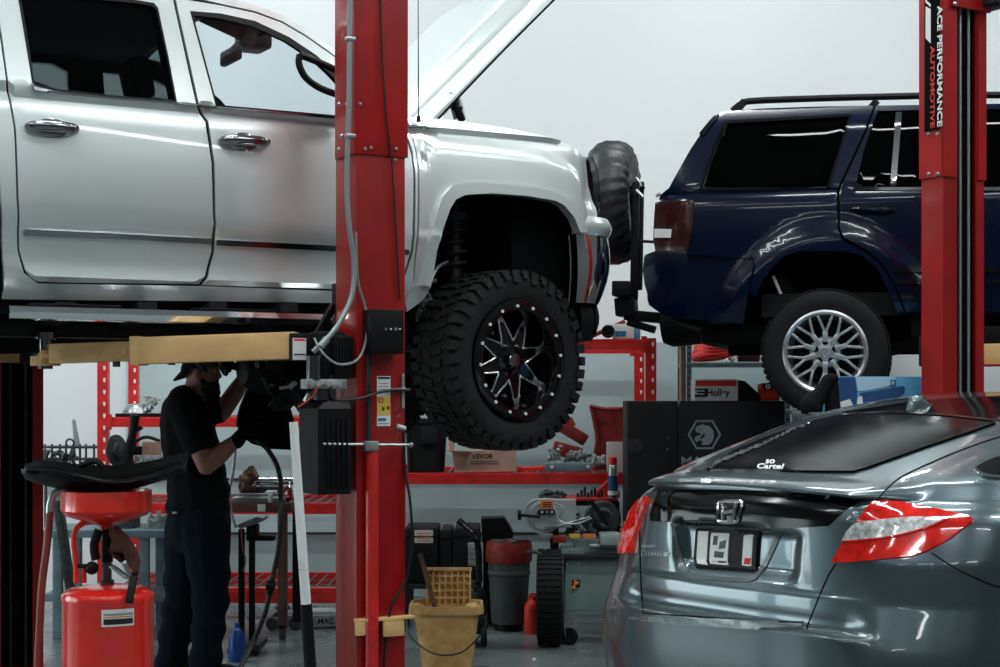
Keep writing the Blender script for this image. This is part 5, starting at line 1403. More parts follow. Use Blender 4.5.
# rag hanging from the valve
mb = MB(); rows = []
for i in range(15):
    k = i / 14; r_ = []
    for j in range(22):
        a = 2 * PI * j / 22; rad = (.016 + .050 * k ** .8 * (1 if k < .8 else 1 - (k - .8) * 2)) * (1 + .38 * math.sin(a * 3 + k * 3) + .22 * math.sin(a * 7 + 1 + k * 5))
        p = dp(114 + 8 * k, 527 + 34 * k, -.07); r_.append(p + Vector((math.cos(a) * rad + k * .02, math.sin(a) * rad * .5, .03 * math.sin(a * 2 + k * 6) * k - .02 * math.cos(a) * k)))
    rows.append(r_)
mb.grid(rows, closeu=True); one(mb, 'shop_rag', 'rag', 'brown rag hanging under the funnel bowl of the oil drain', 'rag')
# black curved pan lying on the bowl
mb = MB(); rows = []; rows2 = []
for i in range(33):
    k = i / 32; x = 27 + 158 * k; yc = 474.5 + 8.5 * math.sin(PI * min(1, k * 1.05)) - 7 * k ** 2.5 - 1 ; r1 = []; r2 = []
    hw = .20 * (math.sin(PI * (k * .94 + .03))) ** .35
    for j in range(11):
        v = j / 10 * 2 - 1; p = P(x, yc, DZ_) + Vector((0, v * hw, .035 * v * v - .012 + .05 * (v > .3) * (v - .3)))
        r1.append(p + Vector((0, 0, .004 + (.014 if 3 <= j <= 5 and .25 < k < .7 else 0)))); r2.append(p - Vector((0, 0, .012 + .028 * (1 - v * v) * math.sin(PI * k) ** .6)))
    rows.append(r1); rows2.append(r2)
mb.grid(rows); mb.grid(rows2); mb.grid([rows[0], rows2[0]]); mb.grid([rows[-1], rows2[-1]]); mb.grid([[r_[0] for r_ in rows], [r_[0] for r_ in rows2]]); mb.grid([[r_[-1] for r_ in rows], [r_[-1] for r_ in rows2]])
PN = one(mb, 'engine_undertray', 'black_plastic', 'long curved black plastic undertray lying across the red funnel bowl', 'car part')
mb = MB(); mb.tube([P(30, 468, DZ_ - .19), P(60, 471, DZ_ - .20), P(110, 481.5, DZ_ - .21), P(150, 476, DZ_ - .2), P(183, 465, DZ_ - .16)], .009, 8, k=5); mb.build('rolled_edge', 'black_gloss', PN)
mb = MB(); mb.ball(P(33, 469, DZ_ - .12), (.035, .06, .03)); mb.build('mounting_tab', 'black_plastic', PN)
mb = MB(); mb.tube([P(80, 466, DZ_ - .1), P(95, 461, DZ_ - .1), P(103, 467, DZ_ - .1)], .014, 8, k=3); mb.build('mounting_tab', 'black_plastic', PN)
# ---------------------------------------------------------------- white pole with dark grip
mb = MB(); a = P(293.5, 422, 7.0); b = P(306, 604, 7.0); dd_ = (b - a) / (a.z - b.z)
foot = a + dd_ * a.z
mb.cyl(a, a.lerp(b, 1), .019, .0225, 20); WP = mb.build('support_pole', 'white_paint'); tag(WP, 'tall slanting white pole with black foot in front of the hydraulic tank', 'pole')
mb = MB(); mb.cyl(b, foot + Vector((0, 0, .002)), .027, .027, 20); mb.build('foot_sleeve', 'black_plastic', WP)
mb = MB(); p = a.lerp(b, .81); mb.torus(p, dd_, .0215, .002, 20, 6); mb.build('joint_ring', 'steel', WP)
# hose hanging to the floor
mb = MB(); hz = 8.3; hp = lambda x, y, z=hz: P(x, y, z)
mb.tube([hp(256, 440, 8.9), hp(268, 450, 8.8), hp(279, 472, 8.6), hp(281, 505), hp(279, 545), hp(272, 580), hp(266, 610), hp(255, 638), hp(243, 662, 8.2), hp(230, 685, 8.1), (hp(215, 700, 8.0).x, 8.0, .02)], .014, 10, k=6)
HS = one(mb, 'air_hose', 'hose_black', 'black hose hanging from the held panel down to the floor beside the person', 'hose')
mb = MB(); mb.cyl(hp(267, 585), hp(275, 587), .028, n=12); mb.cyl(hp(271, 580), hp(269, 594), .022, n=12); mb.build('coupling', 'black_plastic', HS)
# ---------------------------------------------------------------- mop bucket
BZ = 8.8; bx = P(446, 0, BZ).x
K = thing('mop_bucket', 'dirty yellow mop bucket with wringer beside the central lift column', 'bucket', (bx, BZ, 0))
def frus(mb, x0, x1, z0, x2, x3, z1, yd0, yd1, th=.008, yc=BZ, n=10):
    def ring(xa, xb, yd, z, ins=0):
        out = []; N = 40; hx = (xb - xa) / 2 - ins; hy = yd - ins; mx = (xa + xb) / 2
        for i in range(N):
            a = 2 * PI * i / N; c, s_ = math.cos(a), math.sin(a); e = .38
            out.append((mx + math.copysign(abs(c) ** e, c) * hx, yc + math.copysign(abs(s_) ** e, s_) * hy, z))
        return out
    mb.grid([ring(x0, x1, yd0, z0), ring(x2, x3, yd1, z1), ring(x2, x3, yd1, z1, th), ring(x0, x1, yd0, z0 + th, th)], closeu=True)
    f0 = [mb._v(p) for p in ring(x0, x1, yd0, z0)]; mb.face(f0); f1 = [mb._v(p) for p in ring(x0, x1, yd0, z0 + th, th)]; mb.face(f1)
bpx = lambda x: P(x, 0, BZ).x; bpz = lambda y: P(0, y, BZ).z
mb = MB(); frus(mb, bpx(423), bpx(472), .10, bpx(414), bpx(480), bpz(606), .13, .17)
mb.build('tub', 'mop_yellow', K)
mb = MB(); frus(mb, bpx(409), bpx(484), bpz(611), bpx(410), bpx(483), bpz(603), .18, .185, .014)
mb.build('rim', 'mop_yellow', K)
for x in (418, 472):
    mb = MB(); mb.ball((bpx(x), BZ - .12, bpz(605)), (.04, .05, .03)); mb.build('corner_lobe', 'mop_yellow', K)
mb = MB(); mb.tube([(bpx(408), BZ - .16, bpz(612)), (bpx(412), BZ - .2, bpz(630)), (bpx(430), BZ - .21, bpz(645)), (bpx(448), BZ - .21, bpz(649)), (bpx(466), BZ - .21, bpz(644)), (bpx(484), BZ - .2, bpz(625)), (bpx(486), BZ - .16, bpz(612))], .005, 6, k=6); mb.build('bail_handle', 'hose_black', K)
for sx in (-.11, .11):
    for sy in (-.09, .09): mb = MB(); mb.lathe([(0, -.012), (.03, -.012), (.035, 0), (.03, .012), (0, .012)], (bx + sx, BZ + sy, .036), (1, 0, 0), 16); mb.cyl((bx + sx, BZ + sy, .036), (bx + sx, BZ + sy, .10), .01); mb.build('caster', 'bin_grey', K)
# wringer: waffle plate
mb = MB(); wx0, wx1, wz0, wz1 = bpx(427), bpx(470), bpz(606), bpz(569); wy = BZ + .04
mb.box(wx0, wx1, wy, wy + .015, wz0, wz1, .004)
for i in range(8): x = wx0 + (wx1 - wx0) * i / 7; mb.box(x - .005, x + .005, wy - .022, wy, wz0, wz1)
for i in range(6): z = wz0 + (wz1 - wz0) * i / 5; mb.box(wx0 - .004, wx1 + .004, wy - .02, wy, z - .005, z + .005)
mb.box(wx0 - .01, wx1 + .01, wy - .03, wy + .02, wz1 - .012, wz1 + .004, .004)
mb.build('wringer', 'mop_yellow', K)
mb = MB(); mb.cyl(P(436, 612, BZ - .06), P(421, 556, BZ - .02), .013, .013, 12); mb.ball(P(421, 556, BZ - .02), .0145)
mb.cyl(P(436, 612, BZ - .06), P(441, 640, BZ - .03), .013, .013, 12)
one(mb, 'mop', 'wood_dark', 'dark wooden mop stick leaning in the yellow bucket', 'mop')
# ---------------------------------------------------------------- pallet racks
RZ, RB = 11.4, 12.35
def rack(label, xl, xr, topy, beams, holes=True):
    A_ = P(xl, 395, RZ).x; B_ = P(xr, 395, RZ).x
    R_ = thing('pallet_rack', label, 'rack', ((A_ + B_) / 2, RZ, 0))
    zt_ = P(0, topy, RZ).z
    for X in (A_, B_):
        for Y in (RZ, RB):
            mb = MB(); mb.box(X - .038, X + .038, Y, Y + .06, 0, zt_); mb.box(X - .055, X + .055, Y - .02, Y + .08, 0, .012)
            po = mb.build('upright', 'rack_red', R_)
            if Y == RZ or True:
                z = zt_ - .06; mb = MB()
                while z > .1:
                    for sx in (.012,): mb.prism([(X + sx - .005, Y - .001, z), (X + sx + .007, Y - .001, z), (X + sx + .010, Y - .001, z + .03), (X + sx - .008, Y - .001, z + .03)], (0, .002, 0))
                    z -= .085
                h_ = mb.build('punched_slots', 'paper', po); 
    for y0, y1 in beams:
        z1_, z0_ = P(0, y0, RZ).z, P(0, y1, RZ).z
        for Y in (RZ - .012, RB + .03):
            mb = MB(); mb.box(A_ + .03, B_ - .03, Y, Y + .045, z0_, z1_ - .022); mb.box(A_ + .03, B_ - .03, Y + .008, Y + .045, z1_ - .022, z1_, .003)
            for X, s_ in ((A_ + .03, 1), (B_ - .03, -1)): mb.box(X - (.0 if s_ > 0 else .04), X + (.04 if s_ > 0 else 0), Y - .008, Y, z0_ - .02, z1_ + .02)
            mb.build('beam', 'rack_red', R_)
        mb = MB(); n__ = 22
        for i in range(n__): X = A_ + .08 + (B_ - A_ - .16) * i / (n__ - 1); mb.box(X - .004, X + .004, RZ, RB + .04, z1_ - .010, z1_ - .002)
        for Y in (RZ + .3, RZ + .6): mb.box(A_ + .05, B_ - .05, Y, Y + .008, z1_ - .018, z1_ - .010)
        mb.build('wire_deck', 'shelf_steel', R_)
    return R_
rack('red pallet rack at the left behind the person, loaded with parts', 102.5, 372, 338, ((417, 427), (503, 514), (588, 603)))
rack('red pallet rack behind the raised truck wheel, between column and black cabinet', 392, 651, 338, ((339, 350), (473, 484)))
# ---------------------------------------------------------------- things on the right rack
sz = lambda y: P(0, y, RZ).z
def bin_(): 
    mb = MB(); a = P(404, 420, RZ + .05); b = P(446, 472.5, RZ + .05); xa, xb = a.x, b.x
    frus(mb, xa + .02, xb - .02, b.z, xa, xb, a.z, .20, .22, .006, RZ + .28); 
    K_ = mb.build('storage_bin', 'cabinet_black'); tag(K_, 'dark grey plastic storage tub on the red shelf beside the lift column', 'tub')
    mb = MB(); frus(mb, xa - .01, xb + .012, a.z - .02, xa - .01, xb + .012, a.z + .006, .235, .235, .02, RZ + .28); mb.build('rim', 'cabinet_black', K_)
    mb = MB(); mb.box(P(421, 0, RZ).x, P(437, 0, RZ).x, RZ + .035, RZ + .055, P(0, 444, RZ).z, P(0, 426, RZ).z, .004); mb.build('handle_panel', 'cabinet_black', K_)
bin_()
mb = MB(); a = P(452, 452, RZ + .02); b = P(516, 472.5, RZ + .02)
mb.hexa([(a.x + .02, RZ + .02, b.z), (b.x, RZ + .02, b.z + .01), (b.x, RZ + .32, b.z + .01), (a.x + .02, RZ + .32, b.z), (a.x, RZ + .02, a.z), (b.x, RZ + .02, a.z + .02), (b.x, RZ + .32, a.z + .02), (a.x, RZ + .32, a.z)])
BX = one(mb, 'cardboard_box', 'cardboard', 'open brown cardboard box on the red shelf under the raised truck wheel', 'box')
mb = MB(); p = P(448, 449, RZ - .04); mb.hexa([(a.x - .04, RZ - .08, a.z + .012), (P(471, 0, RZ).x, RZ - .08, a.z + .005), (P(471, 0, RZ).x, RZ + .02, a.z + .0), (a.x, RZ + .02, a.z), (a.x - .04, RZ - .08, a.z + .016), (P(471, 0, RZ).x, RZ - .08, a.z + .009), (P(471, 0, RZ).x, RZ + .02, a.z + .004), (a.x, RZ + .02, a.z + .004)])
mb.box(P(449, 0, RZ).x, P(453, 0, RZ).x, RZ + .02, RZ + .3, a.z, P(0, 437, RZ).z); mb.build('flap', 'cardboard', BX)
mb = MB(); text_mesh(mb, 'VEVOR', (P(471.5, 0, RZ).x, RZ + .018, P(0, 459, RZ).z), (1, 0, .02), (0, 0, 1), P(493, 0, RZ).x - P(471.5, 0, RZ).x, .035, .002, .02)
for y in (461, 463.5): mb.box(P(470, 0, RZ).x, P(499, 0, RZ).x, RZ + .016, RZ + .02, P(0, y + .6, RZ).z, P(0, y, RZ).z)
mb.build('box_print', 'ink', BX)
mb = MB(); mb.obox(P(560, 425, RZ + .42), P(586, 441, RZ + .42), .10, .09, bev=.02); mb.cyl(P(566, 420, RZ + .42), P(570, 428, RZ + .42), .05, n=14); mb.obox(P(553, 447, RZ + .45), P(582, 455, RZ + .45), .16, .1, bev=.02)
one(mb, 'brake_caliper', 'dull_red', 'dark red metal caliper behind the silver parts on the shelf', 'car part')
mb = MB(); mb.lumps(P(556, 452, RZ + .12), (.10, .10, .13), 12, .012, .032, 8); mb.lathe([(0, 0), (.05, 0), (.055, .01), (.03, .03), (.03, .09), (.045, .1), (0, .1)], P(556, 464, RZ + .12), (0, 0, 1), 16); one(mb, 'carburettor', 'cast_alu', 'cast metal carburettor standing on the red shelf below the caliper', 'car part')
for i, (x, y, s_) in enumerate(((570, 457, .035), (580, 455, .04), (590, 458, .04), (600, 459, .035))):
    mb = MB(); mb.lumps(P(x, y, RZ + .18), (.05, .08, .05), 7, .012, .03, 20 + i); mb.cyl(P(x - 4, y + 5, RZ + .15), P(x + 5, y - 2, RZ + .2), .022, n=12)
    one(mb, 'engine_part', 'cast_alu', ['small silver engine fitting left in the row by the red shelf rim', 'silver engine fitting with pipe, second in the shelf row', 'silver bent pipe fitting, third in the shelf row', 'silver fitting nearest the white paper on the shelf'][i], 'car part', 'engine parts on the shelf')
mb = MB(); pbox(mb, 545, 463, 592, 472, RZ + .02, .12, .01); T1 = one(mb, 'tool_case', 'blue_steel', 'long slate blue case lying at the edge of the red shelf', 'case')
for x in (552, 588): mb = MB(); p = P(x, 467, RZ + .02); mb.lathe([(0, -.006), (.011, -.005), (.013, 0), (0, 0)], p, (0, 1, 0), 12); mb.build('latch', 'white_plastic', T1)
mb = MB(); mb.obox(P(521, 469.5, RZ + .05), P(545, 468, RZ + .05), .03, .03, bev=.006); mb.cyl(P(521, 470, RZ + .05), P(519, 471, RZ + .08), .006); one(mb, 'screwdriver', 'bright_red', 'red handled screwdriver beside the brown box', 'tool')
mb = MB()
f_ = [(590, 405), (601, 408), (612, 407), (624, 408), (624, 470), (596, 470), (594, 455), (596, 440), (594, 425)]
mb.prism([P(x, y, RZ + .35) for x, y in f_], (0, .03, 0)); mb.tube([P(591, 406, RZ + .34), P(595, 425, RZ + .34), P(597, 440, RZ + .34), P(595, 456, RZ + .34), P(597, 470, RZ + .34)], .014, 8, k=4); mb.tube([P(590, 406, RZ + .34), P(607, 409, RZ + .32), P(624, 408, RZ + .34)], .012, 8, k=3)
one(mb, 'body_panel', 'dull_red', 'flared dark red metal panel standing against the black cabinet', 'car part')
mb = MB(); pbox(mb, 607, 442, 625, 472, RZ + .08, .06, .003); one(mb, 'paper_carton', 'paper', 'white upright carton behind the spray can', 'box')
# lower stand with red tray, sockets, spray can (closer than the rack)
SZ_ = 10.7
mb = MB()
a = P(560, 498, SZ_); b = P(618, 501, SZ_); mb.box(a.x, b.x, SZ_, SZ_ + .3, b.z, a.z, .004)
TR = one(mb, 'socket_tray', 'rack_red', 'red tray full of sockets on the black stand behind the band saw', 'tray')
mb = MB(); mb.obox(P(600, 496, SZ_ + .1), P(618, 468, SZ_ + .1), .03, .16) if False else mb.prism([P(597, 491, SZ_ + .1), P(609, 480, SZ_ + .1), P(620, 492, SZ_ + .1), P(620, 498, SZ_ + .1), P(597, 498, SZ_ + .1)], (0, .08, 0)); one(mb, 'shop_rag', 'bright_red', 'crumpled red cloth on the socket tray beside the spray can', 'cloth')
for i in range(9):
    mb = MB(); x = 578 + i * 3.4; p = P(x, 498, SZ_ + .05 + .04 * (i % 3)); h_ = .035 + .02 * ((i * 7) % 3); mb.lathe([(0, 0), (.010, 0), (.010, h_), (.006, h_), (.006, h_ * .6), (0, h_ * .6)], p, (0, 0, 1), 10)
    one(mb, 'socket', 'dark_steel', 'small dark steel socket standing on the red tray', 'socket', 'sockets on the red tray')
mb = MB(); mb.lumps(P(552, 494, SZ_ + .1), (.14, .14, .03), 14, .01, .025, 31); pbox(mb, 540, 496, 559, 502, SZ_ + .02, .25, .01); one(mb, 'tool_tray', 'cast_iron', 'dark shallow tray of loose tools at the left of the red socket tray', 'tray')
mb = MB(); p = P(613, 498, SZ_ - .03 + .06); mb.lathe([(0, 0), (.032, 0), (.034, .006), (.034, .20), (.030, .215), (.022, .225), (0, .225)], p, (0, 0, 1), 24); SCN = one(mb, 'spray_can', 'steel', 'blue and white spray can with red cap standing by the black cabinet', 'can')
mb = MB(); mb.lathe([(.0345, .01), (.0352, .01), (.0352, .15), (.0345, .15)], p, (0, 0, 1), 24, close=True); mb.build('printed_label', 'blue_dark', SCN)
mb = MB(); mb.lathe([(.0355, .02), (.0358, .02), (.0358, .05), (.0355, .05)], p, (0, 0, 1), 24, close=True); mb.build('printed_band', 'label_white', SCN)
mb = MB(); mb.lathe([(0, .225), (.026, .225), (.028, .25), (.024, .275), (0, .285)], p, (0, 0, 1), 20); mb.build('cap', 'bright_red', SCN)
mb = MB(); a = P(545, 502, SZ_); b = P(619, 506, SZ_); mb.box(a.x, b.x, SZ_ + .02, SZ_ + .5, b.z, a.z)
for x in (617, 556):
    for yy in (.04, .44): X = P(x, 0, SZ_).x; mb.box(X - .025, X + .02, SZ_ + yy, SZ_ + yy + .04, 0, a.z - .0)
mb.obox(P(590, 506, SZ_ + .05), P(622, 530, SZ_ + .05), .03, .03)
one(mb, 'tool_stand', 'black_plastic', 'black metal stand carrying the socket trays behind the band saw', 'stand')
# on top of the rack beam
mb = MB(); pbox(mb, 614, 324, 634, 338.5, RZ + .04, .16, .003); WB = one(mb, 'parts_box', 'paper', 'small white and blue carton on top of the red rack', 'box')
mb = MB(); pbox(mb, 615.5, 331, 626, 336.5, RZ + .037, .003); mb.build('box_print', 'label_blue', WB)
mb = MB(); pbox(mb, 634.5, 325, 640.5, 338.5, RZ + .06, .12, .003); one(mb, 'parts_box', 'sky_blue', 'narrow sky blue carton beside the white one on the rack', 'box')
mb = MB(); mb.cyl(P(608, 331.5, RZ), P(608, 331.5, RZ + .14), .048, n=20); mb.torus(P(608, 331.5, RZ), (0, 1, 0), .038, .010, 20, 8); one(mb, 'tape_roll', 'black_plastic', 'black roll on the rack next to the small white carton', 'roll')
mb = MB(); mb.obox(P(590, 337, RZ + .45), P(624, 322, RZ + .45), .25, .03, bev=.008); one(mb, 'ramp_plate', 'dull_red', 'tilted dark red plate lying on top of the rack behind the carton', 'plate')
# ---------------------------------------------------------------- cabinet with the horse-head hexagon
CZ = 10.3
a = P(627.5, 401, CZ); b = P(785, 0, CZ)
C_ = thing('tool_cabinet', 'large black tool cabinet with grey hexagon logo behind the grey car', 'cabinet', ((a.x + b.x) / 2, CZ, 0))
mb = MB(); mb.box(a.x, b.x, CZ, CZ + .40, .14, a.z, .006); mb.build('cabinet_body', 'cabinet_black', C_)
dx_ = P(677, 0, CZ).x
for x0, x1 in ((a.x + .006, dx_ - .003), (dx_ + .003, b.x - .006)): mb = MB(); mb.box(x0, x1, CZ - .018, CZ - .001, .18, a.z - .012, .004); mb.build('cabinet_door', 'cabinet_black', C_)
for sx in (a.x + .06, b.x - .06):
    for sy in (.08, .33): mb = MB(); mb.lathe([(0, -.02), (.05, -.02), (.06, 0), (.05, .02), (0, .02)], (sx, CZ + sy, .062), (1, 0, 0), 18); mb.cyl((sx, CZ + sy, .06), (sx, CZ + sy, .15), .02); mb.build('caster', 'rubber', C_)
mb = MB(); p = P(635, 446.5, CZ - .018); 
mb.prism([(p.x + .055 * math.cos(k * PI / 3), CZ - .018, p.z + .055 * math.sin(k * PI / 3)) for k in range(6)], (0, -.012, 0)); mb.torus((p.x, CZ - .03, p.z), (0, 1, 0), .022, .006, 20, 8); mb.build('lock_dial', 'dark_steel', C_)
for x, y in ((668.5, 438.5), (667.5, 449.5), (679, 403)):
    mb = MB(); mb.ball(P(x, y, CZ - .02), .008, 8); mb.build('rivet', 'steel', C_)
mb = MB(); mb.obox(P(679, 400, CZ - .02), P(678, 407, CZ - .02), .006, .004); mb.build('hasp', 'steel', C_)
# hexagon with a horse head
hc = P(704, 434.5, CZ); R1, R2_ = .108, .094
mb = MB()
for k in range(6):
    a1, a2 = k * PI / 3, (k + 1) * PI / 3
    pt = lambda r_, a_: (hc.x + r_ * math.cos(a_), CZ - .019, hc.z + r_ * math.sin(a_))
    mb.prism([pt(R1, a1), pt(R1, a2), pt(R2_, a2), pt(R2_, a1)], (0, -.002, 0))
hx = [(-.06, .035), (-.045, .055), (-.02, .062), (-.015, .072), (-.005, .062), (.03, .055), (.055, .03), (.062, -.005), (.055, -.04), (.03, -.066), (-.02, -.066), (-.01, -.05), (-.03, -.035), (-.05, -.05), (-.063, -.03), (-.055, -.01), (-.03, -.005), (-.02, .005), (-.035, .012), (-.052, .015)]
mb.slab(hx, [[(-.02, -.03), (.0, -.015), (.005, .005), (-.005, .01), (-.012, -.005), (-.03, -.02)], [(-.03, .034), (-.02, .04), (-.018, .03)]], .03, lambda u, v: (hc.x + u, CZ - .021, hc.z + v), lambda u, v: (hc.x + u, CZ - .018, hc.z + v))
mb.build('logo', 'logo_grey', C_)
mb = MB(); t0 = P(681, 465.5, CZ); text_mesh(mb, 'MATCO', (t0.x, CZ - .019, t0.z), (1, 0, 0), (0, 0, 1), P(733, 0, CZ).x - t0.x, P(0, 456.5, CZ).z - t0.z, .002, .03); mb.build('logo_lettering', 'logo_grey', C_)
mb = MB(); t0 = P(695, 423, CZ); text_mesh(mb, 'MATCO', (P(696.5, 0, CZ).x, CZ - .019, P(0, 423, CZ).z + .005), (1, 0, 0), (0, 0, 1), .10, .014, .002, .02); mb.build('logo_lettering', 'logo_grey', C_)
# things on the cabinet
ctop = lambda x: P(x, 401, CZ)
mb = MB(); pbox(mb, 694.5, 379, 738, 400.7, CZ + .1, .2, .003); HX = one(mb, 'parts_box', 'pale_blue', 'white and red lettered carton on the black cabinet below the red bag', 'box')
HX.data.materials.clear(); HX.data.materials.append(M['label_white'])
mb = MB(); pbox(mb, 696, 380.5, 736.5, 386, CZ + .098, .002); mb.build('red_band', 'label_red', HX)
mb = MB(); text_mesh(mb, 'Holley', (P(707, 0, CZ + .1).x, CZ + .098, P(0, 396.5, CZ + .1).z - .012), (1, 0, 0), (0, 0, 1), P(730, 0, CZ).x - P(707, 0, CZ).x, .062, .002, .03)
pbox(mb, 695, 388.5, 706, 390.3, CZ + .098, .002); pbox(mb, 697, 391.5, 706, 393.5, CZ + .098, .002); pbox(mb, 695, 394.5, 706, 397, CZ + .098, .002); pbox(mb, 704.5, 388.5, 707, 397, CZ + .098, .002); mb.build('box_lettering', 'ink', HX)
mb = MB(); mb.prism([P(739, 401, CZ + .15), P(739, 380, CZ + .15), P(745, 381, CZ + .15), P(758, 393, CZ + .15), P(761, 401, CZ + .15)], (0, .15, 0)); one(mb, 'parts_bag', 'black_plastic', 'black sloping bag between the lettered carton and the red box', 'bag')
mb = MB(); pbox(mb, 761, 390, 780, 400.7, CZ + .1, .14, .004); pbox(mb, 761, 384, 763.5, 392, CZ + .1, .14); RX = one(mb, 'parts_box', 'bright_red', 'small red and black box on the cabinet beside the blue car\'s wheel', 'box')
mb = MB(); mb.prism([P(763.5, 383, CZ + .11), P(775, 383, CZ + .11), P(779, 391, CZ + .11), P(763.5, 391, CZ + .11)], (0, .12, 0)); mb.build('box_top', 'black_plastic', RX); mb = MB(); mb.torus(P(768, 386.5, CZ + .105), (0, 1, 0), .012, .004, 14, 6); mb.build('mark', 'label_white', RX)
# grey slotted-angle shelf behind the cabinet
GZ = 11.95
a = P(687, 0, GZ); S_ = thing('storage_shelf', 'grey slotted steel shelf behind the black cabinet with a red bag on it', 'shelf', (a.x + .5, GZ, 0))
x0, x1 = a.x, P(800, 0, GZ).x; zt_ = P(0, 322, GZ).z
for X in (x0, x1):
    for Y in (GZ, GZ + .6):
        mb = MB(); mb.box(X, X + .035, Y, Y + .004, 0, zt_); mb.box(X, X + .004, Y, Y + .035, 0, zt_); up_ = mb.build('post', 'shelf_steel', S_)
        mb = MB(); z = .1
        while z < zt_ - .04: mb.box(X + .012, X + .022, Y - .001, Y + .001, z, z + .018); z += .045
        mb.build('post_holes', 'black_matte', up_)
for y in (362.5, 410, 470, 530):
    z = P(0, y, GZ).z; mb = MB(); mb.box(x0, x1 + .035, GZ - .005, GZ + .6, z - .028, z, .002); mb.build('shelf_board', 'shelf_steel', S_)
zs2 = P(0, 362.5, GZ).z
mb = MB()
for i in range(3):
    pts = [P(693 + i * 2, 358 - i * 5, GZ + .15 + i * .05), P(712, 355 - i * 3.5, GZ + .1), P(733, 352 - i * 2, GZ + .15)]
    mb.tube(pts, [.03, .045, .05, .035], 10, k=5)
rb_ = one(mb, 'tool_bag', 'bright_red', 'bright red folded bag on the grey steel shelf', 'bag')
mb = MB(); mb.cyl(P(738, 355, GZ + .2), P(759, 355, GZ + .2), .052, n=20); one(mb, 'cable_roll', 'rag', 'brownish red roll lying beside the bright red bag', 'roll')
mb = MB(); mb.lumps(P(728, 360, GZ + .05), (.12, .05, .02), 6, .008, .018, 6); one(mb, 'clamp', 'steel', 'small steel clamp on the grey shelf in front of the red bag', 'tool')
mb = MB(); a = P(680.5, 345.5, 11.0); b = P(686, 0, 11.0); mb.box(a.x, b.x, 11.0, 11.06, .0, a.z, .004); mb.box(a.x + .006, b.x - .006, 10.995, 11, .02, a.z - .02); one(mb, 'wooden_board', 'cardboard', 'narrow salmon coloured board standing beside the grey shelf post', 'board')
# ---------------------------------------------------------------- blue carton on a trolley behind the grey car
QZ = 8.55
z0_ = P(0, 412, QZ).z
mb = MB(); a = P(838, 376.5, QZ); b = P(928, 412, QZ); mb.box(a.x, b.x, QZ, QZ + .4, b.z, a.z, .004); QB = one(mb, 'carton', 'sky_blue', 'blue and white carton behind the grey car under the blue car\'s rear wheel', 'box')
mb = MB(); mb.prism([P(x, y, QZ - .001) for x, y in ((839, 377), (855, 377), (857, 392), (856, 411), (839, 411))], (0, -.003, 0)); mb.prism([P(x, y, QZ - .001) for x, y in ((860, 393), (880, 390), (903, 386), (905, 388), (904, 393), (901, 395), (898, 401), (870, 405), (860, 404))], (0, -.003, 0)); mb.build('printed_field', 'blue_dark', QB)
mb = MB(); mb.prism([P(x, y, QZ - .001) for x, y in ((856, 377), (896, 377), (893, 385), (880, 388), (862, 391), (858, 391))], (0, -.002, 0)); mb.build('printed_field', 'pale_blue', QB)
mb = MB(); mb.prism([P(x, y, QZ - .003) for x, y in ((858, 397), (862, 396), (863, 405), (857, 406))], (0, -.002, 0)); mb.prism([P(x, y, QZ - .003) for x, y in ((840, 402), (850, 399), (853, 405), (848, 410), (840, 409))], (0, -.002, 0)); mb.build('printed_mark', 'label_white', QB)
mb = MB()
for (x0, y0, x1, y1) in ((890.5, 380, 895.5, 381), (890.5, 385, 895.5, 386), (890.5, 380, 891.5, 386), (894.5, 380, 895.5, 386)): pbox(mb, x0, y0, x1, y1, QZ - .005, .002)
mb.build('printed_symbol', 'blue_dark', QB)
mb = MB(); rows = []
cl_ = [(838, 378), (829, 380), (824, 388), (819, 396), (812, 404), (811, 414)]
mb.tube([P(x, y, QZ - .02) for x, y in cl_], [.015, .035, .035, .04, .05, .065, .05], 12, k=5); mb.tube([P(834, 379, QZ + .02), P(832, 392, QZ), P(833, 412, QZ)], [.02, .035, .04, .045], 10, k=5)
one(mb, 'work_jacket', 'black_cloth', 'black jacket hung over the left end of the blue carton', 'jacket')
TT = thing('parts_trolley', 'grey steel trolley hidden behind the grey car, carrying the blue carton', 'trolley', (P(870, 0, QZ).x, QZ + .2, 0))
xa, xb = P(806, 0, QZ).x, P(935, 0, QZ).x
for z in (z0_ - .002, .8, .2): mb = MB(); mb.box(xa, xb, QZ - .08, QZ + .42, z - .03, z, .003); mb.build('shelf_board', 'shelf_steel', TT)
for X in (xa, xb - .03):
    for Y in (QZ - .08, QZ + .39): mb = MB(); mb.box(X, X + .03, Y, Y + .03, .06, z0_ - .01); mb.lathe([(0, -.012), (.03, -.012), (.03, .012), (0, .012)], (X + .015, Y + .015, .031), (1, 0, 0), 14); mb.build('leg', 'shelf_steel', TT)
# ---------------------------------------------------------------- band saw
VZ = 10.2
v = lambda x, y, d=0.0: P(x, y, VZ + d)
X_ = thing('band_saw', 'green-grey metal band saw on a wheeled base left of the grey car', 'saw', (v(600, 0).x, VZ, 0))
mb = MB(); pbox(mb, 565, 559, 622, 611, VZ, .42, .004); mb.build('base_cabinet', 'green_grey', X_)
mb = MB(); pbox(mb, 566, 560, 587.5, 610, VZ - .006, .006, .002); DO = mb.build('front_panel', 'green_grey', X_)
mb = MB(); pbox(mb, 572, 580, 580, 587, VZ - .02, .014, .002); mb.build('switch_plate', 'black_plastic', DO)
mb = MB(); mb.cyl(v(575, 580, -.02), v(574, 589, -.02), .008); mb.ball(v(573.5, 588, -.024), .012); mb.ball(v(577, 583, -.024), .012); mb.build('switch_lever', 'label_orange', DO)
for x in (567, 578, 563, 563): mb = MB(); mb.ball(v(x, 565, -.008), .009, 8); mb.build('screw', 'steel', DO)
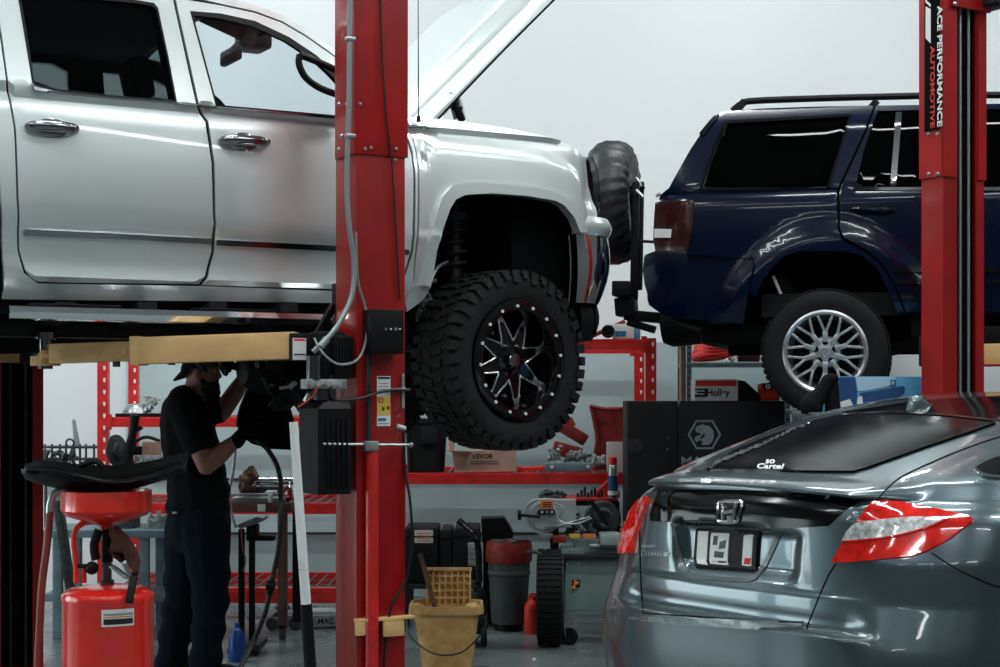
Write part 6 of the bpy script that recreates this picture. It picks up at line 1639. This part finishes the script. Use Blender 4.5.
mb = MB(); pbox(mb, 562.5, 555, 622, 559, VZ - .05, .5, .003); mb.tube([v(563, 557, -.04), v(545, 556, -.04), v(535, 552, -.04), v(526, 553, -.04)], .012, 8, k=3); mb.build('bed_tray', 'dark_steel', X_)
mb = MB(); pbox(mb, 561, 549, 584, 557, VZ + .02, .25, .003); pbox(mb, 575, 540, 622, 556, VZ + .08, .24, .01); mb.build('vise_bed', 'green_grey', X_)
mb = MB(); pbox(mb, 600, 534, 622, 546, VZ + .0, .2, .02); mb.cyl(v(590, 546, .05), v(622, 546, .05), .012); mb.build('motor_housing', 'saw_grey', X_)
# wheel guards and arch
mb = MB(); g_ = [(524, 514), (527, 505), (534, 500), (546, 499), (560, 500), (576, 500), (576, 524), (560, 527), (547, 534), (536, 533), (528, 526)]
mb.prism([v(x, y, .14) for x, y in g_], (0, .12, 0)); SA = mb.build('saw_arch', 'saw_grey', X_)
mb = MB(); mb.lathe([(0, -.02), (.02, -.02), (.03, -.01), (.085, -.012), (.10, 0), (0, 0)], v(543, 516, .14), (0, 1, 0), 32); mb.build('wheel_guard', 'saw_grey', SA)
mb = MB(); pbox(mb, 541, 500, 553.5, 509, VZ + .11, .02, .003); pl = mb.build('sign_plate', 'label_orange', SA)
mb = MB()
for y in (502, 504, 506): pbox(mb, 543, y, 551.5, y + .9, VZ + .107, .003)
mb.build('sign_print', 'ink', pl)
mb = MB(); pbox(mb, 538, 510, 555, 514.5, VZ + .10, .03, .004); mb.build('control_panel', 'dark_steel', SA)
for i, m_ in enumerate(('label_white', 'steel', 'label_white')): mb = MB(); mb.cyl(v(542 + i * 5, 512, .10), v(542 + i * 5, 512, .085), .008, n=10); mb.build('push_button', m_, SA)
mb = MB(); mb.cyl(v(520, 515, .1), v(540, 517, .1), .010, n=8); mb.lathe([(0, -.012), (.03, -.012), (.035, 0), (.03, .012), (0, .012)], v(519.5, 515, .1), (1, 0, 0), 14); mb.build('tension_knob', 'black_plastic', SA)
mb = MB(); pbox(mb, 538, 534, 553, 538, VZ + .06, .06, .004); pbox(mb, 545, 526, 572, 528, VZ + .1, .04); mb.cyl(v(556, 527, .08), v(590, 517, .08), .008); mb.tube([v(553, 503, .08), v(564, 508, .06), v(559, 520, .06), v(575, 524, .05), v(592, 518, .06)], .005, 6, k=5); mb.build('guide_arm', 'steel', X_)
mb = MB(); pbox(mb, 569, 534, 580, 538.5, VZ + .055, .02, .002); mb.build('label', 'label_yellow', X_); mb = MB(); pbox(mb, 583, 534, 596, 538.5, VZ + .055, .02, .002); mb.build('label', 'label_orange', X_); mb = MB(); pbox(mb, 553, 536, 566, 543, VZ + .03, .05, .004); mb.build('switch_box', 'dull_red', X_)
mb = MB(); mb.lumps(v(585, 526, .2), (.22, .15, .12), 22, .015, .045, 12); mb.torus(v(604, 518, .2), (0, 1, 0), .05, .018, 24, 8); mb.lathe([(0, 0), (.11, 0), (.12, .02), (.12, .06), (0, .07)], v(603, 519, .25), (0, 1, 0), 32); mb.build('drive_wheel', 'cast_iron', X_)
mb = MB(); mb.obox(v(590, 500, .1), v(608, 525, .1), .04, .03); mb.build('lift_handle', 'black_plastic', X_)
for x in (570, 614):
    for d in (.05, .36):
        mb = MB(); c_ = Vector((v(x, 0).x, VZ + d, .055)); mb.lathe([(0, -.022), (.045, -.022), (.053, -.012), (.053, .012), (.045, .022), (0, .022)], c_ , (.35, .94, 0), 20); CS = mb.build('caster', 'rubber', X_)
        mb = MB(); mb.box(c_.x - .035, c_.x + .035, c_.y - .03, c_.y + .03, .112, P(0, 611, VZ).z + .0); mb.obox(c_ + Vector((-.03, -.01, .06)), c_ + Vector((-.028, -.01, 0)), .03, .004); mb.obox(c_ + Vector((.03, .01, .06)), c_ + Vector((.03, .01, 0)), .03, .004); mb.build('caster_fork', 'steel', CS)
# upright tyre beside the saw
TYZ = 10.25
mb = MB(); c_ = Vector((P(549.5, 0, TYZ).x, TYZ + .0, .308)); mt = Matrix.Translation(c_) @ Matrix.Rotation(math.radians(88), 4, 'Z'); mb.m = mt; tyre(mb, .30, .19, .165)
for i in range(48):
    a = 2 * PI * i / 48
    for y0, y1 in ((-.075, -.03), (-.022, .022), (.03, .075)):
        c = []
        for rad in (.293, .306):
            for aa_, yy in ((a - .045, y0), (a + .045, y0), (a + .055, y1), (a - .035, y1)): c.append((math.cos(aa_) * rad, yy, math.sin(aa_) * rad))
        mb.hexa(c)
one(mb, 'tyre', 'rubber', 'black tyre standing upright between the grey bin and the band saw', 'tyre')
# ---------------------------------------------------------------- grey bin with a red bag
BZ2 = 10.9
bc = P(509, 0, BZ2).x; r_ = 21 / F * BZ2
BN = thing('waste_bin', 'round dark grey waste bin with a red bag folded over its rim', 'bin', (bc, BZ2, 0))
zt_ = P(0, 557, BZ2).z
mb = MB(); mb.lathe([(0, .05), (r_ * .82, .05), (r_ * .84, .07), (r_ * .97, zt_ - .12), (r_ * 1.02, zt_ - .115), (r_ * 1.02, zt_ - .095), (r_ * .99, zt_ - .09), (r_, zt_), (r_ * .97, zt_), (r_ * .8, .07), (0, .07)], (bc, BZ2, 0), n=40); mb.build('barrel', 'bin_grey', BN)
mb = MB(); N = 40; rows = []
for k, (rf, zo) in enumerate(((.92, -.03), (.98, .09), (1.03, .11), (1.1, .07), (1.12, .0), (1.08, -.03))):
    rows.append([(bc + math.cos(2 * PI * i / N) * r_ * (rf + .012 * math.sin(i * 1.9 + k)), BZ2 + math.sin(2 * PI * i / N) * r_ * (rf + .012 * math.sin(i * 1.9 + k)), zt_ + zo + .005 * math.sin(i * 1.3 + k * .7)) for i in range(N)])
mb.grid(rows, closeu=True); f0 = [mb._v((p[0], p[1], p[2] + .06)) for p in rows[0]]; mb.face(f0); mb.build('bin_bag', 'dull_red', BN, label='red bag folded over the rim')
mb = MB(); mb.torus((bc, BZ2, zt_ + .1), (0, .1, 1), r_ * .85, .02, 32, 8); mb.build('hoop', 'dark_steel', BN)
MB().lathe([(0, .0), (r_ * .7, .0), (r_ * .7, .05), (0, .05)], (bc, BZ2, 0), n=24).build('dolly', 'black_plastic', BN)
mb = MB(); mb.prism([P(482, 537, 11.15), P(481, 519, 11.15), P(504, 518, 11.15), P(513, 532, 11.15), P(513, 545, 11.15), P(482, 545, 11.15)], (0, .25, 0)); mb.box(P(483, 0, 11.15).x, P(511, 0, 11.15).x, 11.16, 11.39, 0, P(0, 545, 11.15).z + .0); one(mb, 'plastic_crate', 'black_plastic', 'tall black plastic case standing behind the grey bin', 'case')
# vacuum: bent handle and body
mb = MB(); wv_ = 10.2; w = lambda x, y, d=0.0: P(x, y, wv_ + d)
mb.tube([w(458, 520), w(466, 527), w(474, 535), w(478, 546), w(479, 570), w(479, 582), w(474, 590), w(465, 595)], .022, 10, k=6); VC = one(mb, 'shop_vacuum', 'black_gloss', 'black wheeled machine with a bent tube handle behind the mop bucket', 'vacuum')
mb = MB(); mb.ball(Vector((w(470, 0).x, wv_ + .1, .26)), (.11, .16, .15), 20); mb.box(w(455, 0).x, w(488, 0).x, wv_ - .08, wv_ + .25, .08, .2, .04); mb.build('motor_body', 'black_plastic', VC)
for x in (460, 484): mb = MB(); mb.lathe([(0, -.02), (.06, -.02), (.07, 0), (.06, .02), (0, .02)], (w(x, 0).x, wv_ - .05, .072), (1, 0, 0), 18); mb.build('wheel', 'rubber', VC)
mb = MB(); pbox(mb, 468, 543, 483, 566, wv_ + .10, .03, .006)
for i in range(4): pbox(mb, 470, 546 + i * 5, 475, 549 + i * 5, wv_ + .09, .015, .002)
one(mb, 'motor_cover', 'saw_grey', 'grey ribbed metal cover behind the bent black tube handle', 'cover')
# black crates with a notice
LZ = 11.0
for i, (x0, y0, x1, lab) in enumerate(((404, 528, 438, 'black plastic chest with a notice taped to it, beside the lift column'), (440, 530, 452, 'narrow black chest between the two larger black chests'), (454, 528, 480, 'black plastic chest behind the bent tube handle'))):
    mb = MB(); pbox(mb, x0, y0, x1, 583, LZ, .5, .02); o_ = one(mb, 'storage_chest', 'cabinet_black', lab, 'chest', 'black chests behind the bucket')
    if i == 0:
        NP = MB(); pbox(NP, 414.5, 530, 433, 543, LZ - .006, .005, .0); np_ = NP.build('notice', 'paper', o_)
        m2 = MB()
        for y in (533, 535.5, 538, 540.5): pbox(m2, 417, y, 430.5, y + .9, LZ - .008, .002)
        m2.build('notice_print', 'label_orange', np_)
    m3 = MB(); pbox(m3, x0 + 1, y0 + 8, x1 - 1, y0 + 9.5, LZ - .006, .005); m3.build('lid_seam', 'black_gloss', o_)
mb = MB(); pbox(mb, 404, 584, 480, 589, LZ - .02, .55, .004); a = P(404, 0, LZ).x; b = P(480, 0, LZ).x
for X in (a, b - .04):
    for Y in (LZ, LZ + .48): mb.box(X, X + .04, Y, Y + .04, 0, P(0, 588, LZ).z)
one(mb, 'bench', 'dark_steel', 'low dark steel bench under the black chests', 'bench')
mb = MB(); gc = Vector((P(533, 0, 10.75).x, 10.75, 0)); mb.lathe([(0, .0), (.055, .0), (.06, .01), (.06, .18), (.045, .21), (.02, .225), (.02, .25), (0, .25)], gc, (0, 0, 1), 20); GC = one(mb, 'fuel_bottle', 'bright_red', 'small bright red bottle on the floor at the foot of the tyre', 'bottle')
mb = MB(); mb.torus(gc + Vector((0, 0, .24)), (0, 1, 0), .025, .007, 14, 6); mb.build('bottle_handle', 'bright_red', GC)
mb = MB(); mb.ball((P(534, 0, 9.6).x, 9.6, .012), .012, 10); one(mb, 'ball', 'white_plastic', 'tiny white ball on the bare floor', 'ball')
# ---------------------------------------------------------------- left workbench and parts
NZ = 10.5
n_ = lambda x, y, d=0.0: P(x, y, NZ + d)
a = n_(42, 0); b = n_(176, 0)
WBN = thing('workbench', 'blue-grey steel workbench behind the oil drain and the person', 'workbench', ((a.x + b.x) / 2, NZ, 0))
zt_ = P(0, 530, NZ).z
mb = MB(); mb.box(a.x, b.x, NZ - .02, NZ + .55, zt_ - .05, zt_, .004); mb.build('bench_top', 'blue_steel', WBN)
for x in (57, 144, 169):
    for d in (.0, .48):
        X = n_(x, 0).x; mb = MB(); mb.box(X - .03, X + .03, NZ + d, NZ + d + .05, 0, zt_ - .05, .004); mb.build('leg', 'blue_steel', WBN)
mb = MB(); z = P(0, 602, NZ).z; mb.box(a.x, b.x, NZ + .02, NZ + .5, z, z + .05, .004); mb.build('lower_shelf', 'blue_steel', WBN)
mb = MB(); mb.obox(P(58, 500, 10.2), P(70, 586, 10.2), .08, .05, bev=.006); foot = P(70, 586, 10.2); mb.obox(foot, (foot.x + .06, 10.2, .0), .08, .05, bev=.006); one(mb, 'prop_bar', 'cast_iron', 'dark slanting steel bar propped beside the red funnel bowl', 'bar')
zb_ = zt_
# rack of black clamps on an upper frame
mb = MB()
for y in (447, 459): mb.cyl(n_(40, y, .2), n_(97, y, .2), .010, n=8)
for x in (45, 52, 60, 66, 80, 86, 94): mb.cyl(n_(x, 444, .2), n_(x, 466, .2), .008, n=8)
for x in (47, 58): mb.cyl((n_(x, 0, .2).x, NZ + .2, zb_), n_(x, 470, .2), .02, n=10)
CL = mb.build('clamp_rack', 'cast_iron'); tag(CL, 'black rack of clamping bars and pins on the workbench, against the white wall', 'tool rack')
for i, x in enumerate((48, 55, 63, 71)):
    mb = MB(); mb.lumps(n_(x, 456, .2), (.05, .08, .12), 8, .014, .03, 40 + i); mb.build('clamp_head', 'cast_iron', CL)
mb = MB(); mb.torus(n_(70, 443, .2), (0, 1, .2), .026, .007, 20, 6); mb.build('ring', 'cast_iron', CL)
mb = MB(); mb.prism([n_(72, 421, .25), n_(73.5, 419, .25), n_(75, 421, .25), n_(80, 447, .25), n_(74, 447, .25)], (0, .02, 0)); mb.build('pointed_blade', 'saw_grey', CL)
for i, (x0, y0, x1, y1, m_, nm, lb) in enumerate(((47, 478, 56, 529.5, 'saw_grey', 'machine_part', 'grey machine part on the workbench beside the dark slanting bar'), (100, 478, 112, 529.5, 'paper', 'paper_stack', 'white stack of papers standing on the workbench behind the funnel'), (118, 500, 134, 529.5, 'cast_iron', 'gear_case', 'dark cast gear case on the workbench right of the papers'), (148, 516, 162, 529.5, 'cast_alu', 'machined_block', 'bright machined block at the bench edge next to the person'))):
    mb = MB(); pbox(mb, x0, y0, x1, y1, NZ + .1, .2, .01)
    if m_ in ('cast_iron', 'cast_alu'): mb.lumps(n_((x0 + x1) / 2, (y0 + y1) / 2 - 4, .12), ((x1 - x0) * .006, .1, (y1 - y0) * .004), 10, .012, .035, i)
    one(mb, nm, m_, lb, 'machine part')
# tray with cast part on the rack shelf
RZ2 = RZ
mb = MB(); pbox(mb, 115, 413.5, 160, 417, RZ2 + .02, .3, .004); one(mb, 'parts_tray', 'black_plastic', 'black tray on the red rack shelf behind the person\'s back', 'tray')
mb = MB(); p = P(135, 413.3, RZ2 + .12); mb.lathe([(0, 0), (.09, 0), (.085, .02), (.06, .055), (.045, .065), (.02, .07), (0, .07)], p, (0, 0, 1), 28); mb.lumps(p + Vector((.08, 0, .035)), (.10, .1, .05), 10, .012, .03, 60); one(mb, 'cast_cover', 'steel', 'silver domed cast cover in the black tray on the rack', 'car part')
mb = MB(); mb.obox(P(146, 409, RZ2 + .15), P(155, 400, RZ2 + .15), .08, .06, bev=.01); mb.obox(P(144, 396, RZ2 + .15), P(156, 399, RZ2 + .15), .05, .025, bev=.004); mb.lumps(P(152, 405, RZ2 + .14), (.08, .08, .08), 9, .01, .025, 61); one(mb, 'water_pump', 'cast_alu', 'silver pump part next to the domed cover in the tray', 'car part')
# bench-level things leaning there
mb = MB(); c_ = P(117, 450.5, 10.85); mb.lathe([(0, -.01), (.108, -.01), (.108, .004), (.055, .006), (.05, .03), (0, .032)], c_ , (.90, -.42, .1), 48); one(mb, 'brake_disc', 'cast_iron', 'large dark brake disc standing on edge in front of the red rack', 'car part')
mb = MB(); q2 = lambda x, y: P(x, y, 10.8); mb.tube([q2(127, 467), q2(128, 452), q2(133, 432), q2(135, 415)], [.05, .042, .028, .03, .035], 10, k=5); mb.obox(q2(133, 432), q2(142, 427), .03, .03); one(mb, 'suspension_arm', 'black_plastic', 'thick curved black suspension arm standing beside the brake disc', 'car part')
mb = MB(); pbox(mb, 108, 467, 172, 471, 10.7, .35, .004)
for x in (115, 170): X = P(x, 0, 10.7).x; mb.box(X - .015, X + .015, 10.72, 10.76, zb_, P(0, 470, 10.7).z)
one(mb, 'raised_shelf', 'blue_steel', 'steel shelf raised over the workbench carrying the brake disc', 'shelf')
mb = MB(); pbox(mb, 142, 442, 158, 455, 10.9, .12, .003); one(mb, 'cardboard_box', 'cardboard', 'small tan cardboard box behind the person, above the raised shelf', 'box')
mb = MB(); pbox(mb, 134, 455.5, 160, 466.5, 10.85, .2, .006); mb.lumps(P(147, 460, 10.84), (.16, .03, .05), 8, .01, .02, 71); one(mb, 'machined_block', 'cast_alu', 'wide silver machined block under the small tan box', 'machine part')
mb = MB(); mb.obox(P(138, 446, 10.95), P(138, 455, 10.95), .06, .06, bev=.01); mb.tube([P(134, 442, 10.95), P(146, 437, 10.95), P(160, 441, 10.95)], .012, 8, k=4); mb.tube([P(134, 442, 10.95), P(136, 455, 10.95)], .012, 8); one(mb, 'pull_handle', 'black_plastic', 'black wire handle frame around the small tan box', 'handle')
# ---------------------------------------------------------------- bench between the person and the column
UZ = 10.4
u = lambda x, y, d=0.0: P(x, y, UZ + d)
a = u(228, 0); b = u(292, 0); zt2 = P(0, 503, UZ).z
UB = thing('work_table', 'brown rusty work table between the person and the lift column', 'table', ((a.x + b.x) / 2, UZ, 0))
mb = MB(); mb.box(a.x - .3, b.x, UZ, UZ + .5, zt2 - .06, zt2, .004); mb.build('table_top', 'wood_dark', UB)
for x, m_ in ((282, 'wood_dark'), (291, 'black_plastic')):
    X = u(x, 0).x
    mb = MB(); mb.box(X - .03, X + .03, UZ + (.0 if m_ == 'wood_dark' else .3), UZ + (.06 if m_ == 'wood_dark' else .36), .08, zt2 - .06, .003); lg_ = mb.build('leg', m_, UB)
for X in (a.x - .27,): mb = MB(); mb.box(X - .03, X + .03, UZ, UZ + .06, .0, zt2 - .06, .003); mb.build('leg', 'wood_dark', UB)
mb = MB(); mb.box(u(282, 0).x - .02, u(282, 0).x + .02, UZ, UZ + .06, .07, .1); mb.lathe([(0, -.02), (.035, -.02), (.04, 0), (.035, .02), (0, .02)], (u(282, 0).x, UZ + .03, .042), (1, 0, 0), 18); mb.build('caster', 'cast_iron', UB)
mb = MB(); pbox(mb, 257.5, 504.5, 265.5, 511.5, UZ - .004, .004); mb.build('paper_note', 'paper', UB)
mb = MB(); pbox(mb, 230, 493.5, 281, 496, UZ + .02, .04, .003); pbox(mb, 230, 498, 286, 502.5, UZ + .05, .2, .004); one(mb, 'slide_rail', 'steel', 'long silver slide rail on the brown work table', 'tool')
mb = MB(); pbox(mb, 266, 491, 276, 494, UZ + .0, .06, .004); pbox(mb, 268, 494, 272, 502.6, UZ - .01, .05, .003); one(mb, 'rail_clamp', 'white_plastic', 'white clamp gripping the silver rail', 'clamp')
mb = MB(); mb.prism([u(238, 487, .2), u(243, 472, .2), u(250, 466, .2), u(257, 478, .2), u(250, 484, .2), u(240, 493, .2)], (0, .14, 0)); mb.lumps(u(247, 480, .18), (.12, .08, .10), 10, .015, .035, 81); mb.obox(u(251, 466, .25), u(252, 480, .25), .03, .03); mb.box(u(240, 0, .2).x, u(254, 0, .2).x, UZ + .26, UZ + .34, zt2, u(0, 488, .25).z); one(mb, 'chop_saw', 'wood_dark', 'dark reddish chop saw on the work table just right of the person', 'saw')
mb = MB(); mb.cyl(u(256, 480, .3), u(296, 480, .3), .018, n=12); mb.cyl(u(256, 484, .3), u(296, 484, .3), .010, n=8)
for x in (262, 290): mb.cyl(u(x, 480, .3), (u(x, 0, .3).x, UZ + .3, zt2 + .002), .008, n=8)
one(mb, 'chrome_bar', 'chrome', 'long chrome bar lying raised over the work table', 'bar')
for i, (x0, x1, lb) in enumerate(((253, 266, 'flat dark grey steel plate left of the white rail clamp'), (267, 280, 'flat dark grey steel plate right, behind the white rail clamp'))): mb = MB(); pbox(mb, x0, 487, x1, 492, UZ + .27, .12, .003); pbox(mb, x0 + 2, 492, x1 - 2, 500.5, UZ + .30, .03); one(mb, 'steel_plate', 'cast_iron', lb, 'plate')
for i, (x, y, lb) in enumerate(((286, 491, 'upper of the two red machine fittings at the table end'), (287, 499.5, 'lower of the two red machine fittings at the table end'))): mb = MB(); mb.lumps(u(x, y, .08), (.05, .06, .025), 7, .014, .026, 90 + i); one(mb, 'machine_fitting', 'dull_red', lb, 'machine part')
# grinder stand
GX = 9.9
g = lambda x, y, d=0.0: P(x, y, GX + d)
GS = thing('tool_pedestal', 'black pedestal stand with a silver tray on top, right beside the person\'s legs', 'stand', (g(247, 0).x, GX, 0))
mb = MB(); mb.prism([g(237, 525), g(256, 517), g(263, 518), g(261, 522), g(240, 529)], (0, .25, 0)); mb.build('tray_top', 'steel', GS)
mb = MB(); pbox(mb, 246, 525, 257, 541, GX + .05, .12, .008); pbox(mb, 252, 536, 274, 541, GX + .05, .1, .006); mb.build('bracket', 'black_plastic', GS)
for x in (239.5, 250): X = g(x, 0).x; mb = MB(); mb.box(X - .018, X + .018, GX + .06, GX + .10, .05, P(0, 530, GX).z, .003); mb.build('leg', 'black_plastic', GS)
mb = MB(); mb.tube([g(241, 528, -.02), g(243, 550, -.02), g(246, 560, -.02), g(243, 572, -.02)], .004, 6, k=4); mb.build('cord', 'oil_hose', GS)
mb = MB(); mb.box(g(232, 0).x, g(262, 0).x, GX - .12, GX + .25, .03, .07, .006); mb.build('foot_plate', 'dark_steel', GS)
for i, x in enumerate((234, 246, 258)): mb = MB(); mb.ball((g(x, 0).x, GX - .1, .03), .028, 10); mb.build('caster', 'rubber', GS)
mb = MB(); mb.tube([P(236, 440, 10.0), P(233, 470, 10.0), P(229, 492, 10.0), P(231, 512, 10.0), P(236, 528, 10.0)], .011, 8, k=5); mb.build('pipe', 'galv', GS)
mb = MB(); jx = P(240.5, 0, 9.75); mb.lathe([(0, 0), (.05, 0), (.055, .02), (.05, .14), (.03, .19), (.015, .20), (.015, .23), (0, .23)], (jx.x, 9.62, .0), (0, 0, 1), 20); one(mb, 'blue_jug', 'jug_blue', 'bright blue plastic jug on the floor right behind the person\'s legs', 'jug')
# floor jack
JZ = 10.9
j = lambda x, y, d=0.0: P(x, y, JZ + d)
FJ = thing('floor_jack', 'low silver trolley jack under the work table', 'jack', (j(300, 0).x, JZ, 0))
mb = MB(); mb.prism([j(270, 626), j(272, 619), j(284, 615), j(300, 616), j(372, 614), j(372, 626), j(300, 627)], (0, .03, 0)); mb.prism([j(270, 626, .25), j(272, 619, .25), j(284, 615, .25), j(300, 616, .25), j(372, 614, .25), j(372, 626, .25), j(300, 627, .25)], (0, .03, 0)); mb.build('side_plate', 'cast_alu', FJ)
mb = MB(); mb.cyl(j(271, 621, .02), j(295, 624, .02), .02, n=12); mb.box(j(290, 0).x, j(345, 0).x, JZ + .05, JZ + .24, .06, .12, .01); mb.build('lift_frame', 'saw_grey', FJ)
mb = MB(); mb.lathe([(0, 0), (.05, 0), (.055, .02), (.04, .03), (0, .02)], (j(280, 0).x, JZ + .14, .12), (0, 0, 1), 20); mb.build('saddle', 'cast_iron', FJ)
for x, r_ in ((273, .045), (296, .045), (366, .05)):
    for d in (-.035, .285): mb = MB(); mb.lathe([(0, -.015), (r_ * .85, -.015), (r_, -.008), (r_, .008), (r_ * .85, .015), (0, .015)], (j(x, 0).x, JZ + d, r_ + .002), (0, 1, 0), 20); mb.build('wheel', 'cast_iron', FJ)
mb = MB(); t0 = j(318, 624); text_mesh(mb, 'MAC', (t0.x, JZ - .001, t0.z), (1, 0, 0), (0, 0, 1), j(334, 0).x - t0.x, .04, .002, .02); mb.build('lettering', 'ink', FJ)
